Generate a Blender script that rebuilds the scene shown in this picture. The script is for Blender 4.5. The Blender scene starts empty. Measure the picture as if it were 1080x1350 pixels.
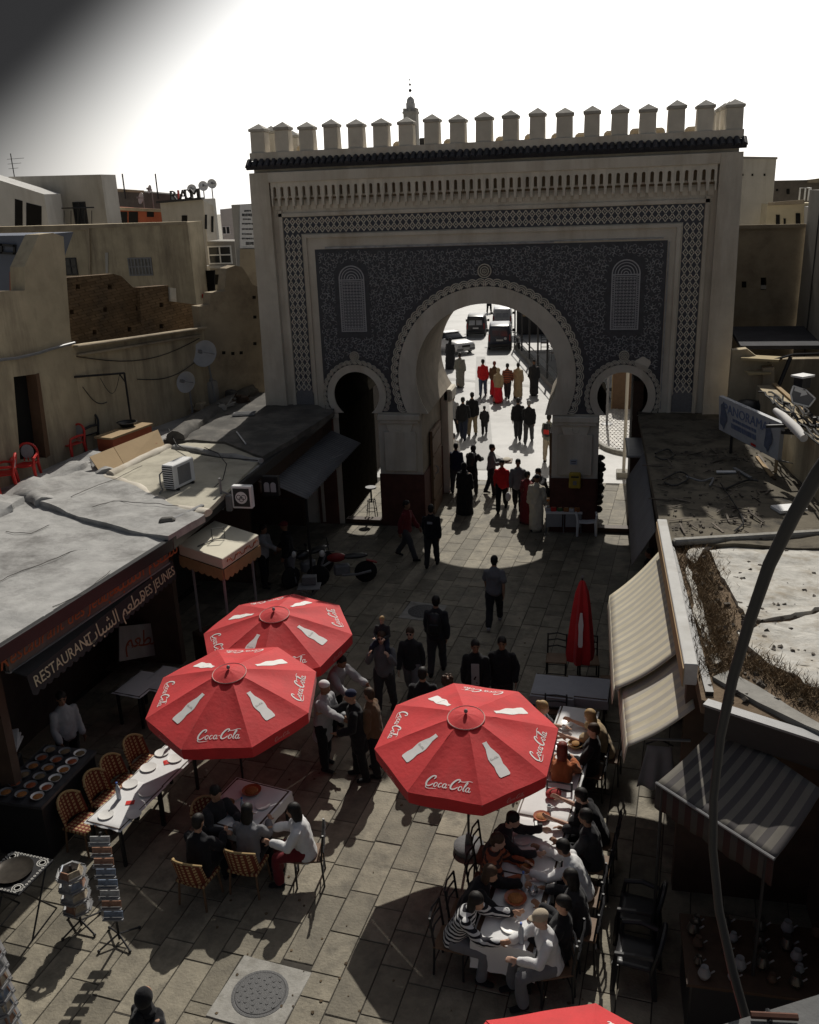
import bpy, bmesh, math, random
import numpy as np
from mathutils import Vector, Matrix, noise
from mathutils.geometry import tessellate_polygon
random.seed(7)
RND = random.Random(11)
S = bpy.context.scene
COL = S.collection
PI = math.pi
def R(a): return math.radians(a)

# ---------------------------------------------------------------- camera
# The gate stands at the origin: x along its face, y into the passage, z up.
FOC = 1200.0
_p, _r, _th, _D, _xc = R(19.3358), R(-2.2165), R(12.2365), 25.9447, 2.3445
_F = Vector((0, math.cos(_p), -math.sin(_p))); _U0 = Vector((0, math.sin(_p), math.cos(_p))); _R0 = Vector((1, 0, 0))
_R = math.cos(_r) * _R0 + math.sin(_r) * _U0
_U = -math.sin(_r) * _R0 + math.cos(_r) * _U0
_M = Matrix(((math.cos(_th), -math.sin(_th), 0), (math.sin(_th), math.cos(_th), 0), (0, 0, 1)))
CR, CU, CF = _M @ _R, _M @ _U, _M @ _F
CAM = Vector((_D * math.sin(_th) - _xc, -_D * math.cos(_th), 9.55))
cam_data = bpy.data.cameras.new('camera'); cam = bpy.data.objects.new('camera', cam_data); COL.objects.link(cam)
cam.matrix_world = Matrix(((CR.x, CU.x, -CF.x, CAM.x), (CR.y, CU.y, -CF.y, CAM.y), (CR.z, CU.z, -CF.z, CAM.z), (0, 0, 0, 1)))
cam_data.sensor_fit = 'VERTICAL'; cam_data.sensor_height = 24; cam_data.lens = FOC / 1350 * 24
cam_data.clip_start = 0.1; cam_data.clip_end = 3000
S.camera = cam

# ---------------------------------------------------------------- sky, sun, exposure
SUN_EL, SUN_AZ = 42.0, -1.2
world = bpy.data.worlds.new('World'); S.world = world; world.use_nodes = True
nt = world.node_tree; nt.nodes.clear()
def wn(t, **k):
    n = nt.nodes.new(t)
    for a, v in k.items(): setattr(n, a, v)
    return n
out = wn('ShaderNodeOutputWorld'); bg = wn('ShaderNodeBackground'); bg.inputs['Strength'].default_value = 0.05
sky = wn('ShaderNodeTexSky'); sky.sky_type = 'NISHITA'; sky.sun_disc = False
sky.sun_elevation = R(SUN_EL); sky.sun_rotation = R(SUN_AZ); sky.dust_density = 4.0; sky.air_density = 1.0; sky.ozone_density = 1.0; sky.altitude = 400
# hazy bright sky round the sun, added dark cloud imitates a shaded upper-left corner
tc = wn('ShaderNodeTexCoord')
sdir = Vector((math.sin(R(SUN_AZ)) * math.cos(R(SUN_EL)), math.cos(R(SUN_AZ)) * math.cos(R(SUN_EL)), math.sin(R(SUN_EL))))
dot = wn('ShaderNodeVectorMath', operation='DOT_PRODUCT'); dot.inputs[1].default_value = sdir
nt.links.new(tc.outputs['Generated'], dot.inputs[0])
glow = wn('ShaderNodeMapRange'); glow.interpolation_type = 'SMOOTHSTEP'
glow.inputs['From Min'].default_value = 0.38; glow.inputs['From Max'].default_value = 0.80; glow.inputs['To Min'].default_value = 0.0; glow.inputs['To Max'].default_value = 34.0
nt.links.new(dot.outputs['Value'], glow.inputs['Value'])
gcol = wn('ShaderNodeMix', data_type='RGBA', blend_type='ADD'); gcol.inputs[0].default_value = 1.0
gmul = wn('ShaderNodeVectorMath', operation='SCALE'); gmul.inputs[0].default_value = (1.0, 0.985, 0.95)
hsep = wn('ShaderNodeSeparateXYZ'); nt.links.new(tc.outputs['Generated'], hsep.inputs[0])   # haze brightest low down; dimmed overhead to keep the street shade dark
hz = wn('ShaderNodeMapRange'); hz.interpolation_type = 'SMOOTHSTEP'; hz.inputs['From Min'].default_value = 0.2; hz.inputs['From Max'].default_value = 0.72; hz.inputs['To Min'].default_value = 1.0; hz.inputs['To Max'].default_value = 0.12; nt.links.new(hsep.outputs[2], hz.inputs['Value'])
gh = wn('ShaderNodeMath', operation='MULTIPLY'); nt.links.new(glow.outputs[0], gh.inputs[0]); nt.links.new(hz.outputs[0], gh.inputs[1])
nt.links.new(gh.outputs[0], gmul.inputs['Scale'])
desat = wn('ShaderNodeHueSaturation'); desat.inputs['Saturation'].default_value = 0.55
nt.links.new(sky.outputs[0], desat.inputs['Color'])
nt.links.new(desat.outputs[0], gcol.inputs[6]); nt.links.new(gmul.outputs[0], gcol.inputs[7])
# edge of the added corner cloud: a great circle through two sky directions
def pixdir(x, y): return (CF + (x - 540) / FOC * CR - (y - 675) / FOC * CU).normalized()
corner_n = pixdir(0, 430).cross(pixdir(440, 0)).normalized()
if corner_n.dot(pixdir(0, 0)) < 0: corner_n = -corner_n
bd = wn('ShaderNodeVectorMath', operation='DOT_PRODUCT'); bd.inputs[1].default_value = corner_n
nt.links.new(tc.outputs['Generated'], bd.inputs[0])
bnz = wn('ShaderNodeTexNoise'); bnz.inputs['Scale'].default_value = 2.2; bnz.inputs['Detail'].default_value = 3
nt.links.new(tc.outputs['Generated'], bnz.inputs['Vector'])
bad = wn('ShaderNodeMath', operation='MULTIPLY_ADD'); bad.inputs[1].default_value = 0.03
nt.links.new(bnz.outputs['Fac'], bad.inputs[0]); nt.links.new(bd.outputs['Value'], bad.inputs[2])
bmask = wn('ShaderNodeMapRange'); bmask.interpolation_type = 'SMOOTHSTEP'
bmask.inputs['From Min'].default_value = -0.01; bmask.inputs['From Max'].default_value = 0.17
nt.links.new(bad.outputs[0], bmask.inputs['Value'])
bmix = wn('ShaderNodeMix', data_type='RGBA'); bmix.inputs[7].default_value = (0.80, 0.80, 0.83, 1)
cdot = wn('ShaderNodeVectorMath', operation='DOT_PRODUCT'); cdot.inputs[1].default_value = pixdir(-330, -260); nt.links.new(tc.outputs['Generated'], cdot.inputs[0])
cfal = wn('ShaderNodeMapRange'); cfal.interpolation_type = 'SMOOTHSTEP'; cfal.inputs['From Min'].default_value = math.cos(R(44)); cfal.inputs['From Max'].default_value = math.cos(R(25)); nt.links.new(cdot.outputs['Value'], cfal.inputs['Value'])
cmul = wn('ShaderNodeMath', operation='MULTIPLY'); nt.links.new(bmask.outputs[0], cmul.inputs[0]); nt.links.new(cfal.outputs[0], cmul.inputs[1])
nt.links.new(cmul.outputs[0], bmix.inputs[0]); nt.links.new(gcol.outputs[2], bmix.inputs[6])
nt.links.new(bmix.outputs[2], bg.inputs['Color']); nt.links.new(bg.outputs[0], out.inputs[0])
sun_data = bpy.data.lights.new('sun', 'SUN'); sun = bpy.data.objects.new('sun', sun_data); COL.objects.link(sun)
sun_data.energy = 5.0; sun_data.angle = R(0.5); sun_data.color = (1.0, 0.95, 0.86)
sun.rotation_euler = (R(SUN_EL - 90), 0, R(-SUN_AZ)); sun.location = (0, 20, 30)
S.view_settings.view_transform = 'Standard'; S.view_settings.look = 'None'; S.view_settings.gamma = 1; S.view_settings.use_curve_mapping = False
S.view_settings.exposure = -0.35

# ---------------------------------------------------------------- calibrated points of the photograph in the place
def ray(x, y): return CF + (x - 540) / FOC * CR - (y - 675) / FOC * CU
def gz(x, y, z=0.0):
    d = ray(x, y); return CAM + d * ((z - CAM.z) / d.z)
def gy(x, y, Y=0.0):
    d = ray(x, y); return CAM + d * ((Y - CAM.y) / d.y)
def gx(x, y, X=0.0):
    d = ray(x, y); return CAM + d * ((X - CAM.x) / d.x)
def px_of(P):
    d = Vector(P) - CAM; k = d.dot(CF)
    return (540 + FOC * d.dot(CR) / k, 675 - FOC * d.dot(CU) / k, k)

# ---------------------------------------------------------------- materials
MATS = {}
def mat(name, col, rough=0.8, var=0.12, scale=3.0, bump=0.0, bscale=30.0, spec=0.25, metal=0.0, stain=None, stain_scale=1.2, stain_amt=0.5, rnd=0.0, island=False, streak=False, sheen=0.0, place=False):
    if name in MATS: return MATS[name]
    m = bpy.data.materials.new(name); m.use_nodes = True; t = m.node_tree; b = t.nodes['Principled BSDF']
    N = lambda k: t.nodes.new(k); L = t.links.new
    b.inputs['Roughness'].default_value = rough; b.inputs['Specular IOR Level'].default_value = spec; b.inputs['Metallic'].default_value = metal
    co = N('ShaderNodeTexCoord'); vec = co.outputs['Object']
    if place: gp = N('ShaderNodeNewGeometry'); vec = gp.outputs['Position']     # pieces that are scaled copies take their grain from the place
    if rnd:
        oi = N('ShaderNodeObjectInfo'); off = N('ShaderNodeVectorMath'); off.operation = 'MULTIPLY_ADD'
        L(oi.outputs['Random'], off.inputs[0]); off.inputs[1].default_value = (37, 53, 19); L(vec, off.inputs[2]); vec = off.outputs[0]
    n = N('ShaderNodeTexNoise'); n.inputs['Scale'].default_value = scale; n.inputs['Detail'].default_value = 6; n.inputs['Roughness'].default_value = 0.62; L(vec, n.inputs['Vector'])
    mr = N('ShaderNodeMapRange'); mr.inputs['From Min'].default_value = 0.25; mr.inputs['From Max'].default_value = 0.75
    mr.inputs['To Min'].default_value = 1 - var; mr.inputs['To Max'].default_value = 1 + var; L(n.outputs['Fac'], mr.inputs['Value'])
    val = mr.outputs[0]
    if rnd:
        r2 = N('ShaderNodeMapRange'); r2.inputs['To Min'].default_value = 1 - rnd; r2.inputs['To Max'].default_value = 1 + rnd; src = oi.outputs['Random']
        if island:
            ge = N('ShaderNodeNewGeometry'); ad = N('ShaderNodeMath'); ad.operation = 'ADD'; L(ge.outputs['Random Per Island'], ad.inputs[0]); L(oi.outputs['Random'], ad.inputs[1])
            fr = N('ShaderNodeMath'); fr.operation = 'FRACT'; L(ad.outputs[0], fr.inputs[0]); src = fr.outputs[0]
        L(src, r2.inputs['Value'])
        mu = N('ShaderNodeMath'); mu.operation = 'MULTIPLY'; L(val, mu.inputs[0]); L(r2.outputs[0], mu.inputs[1]); val = mu.outputs[0]
    sc = N('ShaderNodeVectorMath'); sc.operation = 'SCALE'; sc.inputs[0].default_value = col[:3]; L(val, sc.inputs['Scale']); c = sc.outputs[0]
    if stain:
        n2 = N('ShaderNodeTexNoise'); n2.inputs['Scale'].default_value = stain_scale; n2.inputs['Detail'].default_value = 8; n2.inputs['Roughness'].default_value = 0.7
        if streak:
            mp = N('ShaderNodeMapping'); mp.inputs['Scale'].default_value = (1.6, 1.6, 0.22); L(vec, mp.inputs['Vector']); L(mp.outputs[0], n2.inputs['Vector'])
        else: L(vec, n2.inputs['Vector'])
        m2 = N('ShaderNodeMapRange'); m2.inputs['From Min'].default_value = 0.47; m2.inputs['From Max'].default_value = 0.68; m2.inputs['To Max'].default_value = stain_amt; L(n2.outputs['Fac'], m2.inputs['Value'])
        mx = N('ShaderNodeMix'); mx.data_type = 'RGBA'; L(m2.outputs[0], mx.inputs[0]); L(c, mx.inputs[6]); mx.inputs[7].default_value = (*stain[:3], 1); c = mx.outputs[2]
    L(c, b.inputs['Base Color'])
    if bump:
        n3 = N('ShaderNodeTexNoise'); n3.inputs['Scale'].default_value = bscale; n3.inputs['Detail'].default_value = 5; L(vec, n3.inputs['Vector'])
        bp = N('ShaderNodeBump'); bp.inputs['Strength'].default_value = bump; bp.inputs['Distance'].default_value = 0.02; L(n3.outputs['Fac'], bp.inputs['Height']); L(bp.outputs[0], b.inputs['Normal'])
    if sheen: b.inputs['Sheen Weight'].default_value = sheen
    MATS[name] = m; return m
def tune(m, fn): fn(m.node_tree, m.node_tree.nodes['Principled BSDF'])
def stripes(name, c1, c2, freq, axis=0, rough=0.85, duty=0.5, c3=None, translucent=0.0):
    if name in MATS: return MATS[name]
    m = mat(name, c1, rough); t = m.node_tree; b = t.nodes['Principled BSDF']; N = t.nodes.new; L = t.links.new
    base = b.inputs['Base Color'].links[0].from_socket
    co = N('ShaderNodeTexCoord'); sp = N('ShaderNodeSeparateXYZ'); L(co.outputs['UV'], sp.inputs[0])
    mu = N('ShaderNodeMath'); mu.operation = 'MULTIPLY'; mu.inputs[1].default_value = freq; L(sp.outputs[axis], mu.inputs[0])
    fr = N('ShaderNodeMath'); fr.operation = 'FRACT'; L(mu.outputs[0], fr.inputs[0])
    gt = N('ShaderNodeMath'); gt.operation = 'GREATER_THAN'; gt.inputs[1].default_value = duty; L(fr.outputs[0], gt.inputs[0])
    mx = N('ShaderNodeMix'); mx.data_type = 'RGBA'; L(gt.outputs[0], mx.inputs[0]); L(base, mx.inputs[6]); mx.inputs[7].default_value = (*c2, 1)
    L(mx.outputs[2], b.inputs['Base Color'])
    return m
def translucent(m, col, w):
    t = m.node_tree; b = t.nodes['Principled BSDF']; o = t.nodes['Material Output']
    tr = t.nodes.new('ShaderNodeBsdfTranslucent'); tr.inputs[0].default_value = (*col, 1); mx = t.nodes.new('ShaderNodeMixShader'); mx.inputs[0].default_value = w
    t.links.new(b.outputs[0], mx.inputs[1]); t.links.new(tr.outputs[0], mx.inputs[2]); t.links.new(mx.outputs[0], o.inputs['Surface']); return m

# ---------------------------------------------------------------- mesh builder
class MB:
    def __init__(s): s.v = []; s.f = []; s.uv = []
    def add(s, vs, fs):
        k = len(s.v); s.v += [tuple(v) for v in vs]; s.f += [tuple(i + k for i in f) for f in fs]; return s
    def box(s, c, d, rot=None, top=None):
        x, y, z = d[0] / 2, d[1] / 2, d[2] / 2; tx = top or (1, 1)
        vs = [Vector((sx * x * (tx[0] if sz > 0 else 1), sy * y * (tx[1] if sz > 0 else 1), sz * z)) for sz in (-1, 1) for sy in (-1, 1) for sx in (-1, 1)]
        if rot is not None:
            m = rot if isinstance(rot, Matrix) else Matrix.Rotation(rot, 3, 'Z'); vs = [m @ v for v in vs]
        c = Vector(c); return s.add([v + c for v in vs], [(0, 2, 3, 1), (4, 5, 7, 6), (0, 1, 5, 4), (2, 6, 7, 3), (0, 4, 6, 2), (1, 3, 7, 5)])
    def bar(s, a, b, w, h, up=(0, 0, 1)):
        a, b = Vector(a), Vector(b); d = (b - a); L = d.length; d.normalize(); u = Vector(up)
        if abs(d.dot(u)) > 0.98: u = Vector((0, 1, 0))
        sd = d.cross(u).normalized(); u = sd.cross(d)
        return s.box((a + b) / 2, (w, L, h), Matrix((sd, d, u)).transposed())
    def prism(s, poly, fn, h0, h1, holes=()):
        """poly: 2D outline; fn(u, v, h) -> 3D; closed solid between h0 and h1"""
        loops = [list(poly)] + [list(h) for h in holes]
        flat = [p for l in loops for p in l]; n = len(flat)
        tri = tessellate_polygon([[Vector((p[0], p[1], 0)) for p in l] for l in loops])
        vs = [fn(p[0], p[1], h0) for p in flat] + [fn(p[0], p[1], h1) for p in flat]
        fs = [t for t in tri] + [tuple(i + n for i in reversed(t)) for t in tri]
        k = 0
        for l in loops:
            m = len(l)
            for i in range(m): j = (i + 1) % m; fs.append((k + i, k + j, k + j + n, k + i + n))
            k += m
        return s.add(vs, fs)
    def tube(s, pts, r, seg=6, caps=True):
        pts = [Vector(p) for p in pts]; rs = r if isinstance(r, (list, tuple)) else [r] * len(pts)
        rings = []; prev = None
        for i, p in enumerate(pts):
            d = (pts[min(i + 1, len(pts) - 1)] - pts[max(i - 1, 0)]).normalized()
            if prev is None: u = Vector((0, 0, 1)) if abs(d.z) < 0.9 else Vector((1, 0, 0)); u = (u - d * u.dot(d)).normalized()
            else: u = (prev - d * prev.dot(d)).normalized()
            prev = u; w = d.cross(u)
            rings.append([p + (u * math.cos(2 * PI * k / seg) + w * math.sin(2 * PI * k / seg)) * rs[i] for k in range(seg)])
        return s.loft(rings, caps)
    def loft(s, rings, caps=True):
        n = len(rings[0]); vs = [v for r in rings for v in r]; fs = []
        for i in range(len(rings) - 1):
            for k in range(n): j = (k + 1) % n; fs.append((i * n + k, i * n + j, (i + 1) * n + j, (i + 1) * n + k))
        if caps: fs.append(tuple(reversed(range(n)))); fs.append(tuple((len(rings) - 1) * n + k for k in range(n)))
        return s.add(vs, fs)
    def lathe(s, prof, seg=16, c=(0, 0, 0), ax=None):
        rings = []
        for r, z in prof:
            ring = [Vector((r * math.cos(2 * PI * k / seg), r * math.sin(2 * PI * k / seg), z)) for k in range(seg)]
            if ax is not None: ring = [ax @ v for v in ring]
            rings.append([v + Vector(c) for v in ring])
        return s.loft(rings)
    def grid(s, fn, nu, nv):
        vs = [fn(i / nu, j / nv) for j in range(nv + 1) for i in range(nu + 1)]; w = nu + 1
        return s.add(vs, [(j * w + i, j * w + i + 1, (j + 1) * w + i + 1, (j + 1) * w + i) for j in range(nv) for i in range(nu)])
    def ball(s, c, r, seg=10, rings=7):
        r = r if isinstance(r, (tuple, list)) else (r, r, r); c = Vector(c); rr = []
        for i in range(rings + 1):
            a = PI * (i / rings); a = min(max(a, 0.03), PI - 0.03)
            rr.append([c + Vector((r[0] * math.sin(a) * math.cos(2 * PI * k / seg), r[1] * math.sin(a) * math.sin(2 * PI * k / seg), -r[2] * math.cos(a))) for k in range(seg)])
        return s.loft(rr)
    def text(s, body, fn, size=1.0, h=0.004, align='CENTER'):
        cu = bpy.data.curves.new('lettering', 'FONT'); cu.body = body; cu.size = size; cu.align_x = align; cu.align_y = 'CENTER'; cu.extrude = h / 2; cu.resolution_u = 3
        o = bpy.data.objects.new('lettering', cu); COL.objects.link(o); dg = bpy.context.evaluated_depsgraph_get(); dg.update()
        me = bpy.data.meshes.new_from_object(o.evaluated_get(dg))
        s.add([fn(v.co.x, v.co.y, v.co.z) for v in me.vertices], [tuple(p.vertices) for p in me.polygons])
        bpy.data.objects.remove(o); bpy.data.curves.remove(cu); bpy.data.meshes.remove(me); return s
    def mesh(s, name, mt, bevel=0.0, smooth=False, origin=None, uv=None, fix=True):
        me = bpy.data.meshes.new(name); o = Vector(origin) if origin is not None else None
        vs = s.v if o is None else [(v[0] - o.x, v[1] - o.y, v[2] - o.z) for v in s.v]
        me.from_pydata(vs, [], s.f)
        if bevel or fix:
            bm = bmesh.new(); bm.from_mesh(me)
            if bevel: bmesh.ops.bevel(bm, geom=[e for e in bm.edges if e.is_manifold and e.calc_face_angle(0) > 0.5], offset=bevel, segments=1, affect='EDGES', clamp_overlap=True)
            bmesh.ops.recalc_face_normals(bm, faces=bm.faces)
            bm.to_mesh(me); bm.free()
        if uv:
            l = me.uv_layers.new(name='UVMap')
            for lp in me.loops: l.data[lp.index].uv = uv(me.vertices[lp.vertex_index].co + (o if o is not None else Vector()))
        if smooth:
            me.polygons.foreach_set('use_smooth', [True] * len(me.polygons))
            me.set_sharp_from_angle(angle=R(42))
        me.materials.append(mt); return me
    def build(s, name, mt, parent=None, world=True, **k):
        o = None
        if parent is not None and world:
            o = root_loc(parent)
        ob = bpy.data.objects.new(name, s.mesh(name, mt, origin=o, **k)); COL.objects.link(ob)
        if parent is not None: ob.parent = parent
        return ob
def root_loc(p):
    l = Vector(p.location)
    while p.parent: p = p.parent; l = l + Vector(p.location)
    return l
def tag(o, label=None, cat=None, group=None, kind=None):
    for k, v in (('label', label), ('category', cat), ('group', group), ('kind', kind)):
        if v: o[k] = v
    return o
def thing(name, label, cat, loc=(0, 0, 0), rz=0.0, group=None):
    o = bpy.data.objects.new(name, None); COL.objects.link(o); o.location = loc; o.rotation_euler = (0, 0, rz); o.empty_display_size = 0.2
    return tag(o, label, cat, group)
def struct(name, mb, mt, **k): return tag(mb.build(name, mt, None, **k), kind='structure')
def inst(name, me, parent, loc=(0, 0, 0), rot=(0, 0, 0), scale=(1, 1, 1)):
    o = bpy.data.objects.new(name, me); COL.objects.link(o); o.parent = parent; o.location = loc; o.rotation_euler = rot; o.scale = scale; return o
def dup(root, loc, rz, label, group=None, scale=None):
    r = root.copy(); COL.objects.link(r); r.location = loc; r.rotation_euler = (0, 0, rz); r['label'] = label
    if group: r['group'] = group
    if scale: r.scale = (scale,) * 3
    for ch in root.children:
        c = ch.copy(); COL.objects.link(c); c.parent = r
        for g in ch.children: d = g.copy(); COL.objects.link(d); d.parent = c
    return r
def arc(cx, cy, r, a0, a1, n): return [(cx + r * math.cos(R(a0 + (a1 - a0) * i / n)), cy + r * math.sin(R(a0 + (a1 - a0) * i / n))) for i in range(n + 1)]
def XZ(y_sign=1): return lambda u, v, h: Vector((u, h, v))
# ---------------------------------------------------------------- palette
CREAM = mat('lime_plaster', (0.58, 0.535, 0.46), 0.9, 0.14, 1.6, 0.25, 25, 0.2, stain=(0.30, 0.23, 0.15), stain_scale=0.9, stain_amt=0.45, streak=True)
CREAM2 = mat('carved_plaster', (0.60, 0.555, 0.475), 0.9, 0.12, 3, 0.2, 40, 0.2, rnd=0.08)
TILE = mat('dark_glazed_tile', (0.048, 0.051, 0.062), 0.45, 0.35, 9, 0.15, 30, 0.35)
TILE_RELIEF = mat('grey_glazed_relief', (0.33, 0.33, 0.335), 0.5, 0.45, 6, 0, 30, 0.35)
NAVY = mat('navy_tile', (0.036, 0.040, 0.056), 0.4, 0.25, 9, 0, 30, 0.4, rnd=0.2)
DADO = mat('red_brown_dado', (0.085, 0.035, 0.028), 0.75, 0.25, 4, 0.15, 20, 0.2)
GREYTILE = mat('grey_mosaic', (0.16, 0.16, 0.17), 0.6, 0.25, 30, 0.1)
ROOFTILE = mat('dark_roof_tile', (0.035, 0.036, 0.045), 0.5, 0.3, 8, 0.1, 30, 0.3, rnd=0.3)
STONE = mat('paving_limestone', (0.20, 0.178, 0.135), 0.72, 0.26, 4, 0.5, 28, 0.25, stain=(0.085, 0.076, 0.06), stain_scale=2.2, stain_amt=0.8, rnd=0.27, place=True, island=True)
MORTAR = mat('dark_joint', (0.05, 0.045, 0.038), 0.95, 0.3, 6)
CONC = mat('pale_concrete', (0.30, 0.29, 0.265), 0.85, 0.2, 5, 0.4, 20, 0.2, stain=(0.15, 0.14, 0.12), stain_scale=3.0, stain_amt=0.7)
IRON = mat('cast_iron', (0.06, 0.06, 0.062), 0.6, 0.25, 20, 0.3, 80, 0.4)
ROAD = mat('pale_road', (0.31, 0.305, 0.295), 0.55, 0.12, 0.7, 0.15, 30, 0.4, stain=(0.17, 0.166, 0.16), stain_scale=0.5, stain_amt=0.75)
PATCH = mat('road_patch', (0.20, 0.197, 0.19), 0.6, 0.15, 1.5, 0.15, 30, 0.35)
COBBLE = mat('cobbles', (0.42, 0.40, 0.37), 0.6, 0.2, 4, 0, 30, 0.35, rnd=0.22, island=True)
OCHRE = mat('ochre_plaster', (0.45, 0.38, 0.265), 0.92, 0.22, 1.3, 0.5, 9, 0.15, stain=(0.17, 0.135, 0.10), stain_scale=1.0, stain_amt=0.75, streak=True)
OCHRE2 = mat('weathered_ochre_wall', (0.36, 0.30, 0.215), 0.92, 0.2, 1.2, 0.35, 12, 0.15, stain=(0.13, 0.10, 0.075), stain_scale=0.9, stain_amt=0.6)
GREYPL = mat('grey_plaster', (0.30, 0.285, 0.26), 0.92, 0.14, 1.2, 0.25, 14, 0.15, stain=(0.16, 0.14, 0.12), stain_scale=0.8, stain_amt=0.5)
WHITEPL = mat('white_plaster', (0.55, 0.54, 0.52), 0.9, 0.08, 1.2, 0.15, 14, 0.15, stain=(0.36, 0.34, 0.31), stain_scale=0.8, stain_amt=0.45, streak=True)
DIRTPL = mat('dirty_white_plaster', (0.44, 0.42, 0.38), 0.9, 0.12, 1.2, 0.2, 14, 0.15, stain=(0.24, 0.21, 0.17), stain_scale=0.8, stain_amt=0.5, streak=True)
REDPL = mat('orange_plaster', (0.36, 0.10, 0.05), 0.9, 0.15, 2, 0.15)
ROOFG = mat('grey_roof_screed', (0.35, 0.345, 0.335), 0.88, 0.2, 3.0, 0.8, 7, 0.2, stain=(0.13, 0.125, 0.12), stain_scale=0.8, stain_amt=0.9)
ROOFD = mat('dark_roof_felt', (0.10, 0.095, 0.088), 0.9, 0.3, 1.3, 0.4, 9, 0.2, stain=(0.24, 0.22, 0.19), stain_scale=1.3, stain_amt=0.5)
ROOFB = mat('brown_dirty_roof', (0.135, 0.118, 0.09), 0.92, 0.3, 1.5, 0.4, 10, 0.15, stain=(0.03, 0.027, 0.024), stain_scale=2.0, stain_amt=0.95)
LIME = mat('white_lime_roof', (0.47, 0.455, 0.42), 0.88, 0.2, 5.0, 0.8, 10, 0.2, stain=(0.26, 0.22, 0.165), stain_scale=2.4, stain_amt=0.85)
EARTH = mat('brown_earth', (0.15, 0.11, 0.075), 0.95, 0.35, 5, 0.6, 20, 0.1)
WEED = mat('dry_weed', (0.18, 0.13, 0.08), 0.95, 0.3, 4, 0, 30, 0.1, rnd=0.3, island=True)
BLACKM = mat('black_metal', (0.018, 0.018, 0.02), 0.45, 0.2, 12, 0, 30, 0.4)
GREYM = mat('grey_metal', (0.20, 0.20, 0.205), 0.5, 0.15, 8, 0, 30, 0.4)
WHITEP = mat('white_plastic', (0.72, 0.72, 0.72), 0.45, 0.05, 6, 0, 30, 0.4)
REDP = mat('red_plastic', (0.55, 0.03, 0.024), 0.4, 0.12, 6, 0, 30, 0.4)
BLACKP = mat('black_plastic', (0.02, 0.02, 0.022), 0.4, 0.1, 6, 0, 30, 0.4)
WOOD = mat('dark_wood', (0.055, 0.032, 0.02), 0.65, 0.3, 5, 0.2, 30, 0.3)
WOOD2 = mat('brown_wood', (0.14, 0.085, 0.05), 0.65, 0.3, 5, 0.2, 30, 0.3)
GLASS = mat('dark_window_glass', (0.02, 0.022, 0.026), 0.12, 0.1, 3, 0, 30, 0.5)
BLACK = mat('dark_opening', (0.012, 0.011, 0.010), 0.9, 0.2, 3)
CLOTH = mat('white_tablecloth', (0.66, 0.66, 0.66), 0.85, 0.05, 4, 0.12, 14, 0.15)
CHINA = mat('white_china', (0.70, 0.69, 0.67), 0.25, 0.03, 4, 0, 30, 0.5)
CLAY = mat('glazed_clay', (0.30, 0.08, 0.035), 0.35, 0.2, 6, 0, 30, 0.5)
FOODM = mat('cooked_food', (0.32, 0.13, 0.04), 0.7, 0.5, 60, 0.4, 60, 0.3)
REDC = mat('red_canvas', (0.60, 0.032, 0.036), 0.7, 0.12, 1.8, 0.25, 16, 0.3, stain=(0.40, 0.03, 0.03), stain_scale=2.2, stain_amt=0.5, sheen=0.12)
translucent(REDC, (0.85, 0.03, 0.025), 0.09)
WHITEC = mat('white_print', (0.74, 0.72, 0.70), 0.8, 0.05, 8, 0, 30, 0.2)
RUBBER = mat('rubber', (0.02, 0.02, 0.02), 0.8, 0.2, 10)

# ---------------------------------------------------------------- ground
g = MB(); g.box((0, 150, -0.25), (900, 900, 0.4)); struct('ground', g, mat('packed_earth', (0.30, 0.28, 0.24), 0.95, 0.2, 0.5))
GA = R(5.5)                                    # the slab courses run a little askew to the gate
ex, ey = Vector((math.cos(GA), -math.sin(GA), 0)), Vector((math.sin(GA), math.cos(GA), 0))
pav = MB(); pav.box((-0.2, -9.5, -0.045), (15.2, 29.0, 0.07)); paving = struct('paving', pav, MORTAR)
mh = [(gz(343, 1310), 0.335, 1.0), (gz(558, 806), 0.34, 0.95)]
stones = []
for i in range(-18, 19):
    u0 = i * 0.43; v = -23.0 + RND.random()
    while v < 6.0:
        L = RND.choice((0.62, 0.8, 0.95, 1.1, 1.25)); c = ex * (u0 + 0.215) + ey * (v + L / 2)
        if -7.2 < c.x < 7.0 and -23 < c.y < 4.6:
            stones.append((c, L))
        v += L
def overlaps_slab(c, L):
    for p, r, s in mh:
        d = c - p
        if abs(d.dot(ex)) < s / 2 + 0.20 and abs(d.dot(ey)) < s / 2 + L / 2: return True
    return False
def sees(c):
    x, y, k = px_of(c); return -30 < x < 1110 and y < 1400
keep = []
for c, L in stones:
    hit = False
    for p, r, s in mh:
        d = c - p; du, dv = abs(d.dot(ex)), abs(d.dot(ey))
        if du < s / 2 + 0.21 and dv < s / 2 + L / 2 - 0.02: hit = True
    if hit:                                     # cut round the manhole slab
        for p, r, s in mh:
            d = c - p; du, dv = d.dot(ex), d.dot(ey)
            if abs(du) < s / 2 + 0.21 and abs(dv) < s / 2 + L / 2 - 0.02:
                lo, hi = dv - L / 2, dv + L / 2
                if lo < -s / 2 - 0.12: keep.append((c + ey * ((lo - s / 2) / 2 - dv), -s / 2 - lo, 0.43))
                if hi > s / 2 + 0.12: keep.append((c + ey * ((hi + s / 2) / 2 - dv), hi - s / 2, 0.43))
                if abs(du) > s / 2 - 0.2:         # a strip beside the slab
                    sg = 1 if du > 0 else -1; w = abs(du) + 0.215 - s / 2
                    if w > 0.06:
                        l2, h2 = max(lo, -s / 2), min(hi, s / 2)
                        if h2 - l2 > 0.1: keep.append((c + ex * (sg * (s / 2 + w / 2) - du) + ey * ((l2 + h2) / 2 - dv), h2 - l2, w))
    else: keep.append((c, L, 0.43))
hid = lambda c: c.x < -5.2 or c.x > 4.7
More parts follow.
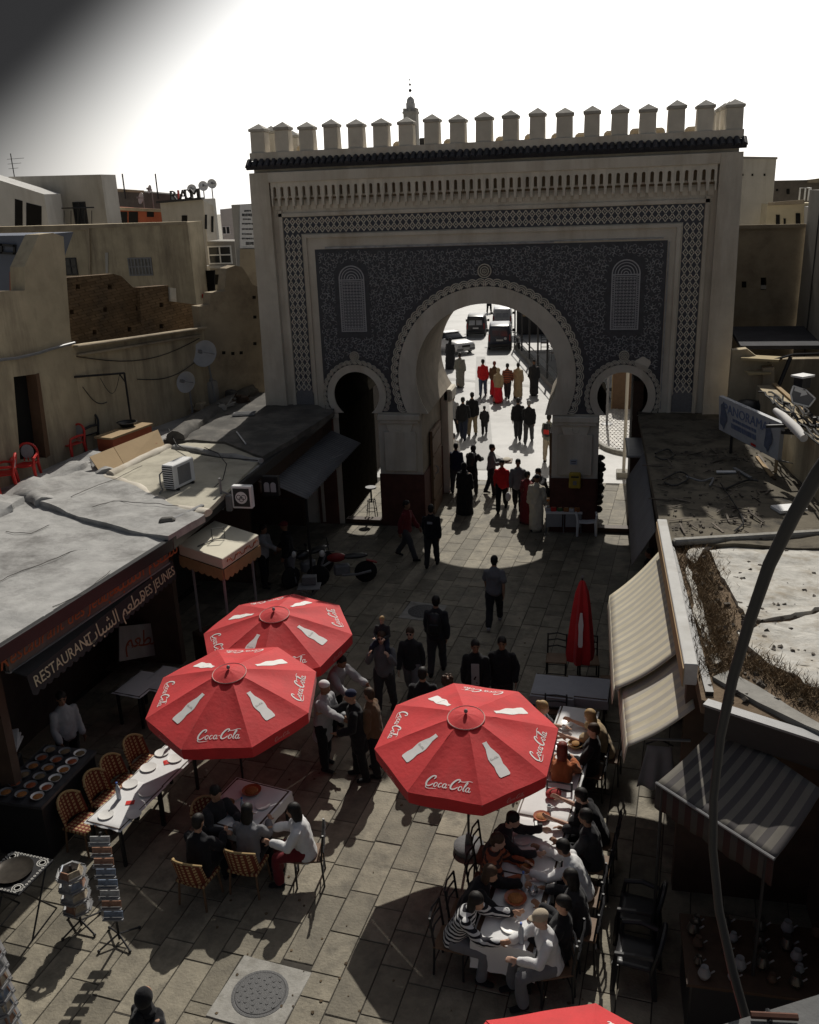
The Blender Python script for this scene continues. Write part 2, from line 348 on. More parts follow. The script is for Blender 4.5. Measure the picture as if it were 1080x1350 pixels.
keep.sort(key=lambda t: (hid(t[0]) or not sees(t[0]), (t[0] - CAM).length))
um = MB(); um.box((0, 0, -0.03), (1, 1, 0.06)); ume = um.mesh('paving_stone', STONE, bevel=0.008)
rest = MB()
for n, (c, L, w) in enumerate(keep):
    tl = (RND.uniform(-.004, .004), RND.uniform(-.004, .004)); dz = RND.uniform(-0.004, 0.004)
    if n < 296:
        inst('paving_stone', ume, paving, (c.x, c.y, dz), (tl[0], tl[1], -GA + RND.uniform(-.004, .004)), (w - 0.014, L - 0.014, 1))
    else:
        rest.box((c.x, c.y, dz - 0.03), (w - 0.014, L - 0.014, 0.06), -GA)
o = rest.build('far_paving_stones', STONE, paving); o['kind'] = 'stuff'
for p, r, s in mh:                              # manhole covers set in pale slabs, part of the street
    sl = MB(); sl.box((p.x, p.y, -0.03), (s, s, 0.068), -GA - R(2)); a = sl.build('manhole_slab', CONC, paving, bevel=0.008)
    cv = MB(); cv.lathe([(r + 0.03, 0.0), (r + 0.03, 0.008), (r, 0.009), (r - 0.01, 0.006), (r - 0.02, 0.012), (0.03, 0.013)], 36, (p.x, p.y, 0))
    for k in range(40):
        a1 = k * 2.4; q = r * 0.9 * math.sqrt(k / 40); cv.box((p.x + q * math.cos(a1), p.y + q * math.sin(a1), 0.014), (0.03, 0.03, 0.008), a1)
    cv.build('manhole_cover', IRON, paving)

# street beyond the gate
rd = MB(); rd.box((-10, 46, -0.03), (60, 82.4, 0.06)); road = struct('road', rd, ROAD)
BEAMW = mat('dirty_white_board', (0.46, 0.455, 0.44), 0.7, 0.12, 2.5, stain=(0.3, 0.28, 0.25), stain_scale=2, stain_amt=0.5)
def sheet(pix, z, m, name, parent=None, th=0.012):
    pts = [gz(x, y, z) for x, y in pix]; b = MB(); b.prism([(p.x, p.y) for p in pts], lambda u, v, h: Vector((u, v, h)), z - th, z)
    return b.build(name, m, parent)
sheet([(628, 470), (640, 470), (652, 620), (622, 620)], 0.004, PATCH, 'road_patch', road)
sheet([(604, 604), (640, 592), (668, 606), (646, 618), (610, 620)], 0.0115, PATCH, 'road_patch', road)
sheet([(583, 633), (730, 636), (730, 641), (583, 638)], 0.008, CONC, 'gutter_strip', road)
sheet([(580, 497), (706, 508), (706, 511), (580, 500)], 0.006, PATCH, 'road_patch', road)
# cobbled island seen through the right-hand arch, with its kerb
cb = MB(); cnt = 0
for j in range(26):
    for i in range(34):
        x = 2.3 + i * 0.15 + (j % 2) * 0.07; y = 9.3 + j * 0.30 + RND.uniform(-.02, .02)
        cb.box((x, y, 0.012), (0.135 * RND.uniform(.8, 1), 0.27 * RND.uniform(.85, 1), 0.05), RND.uniform(-.1, .1), (0.9, 0.93))
tag(cb.build('cobbles', COBBLE), kind='structure')
kb = MB()
kp = [gz(x, y) for x, y in [(770, 570), (790, 588), (800, 594), (812, 598), (832, 602), (850, 602)]]
for a, b_ in zip(kp[:-1], kp[1:]): kb.bar(a + Vector((0, 0, .08)), b_ + Vector((0, 0, .08)), 0.18, 0.16)
struct('kerb', kb, CONC, bevel=0.015)
# ---------------------------------------------------------------- the gate
gate = thing('city_gate', 'tall crenellated plaster gate with three horseshoe arches and dark tiled panel across the street', 'gate')
T = 4.3; ZC, RO = 4.6, 2.0; SX, SZC, SR = 3.78, 4.03, 0.68
def horseshoe(cx, zc, r, jamb, zs, flip=False, n=24):
    """arch opening from the ground: left jamb up, over and down the right jamb"""
    a = math.degrees(math.asin((zs - zc) / r)); pts = [(cx - jamb, 0), (cx - jamb, zs)]
    pts += arc(cx, zc, r, 180 - a, a, n); return pts + [(cx + jamb, zs), (cx + jamb, 0)]
outl = [(-6.35, 0)] + horseshoe(-SX, SZC, SR, 0.60, 3.5) + horseshoe(0, ZC, RO, 1.88, 3.5, n=40) + horseshoe(SX, SZC, SR, 0.60, 3.5) + [(6.35, 0), (6.35, 10.7), (-6.35, 10.7)]
w = MB(); w.prism(outl, lambda u, v, h: Vector((u, h, v)), 0.0, T); wo = w.build('wall', CREAM, gate)
wo.data.materials.append(mat('shade_dark_passage', (0.018, 0.016, 0.013), 1.0, 0.3, 3, spec=0.0)); wo.data.materials.append(mat('shade_brown_passage', (0.24, 0.205, 0.16), 0.9, 0.25, 2, 0.2, 20))  # passage shade put into the wall colour, darkest in the side arches
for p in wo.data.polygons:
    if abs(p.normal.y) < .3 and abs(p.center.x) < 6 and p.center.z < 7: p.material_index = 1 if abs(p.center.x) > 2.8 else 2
for sx in (-1, 1): b = MB(); b.box((sx * 3.78, .16, .07), (1.18, .30, .15)); b.build('sill', WOOD, gate, bevel=.01)
b = MB(); b.box((4.22, 1.3, 2.2), (.28, 1.9, 4.4)); b.build('door_leaf', WOOD, gate)
for sx in (-1, 1):                               # outer pilasters, slightly battered
    b = MB(); po = [(5.90, 0), (6.62, 0), (6.44, 10.2), (5.90, 10.2)]
    b.prism([(sx * u, v) for u, v in po], lambda u, v, h: Vector((u, h, v)), -0.16, T + 0.1); b.build('pilaster', CREAM, gate)
    b = MB(); b.box((sx * 5.68, -0.03, 4.6), (0.10, 0.062, 9.2)); b.box((sx * 5.02, -0.03, 4.3), (0.10, 0.062, 8.5)); b.build('moulding', CREAM, gate)
b = MB(); b.box((0, -0.03, 9.08), (11.46, 0.062, 0.09)); b.box((0, -0.03, 8.50), (9.94, 0.062, 0.09)); b.build('moulding', CREAM, gate)
b = MB(); b.box((0, -0.10, 10.07), (11.8, 0.22, 0.26)); b.build('cornice', CREAM, gate, bevel=0.01)
# blind arcade under the cornice: each little arch is one piece
NB = 56; P = 11.7 / NB; br = MB()
ring = [(-P / 2, 0.62), (-P / 2, 0.0), (-P / 2 + .035, 0.0), (-P / 2 + .035, 0.20), (-P / 2 + .06, 0.22)] + arc(0, 0.46, P / 2 - .06, 180, 0, 8) + [(P / 2 - .06, 0.22), (P / 2 - .035, 0.20), (P / 2 - .035, 0.0), (P / 2, 0.0), (P / 2, 0.62)]
br.prism(ring, lambda u, v, h: Vector((u, h, v)), -0.16, 0.0); bme = br.mesh('blind_arch', CREAM2)
kb_ = MB(); kb_.box((0, -0.015, 0.10), (P - .075, 0.032, 0.20)); kme = kb_.mesh('blind_panel', CREAM2)
for k in range(NB):
    x = -5.85 + P * (k + .5); inst('blind_arch', bme, gate, (x, -0.002, 9.32)); inst('blind_panel', kme, gate, (x, -0.002, 9.22))
b = MB(); b.box((0, -0.004, 9.70), (11.7, 0.012, 0.46)); b.build('niche_back', mat('shade_brown_plaster', (0.20, 0.155, 0.105), 0.95, 0.25, 5), gate)  # niche shade put into the backing colour
b = MB(); b.box((0, -0.03, 9.55), (11.7, 0.05, 0.05)); b.build('moulding', CREAM, gate)
# parapet, tiled drip course, merlons
b = MB(); b.box((0, T / 2, 10.62), (12.86, T + 0.06, 0.20)); b.build('parapet', CREAM, gate, bevel=0.01)
b = MB(); b.box((0, -0.09, 10.39), (13.0, 0.26, 0.09), Matrix.Rotation(R(36), 3, 'X')); b.build('tile_bed', ROOFTILE, gate)
tm = MB(); tm.loft([[Vector((0.072 * s * math.cos(PI * k / 6), y, z + 0.075 * s * math.sin(PI * k / 6))) for k in range(7)] for y, z, s in ((-0.15, 0.0, 1.08), (0.14, 0.0, 0.96))]); tme = tm.mesh('roof_tile', ROOFTILE)
for k in range(74): inst('roof_tile', tme, gate, (-6.44 + k * 0.1765, -0.12, 10.43), (R(36) + RND.uniform(-.05, .05), RND.uniform(-.06, .06), RND.uniform(-.05, .05)))
mm = MB(); mm.box((0, 0, 0.27), (0.41, 0.42, 0.56), None, (0.95, 0.95)); mme = mm.mesh('merlon', CREAM2, bevel=0.02)
cm = MB(); cm.add([(-.25, -.25, 0), (.25, -.25, 0), (.25, .25, 0), (-.25, .25, 0), (-.26, -.26, .07), (.26, -.26, .07), (.26, .26, .07), (-.26, .26, .07), (0, 0, .22)],
                  [(3, 2, 1, 0), (0, 1, 5, 4), (1, 2, 6, 5), (2, 3, 7, 6), (3, 0, 4, 7), (4, 5, 8), (5, 6, 8), (6, 7, 8), (7, 4, 8)]); cme = cm.mesh('merlon_cap', mat('weathered_cap', (0.40, 0.38, 0.34), 0.9, 0.2, 4, 0.3, 25, rnd=0.12))
cav = MB(); cav.prism(arc(0, 0, 0.12, 0, 90, 6) + [(0.12, 0.12)], lambda u, v, h: Vector((u, h, v)), -.2, .2)
def merlon(x, y, rz=0):
    z0 = 10.70 + RND.uniform(-.02, .02); a = inst('merlon', mme, gate, (x, y, z0), (0, 0, rz + RND.uniform(-.03, .03)), (RND.uniform(.96, 1.04), 1, RND.uniform(.97, 1.04)))
    c = inst('merlon_cap', cme, a, (0, 0, 0.545), (0, 0, RND.uniform(-.03, .03)), (.88, .9, .95))
for k in range(19): merlon(-6.19 + k * 12.38 / 18, 0.24)
for k in range(1, 5):
    for sx in (-6.17, 6.17): merlon(sx, 0.24 + k * 0.95)
for k in range(18): merlon(-6.17 + k * 12.34 / 17 + .02, T - 0.12) if k in (0, 17) else None
b = None                                          # low rubble heads showing in the gaps behind
for k in range(17):
    if k in (0, 4, 6, 8): continue
    b = MB(); b.box((-5.8 + k * .688 + RND.uniform(-.1, .1), 0.95 + RND.uniform(-.1, .2), 10.78), (RND.uniform(.3, .5), .4, RND.uniform(.14, .3)), RND.uniform(-.2, .2), (.7, .7)); b.build('coping_stone', OCHRE2, gate, bevel=0.05)
# patterned border: navy ground, plaster lattice and little flowers
b = MB(); fl = [(-5.62, 4.15), (-5.62, 9.02), (5.62, 9.02), (5.62, 4.15), (5.12, 4.15), (5.12, 8.57), (-5.12, 8.57), (-5.12, 4.15)]
b.prism(fl, lambda u, v, h: Vector((u, h, v)), -0.006, 0.03); b.build('border_ground', NAVY, gate)
lat = MB()
def lattice(x0, x1, z0, z1, px, pz, diag=True):
    nx, nz = max(1, round((x1 - x0) / px)), max(1, round((z1 - z0) / pz)); px, pz = (x1 - x0) / nx, (z1 - z0) / nz
    for i in range(nx):
        for j in range(nz):
            cx, cz = x0 + (i + .5) * px, z0 + (j + .5) * pz
            pts = []
            for s1, s2 in ((-1, 1), (1, 1), (1, -1), (-1, -1)):
                n = 5; seg = []
                for k in range(n):
                    t = k / (n - 1)
                    if (s1, s2) == (-1, 1): a = (-px / 2 + px / 2 * t, pz / 2 * (t ** 1.5 if True else t))
                    elif (s1, s2) == (1, 1): a = (px / 2 * t, pz / 2 * ((1 - t) ** 1.5))
                    elif (s1, s2) == (1, -1): a = (px / 2 * (1 - t), -pz / 2 * (t ** 1.5))
                    else: a = (-px / 2 * t, -pz / 2 * ((1 - t) ** 1.5))
                    seg.append((cx + a[0], cz + a[1]))
                pts.append(seg)
            for seg in pts:
                for a, c in zip(seg[:-1], seg[1:]): lat.bar((a[0], -0.014, a[1]), (c[0], -0.014, c[1]), 0.024, 0.032, (0, 1, 0))
            flowers.append((cx, cz, min(px, pz)))
flowers = []
lattice(-5.60, 5.60, 8.60, 9.00, 0.17, 0.20)
lattice(-5.60, -5.14, 4.15, 8.56, 0.155, 0.21); lattice(5.14, 5.60, 4.15, 8.56, 0.155, 0.21)
lat.build('plaster_lattice', CREAM2, gate)['kind'] = 'stuff'
fm = MB()
for k in range(5):
    a = 2 * PI * k / 5 + PI / 2; fm.lathe([(0.024, 0.0), (0.022, 0.012), (0.004, 0.016)], 6, (0.034 * math.cos(a), 0, 0.034 * math.sin(a)), Matrix.Rotation(R(90), 3, 'X'))
fme = fm.mesh('flower', TILE_RELIEF)
cf = MB()
for n, (x, z, s) in enumerate(flowers):
    k = s / 0.2
    cf.lathe([(0.030 * k, 0.0), (0.027 * k, 0.012), (0.020 * k, .013), (0.016 * k, 0.004), (0.004, 0.004)], 7, (x, -0.006, z), Matrix.Rotation(R(90), 3, 'X'))
cf.build('border_flowers', CREAM2, gate)['kind'] = 'stuff'
for sx in (-1, 1):                                # pointed grey niche at the foot of each border
    b = MB(); b.prism([(-.27, 0), (-.27, .42)] + [(-.2, .6), (-.1, .74), (0, .84), (.1, .74), (.2, .6)] + [(.27, .42), (.27, 0)], lambda u, v, h: Vector((sx * 5.36 + u, h, 3.62 + v)), -0.022, 0.02)
    b.build('pointed_niche', GREYTILE, gate)
# the dark tiled panel round the arches
def ring_out(cx, zc, r, zs, n=30):
    a = math.degrees(math.asin(max(-1, min(1, (zs - zc) / r)))); return arc(cx, zc, r, 180 - a, a, n)
ZB = 3.52
pan = [(-4.76, ZB)] + ring_out(-SX, SZC, 0.87, ZB) + ring_out(0, 4.55, 2.49, ZB, 44) + ring_out(SX, SZC, 0.87, ZB) + [(4.76, ZB), (4.76, 8.14), (-4.76, 8.14)]
b = MB(); b.prism(pan, lambda u, v, h: Vector((u, h, v)), -0.008, 0.03); b.build('tile_panel', TILE, gate)
b = MB(); b.box((-1.3, -0.02, 8.175), (6.3, 0.06, 0.05)); b.box((3.2, -0.02, 8.20), (2.9, 0.06, 0.03)); b.box((4.80, -0.02, 5.9), (0.03, 0.06, 4.4)); b.build('panel_edging', TILE_RELIEF, gate)
WX, WZ0, WZ1, WH = 3.745, 5.86, 7.69, 0.37
def in_field(x, z, m=0.07):
    if abs(x) > 4.72 - m or z > 8.1 - m or z < ZB + .05: return False
    if math.hypot(x, z - 4.55) < 2.80 + m or math.hypot(x, z - 7.5) < .24: return False
    if abs(abs(x) - SX) < 1.1 + m and (math.hypot(abs(x) - SX, z - SZC) < 1.08 + m or z < SZC): return False
    if math.hypot(abs(x) - SX, z - 5.15) < .18: return False
    if abs(abs(x) - WX) < WH + .14 and WZ0 - .2 < z < WZ1 + .12 and not (z > WZ1 - .25 and math.hypot(abs(x) - WX, z - (WZ1 - .34)) > .52): return False
    return abs(x) > 2.85 or z > 4.4
cur = MB(); cells = {}
tries = 0; npl = 0
while tries < 42000 and npl < 3600:
    tries += 1; x = RND.uniform(-4.7, 4.7); z = RND.uniform(ZB, 8.1)
    if not in_field(x, z): continue
    key = (int(x / .13 + 100), int(z / .13)); ok = True
    for di in (-1, 0, 1):
        for dj in (-1, 0, 1):
            for q in cells.get((key[0] + di, key[1] + dj), ()):
                if math.hypot(q[0] - x, q[1] - z) < .088: ok = False
    if not ok: continue
    cells.setdefault(key, []).append((x, z)); npl += 1
    a0 = RND.uniform(0, 2 * PI); hand = RND.choice((-1, 1)); r0 = RND.uniform(.038, .060); turn = RND.uniform(1.1, 1.6) * PI
    pts = []
    for k in range(8):
        t = k / 7; rr = r0 * (1.15 - .8 * t); a = a0 + hand * turn * t; pts.append((x + rr * math.cos(a), z + rr * math.sin(a)))
    tail = (pts[0][0] + .05 * math.cos(a0 - hand * 1.7), pts[0][1] + .05 * math.sin(a0 - hand * 1.7)); pts = [tail] + pts
    wv = [0.006, .010, .013, .013, .012, .011, .010, .010, .012]; vs = []
    for k, (px, pz) in enumerate(pts):
        q0, q1 = pts[max(0, k - 1)], pts[min(len(pts) - 1, k + 1)]; d = Vector((q1[0] - q0[0], q1[1] - q0[1])).normalized(); nx, nz = -d.y * wv[k], d.x * wv[k]
        vs += [(px + nx, -0.008, pz + nz), (px, -0.022, pz), (px - nx, -0.008, pz - nz)]
    fs = []
    for k in range(len(pts) - 1):
        for m in (0, 1): fs.append((k * 3 + m, k * 3 + m + 1, k * 3 + m + 4, k * 3 + m + 3))
    cur.add(vs, fs)
cur.build('scrollwork', TILE_RELIEF, gate, fix=False)['kind'] = 'stuff'
# arch faces, scalloped edges, rosettes
def face_ring(cx, zc, ri, ro, zs, h, name, zo=None):
    zo = zc if zo is None else zo
    outer = ring_out(cx, zo, ro, ZB - .02, 44); inner = list(reversed(ring_out(cx, zc, ri, zs, 44)))
    b = MB(); b.prism(outer + inner, lambda u, v, hh: Vector((u, hh, v)), -h, 0.02); return b.build(name, CREAM, gate)
face_ring(0, ZC, RO, 2.51, 3.5, 0.05, 'arch_face', 4.55)
for sx in (-SX, SX): face_ring(sx, SZC, SR, 0.885, 3.5, 0.045, 'arch_face')
def scallop_mesh(r):
    b = MB()
    for k, (rr, hh) in enumerate(((1.0, .05), (.68, .055), (.36, .06))):
        o_ = arc(0, 0, r * rr, -20, 200, 9); i_ = list(reversed(arc(0, 0, r * rr - r * .17, -20, 200, 9)))
        b.prism(o_ + i_, lambda u, v, h: Vector((u, h, v)), -hh, 0)
    return b.mesh('scallop', CREAM2)
sm_big, sm_small = scallop_mesh(0.165), scallop_mesh(0.108)
def scallops(cx, zc, r, n, a0, a1, me):
    for k in range(n):
        a = R(a0 + (a1 - a0) * (k + .5) / n); inst('scallop', me, gate, (cx + r * math.cos(a), -0.006, zc + r * math.sin(a)), (0, PI / 2 - a, 0))
scallops(0, 4.55, 2.565, 44, 202, -22, sm_big)
for sx in (-SX, SX): scallops(sx, SZC, 0.925, 24, 208, -28, sm_small)
def rosette(cx, cz, r):
    b = MB()
    for k, (a, c) in enumerate(((1, .86), (.66, .52), (.34, .22), (.10, 0.0))):
        prof = [(c * r, 0), (c * r, .05 + .015 * k), (a * r, .05 + .015 * k), (a * r, 0)] if c else [(a * r, 0), (a * r, .11), (0.002, .12)]
        b.lathe(prof, 24, (cx, -0.008, cz), Matrix.Rotation(R(90), 3, 'X'))
    b.build('rosette', CREAM2, gate, smooth=True)
rosette(0, 7.47, .19); rosette(-SX, 5.16, .14); rosette(SX, 5.16, .14)
# imposts, capitals, dado
for sx in (-1, 1):
    b = MB(); b.box((sx * 2.53, -.09, 3.40), (1.26, .22, .16)); b.box((sx * 2.53, -.07, 3.27), (1.16, .16, .12)); b.build('impost', CREAM, gate, bevel=.015)
    b = MB(); b.box((sx * 2.53, -.02, 3.06), (0.62, .10, .32), None, (1.35, 1.3)); b.tube([(sx * 2.53 + .10 * math.cos(t), -.08, 3.08 + .10 * math.sin(t)) for t in [k * 2 * PI / 12 for k in range(13)]], .018, 5); b.build('capital', CREAM2, gate, bevel=.02)
    b = MB(); b.box((sx * 4.60, -.05, 3.40), (.46, .12, .14)); b.build('impost', CREAM, gate, bevel=.015)
    b = MB(); b.box((sx * 2.53, -.02, .82), (1.335, .06, 1.64)); b.box((sx * 1.865, 2.12, .82), (.05, 4.34, 1.64)); b.box((sx * 3.165, 2.12, .82), (.045, 4.34, 1.64)); b.build('dado', DADO, gate)
    b = MB(); b.box((sx * 2.53, -.05, 2.35), (.96, .05, 1.2)); b.build('pier_panel', CREAM, gate, bevel=.012)
b = MB(); b.box((-1.80, 1.75, 1.35), (.08, 1.5, 2.7)); 
for z in (.5, 1.2, 1.9, 2.5): b.box((-1.75, 1.75, z), (.03, 1.4, .06))
dl = b.build('door_leaf', WOOD2, gate); hb = MB(); hb.tube([(-1.74, 1.25, 1.55), (-1.66, 1.25, 1.5), (-1.66, 1.25, 1.35), (-1.74, 1.25, 1.3)], .02, 6); hh = hb.build('door_handle', GREYM, None); hh.parent = dl
b = MB(); b.box((1.80, 1.75, 1.35), (.08, 1.5, 2.7)); b.build('door_leaf', WOOD2, gate)
b = MB(); b.box((-1.76, 3.75, 1.74), (.24, 1.0, 3.48)); b.build('inner_jamb', CREAM, gate, bevel=.02)
b = MB(); b.box((-1.66, 3.75, 3.3), (.30, 1.0, .4), None, (1, 1)); b.build('corbel', CREAM2, gate, bevel=.05)
# raised windows of inlaid tile
for sx in (-WX, WX):
    def wout(h, z0=WZ0, z1=WZ1): return [(-h, z0)] + [(-h, z1 - h)] + arc(0, z1 - h, h, 180, 0, 16)[1:-1] + [(h, z1 - h), (h, z0)]
    F3 = lambda u, v, hh: Vector((sx + u, hh, v))
    b = MB(); b.prism(wout(WH + .13, WZ0 - .15, WZ1 + .12), F3, -.02, .02, [wout(WH + .02, WZ0 - .02, WZ1 + .02)]); b.build('window_surround', TILE, gate)
    b = MB(); b.prism(wout(WH), F3, -.012, .02); wp = b.build('inlaid_window', NAVY, gate)
    b = MB()
    b.prism(wout(WH), F3, -.03, 0, [wout(WH - .03, WZ0 + .03, WZ1 - .03)]); b.prism(wout(WH - .075, WZ0 + .075, WZ1 - .075), F3, -.03, 0, [wout(WH - .095, WZ0 + .095, WZ1 - .095)])
    zt = WZ1 - WH - .02
    b.box((sx, -.015, zt), (WH * 2 - .06, .03, .03)); b.box((sx, -.015, zt - .05), (WH * 2 - .18, .03, .018))
    for rr in (.22, .14, .07): b.prism(arc(0, zt + .02, rr, 0, 180, 12) + list(reversed(arc(0, zt + .02, rr - .022, 0, 180, 12))), F3, -.028, 0)
    for k in range(26):
        t = WZ0 + .05 + k * (zt - WZ0 - .05) / 26
        for s2 in (-1, 1): b.box((sx + s2 * (WH - .052), -.015, t + .02), (.026, .03, .026))
    for k in range(12): b.box((sx - WH + .09 + k * (WH * 2 - .18) / 11, -.015, WZ0 + .052), (.026, .03, .026))
    x0, x1, z0, z1 = -WH + .10, WH - .10, WZ0 + .10, zt - .065; nx, nz = 6, 15; dx, dz = (x1 - x0) / nx, (z1 - z0) / nz
    for i in range(nx):
        for j in range(nz):
            cx, cz = sx + x0 + (i + .5) * dx, z0 + (j + .5) * dz
            for k in range(3):
                a = k * PI / 3 + PI / 6; c_, s_ = math.cos(a) * dx * .55, math.sin(a) * dz * .55
                b.bar((cx - c_, -.012, cz - s_), (cx + c_, -.012, cz + s_), .013, .024, (0, 1, 0))
    o = b.build('window_inlay', mat('pale_tile_inlay', (.42, .42, .44), .5, .15, 9), None); o.location -= Vector(); o.parent = wp
# repair patch, collection box, notice
b = MB(); pr = [(4.28 + .20 * math.cos(a) * (1 + .12 * math.sin(3 * a)), 4.93 + .19 * math.sin(a) * (1 + .1 * math.sin(5 * a))) for a in [k * 2 * PI / 22 for k in range(22)]]
b.prism(pr, lambda u, v, h: Vector((u, h, v)), -.035, .01); b.build('plaster_patch', CREAM2, gate)
bx = thing('letter_box', 'small yellow wall box fixed on the right gate pier above the stall', 'letter box', (2.55, -.12, 1.62))
b = MB(); b.box((0, 0, .0), (.34, .16, .46), None, (.95, 1)); b.build('case', mat('yellow_paint', (.42, .30, .05), .6, .2, 9), bx, world=False, bevel=.03)
b = MB(); b.box((0, -.085, .12), (.22, .02, .04)); b.build('slot', BLACKM, bx, world=False); b = MB(); b.box((0, -.085, -.06), (.10, .015, .12)); b.build('plate', GREYM, bx, world=False)
nb = thing('notice_plate', 'pale notice plate on the right pier just above the yellow box', 'sign', (2.5, -.10, 2.15)); b = MB(); b.box((0, 0, 0), (.20, .02, .14)); b.build('panel', mat('pale_blue_plate', (.35, .38, .45), .5), nb, world=False); b = MB(); b.box((0, -.012, .02), (.14, .004, .02)); b.box((0, -.012, -.03), (.12, .004, .014)); b.build('lines', BLACKM, nb, world=False)
# floodlight seen on the parapet and minaret beyond
fl_ = thing('floodlight', 'black floodlight standing on the parapet between two merlons', 'floodlight', (-1.62, .75, 10.7)); b = MB(); b.box((0, 0, .12), (.42, .22, .2), R(10)); b.build('lamp_housing', BLACKM, fl_, world=False, bevel=.02); b = MB(); b.tube([(0, .0, 0), (0, 0, .12)], .03); b.build('bracket', BLACKM, fl_, world=False)
mp = gy(543, 185, 75); mn = thing('minaret', 'slender cream minaret with small dome rising far behind the gate', 'minaret', (mp.x, 75, 0)); zt = gy(543, 150, 75).z
b = MB(); b.box((0, 0, zt / 2), (1.35, 1.35, zt)); b.build('shaft', DIRTPL, mn, world=False); b = MB(); b.box((0, 0, zt + .1), (1.5, 1.5, .2))
for i in (-1, 0, 1):
    for j in (-1, 0, 1):
        if i or j: b.box((i * .55, j * .55, zt + .35), (.26, .26, .3))
b.build('battlement', DIRTPL, mn, world=False)
b = MB(); b.box((0, 0, zt + .55), (.8, .8, .9)); b.lathe([(.42, 0), (.42, .15), (.36, .4), (.2, .58), (.01, .66)], 14, (0, 0, zt + 1.0)); b.build('lantern', WHITEPL, mn, world=False, smooth=True)
b = MB(); b.tube([(0, 0, zt + 1.6), (0, 0, zt + 3.3)], .025, 5); b.ball((0, 0, zt + 2.2), .17); b.ball((0, 0, zt + 2.75), .12); b.ball((0, 0, zt + 3.2), .08); b.build('finial', BLACKM, mn, world=False)
b = MB()
for s2 in (-.3, .3): b.box((s2, -.69, zt - 1.6), (.25, .06, .6))
b.build('window', BLACK, mn, world=False)
# ---------------------------------------------------------------- walls and houses
def onwall(px, py, A, B):
    d = ray(px, py); a = Vector((B[0] - A[0], B[1] - A[1], 0)); n = Vector((a.y, -a.x, 0)); t = (Vector((A[0], A[1], 0)) - CAM).dot(n) / d.dot(n); P = CAM + d * t
    return ((P - Vector((A[0], A[1], 0))).dot(a.normalized()), P.z)
def wallfn(A, B):
    a = Vector((B[0] - A[0], B[1] - A[1], 0)).normalized(); n = Vector((a.y, -a.x, 0)); o = Vector((A[0], A[1], 0))
    return lambda u, v, h: o + a * u + n * h + Vector((0, 0, v))
def wall(name, A, B, prof, m, parent, z0=0.0, th=0.35, holes=()):
    """prof: photo points of the top edge, left to right; drops straight to z0"""
    top = [onwall(x, y, A, B) for x, y in prof]; poly = [(top[0][0], z0)] + top + [(top[-1][0], z0)]
    hs = [[onwall(x, y, A, B) for x, y in h] for h in holes]
    b = MB(); b.prism(poly, wallfn(A, B), -th, 0.0, hs); return b.build(name, m, parent)
def wquad(name, A, B, px, m, parent, h0=0.0, h1=0.05):
    b = MB(); b.prism([onwall(x, y, A, B) for x, y in px], wallfn(A, B), h0, h1); return b.build(name, m, parent)
def rect(x0, y0, x1, y1): return [(x0, y0), (x1, y0), (x1, y1), (x0, y1)]
def window(A, B, x0, y0, x1, y1, parent, nx=2, nz=2, m=GREYM, slope=0.0, pane=GLASS):
    dy = slope * (x1 - x0); q = [(x0, y0), (x1, y0 + dy), (x1, y1 + dy), (x0, y1)]; p = [onwall(x, y, A, B) for x, y in q]; F = wallfn(A, B)
    u0, u1 = (p[0][0] + p[3][0]) / 2, (p[1][0] + p[2][0]) / 2; z1, z0 = (p[0][1] + p[1][1]) / 2, (p[2][1] + p[3][1]) / 2
    b = MB(); fw = .05 * max(1, (u1 - u0) / 1.2)
    b.prism([(u0, z0), (u1, z0), (u1, z1), (u0, z1)], F, -.02, .04, [[(u0 + fw, z0 + fw), (u1 - fw, z0 + fw), (u1 - fw, z1 - fw), (u0 + fw, z1 - fw)]])
    for i in range(1, nx): c = u0 + (u1 - u0) * i / nx; b.prism([(c - fw / 2, z0 + fw), (c + fw / 2, z0 + fw), (c + fw / 2, z1 - fw), (c - fw / 2, z1 - fw)], F, -.02, .035)
    for j in range(1, nz): c = z0 + (z1 - z0) * j / nz; b.prism([(u0 + fw, c - fw / 2), (u1 - fw, c - fw / 2), (u1 - fw, c + fw / 2), (u0 + fw, c + fw / 2)], F, -.015, .03)
    fr = b.build('window', m, parent); b = MB(); b.prism([(u0 + .01, z0 + .01), (u1 - .01, z0 + .01), (u1 - .01, z1 - .01), (u0 + .01, z1 - .01)], F, -.03, -.022 + .03)
    pn = b.build('pane', pane, None); pn.parent = fr
    pn.location = Vector(); me = pn.data; me.transform(Matrix.Translation(-root_loc(parent))); return fr

# terrace wall with the doorway
A1, B1 = (-10.81, -14.72), (-9.59, -4.69); A2, B2 = (-9.58, -4.74), (-7.81, 3.0)
tw = thing('terrace_wall', 'ochre plaster wall with a dark doorway behind the red terrace chairs', 'wall', (-10.6, -6, 3.0))
wall('wall', A1, B1, [(-160, 420), (-40, 395), (0, 384), (33, 383), (32, 352), (52, 309), (70, 307), (84, 312), (93, 440), (101, 500)], OCHRE, tw, 0.0, .4, [[(18, 497), (48, 493), (62, 603), (27, 609)]])
wquad('door', A1, B1, [(16, 495), (50, 490), (66, 606), (25, 612)], BLACK, tw, -.36, -.3)
wquad('door_reveal', A1, B1, [(47, 493), (51, 492), (66, 600), (60, 604)], mat('brown_reveal', (.13, .075, .045), .9, .2, 4), tw, -.28, .015)
pts = [wallfn(A1, B1)(*onwall(x, y, A1, B1), .06) for x, y in [(-60, 492), (0, 474), (20, 472), (50, 465), (62, 461), (80, 456), (96, 452)]]
b = MB(); b.tube(pts, .035, 6); b.build('cable', GREYM, tw)
w2 = thing('courtyard_wall', 'long ochre plaster wall with a double ledge along its top, behind the satellite dishes', 'wall', (-9.5, 1, 3.0))
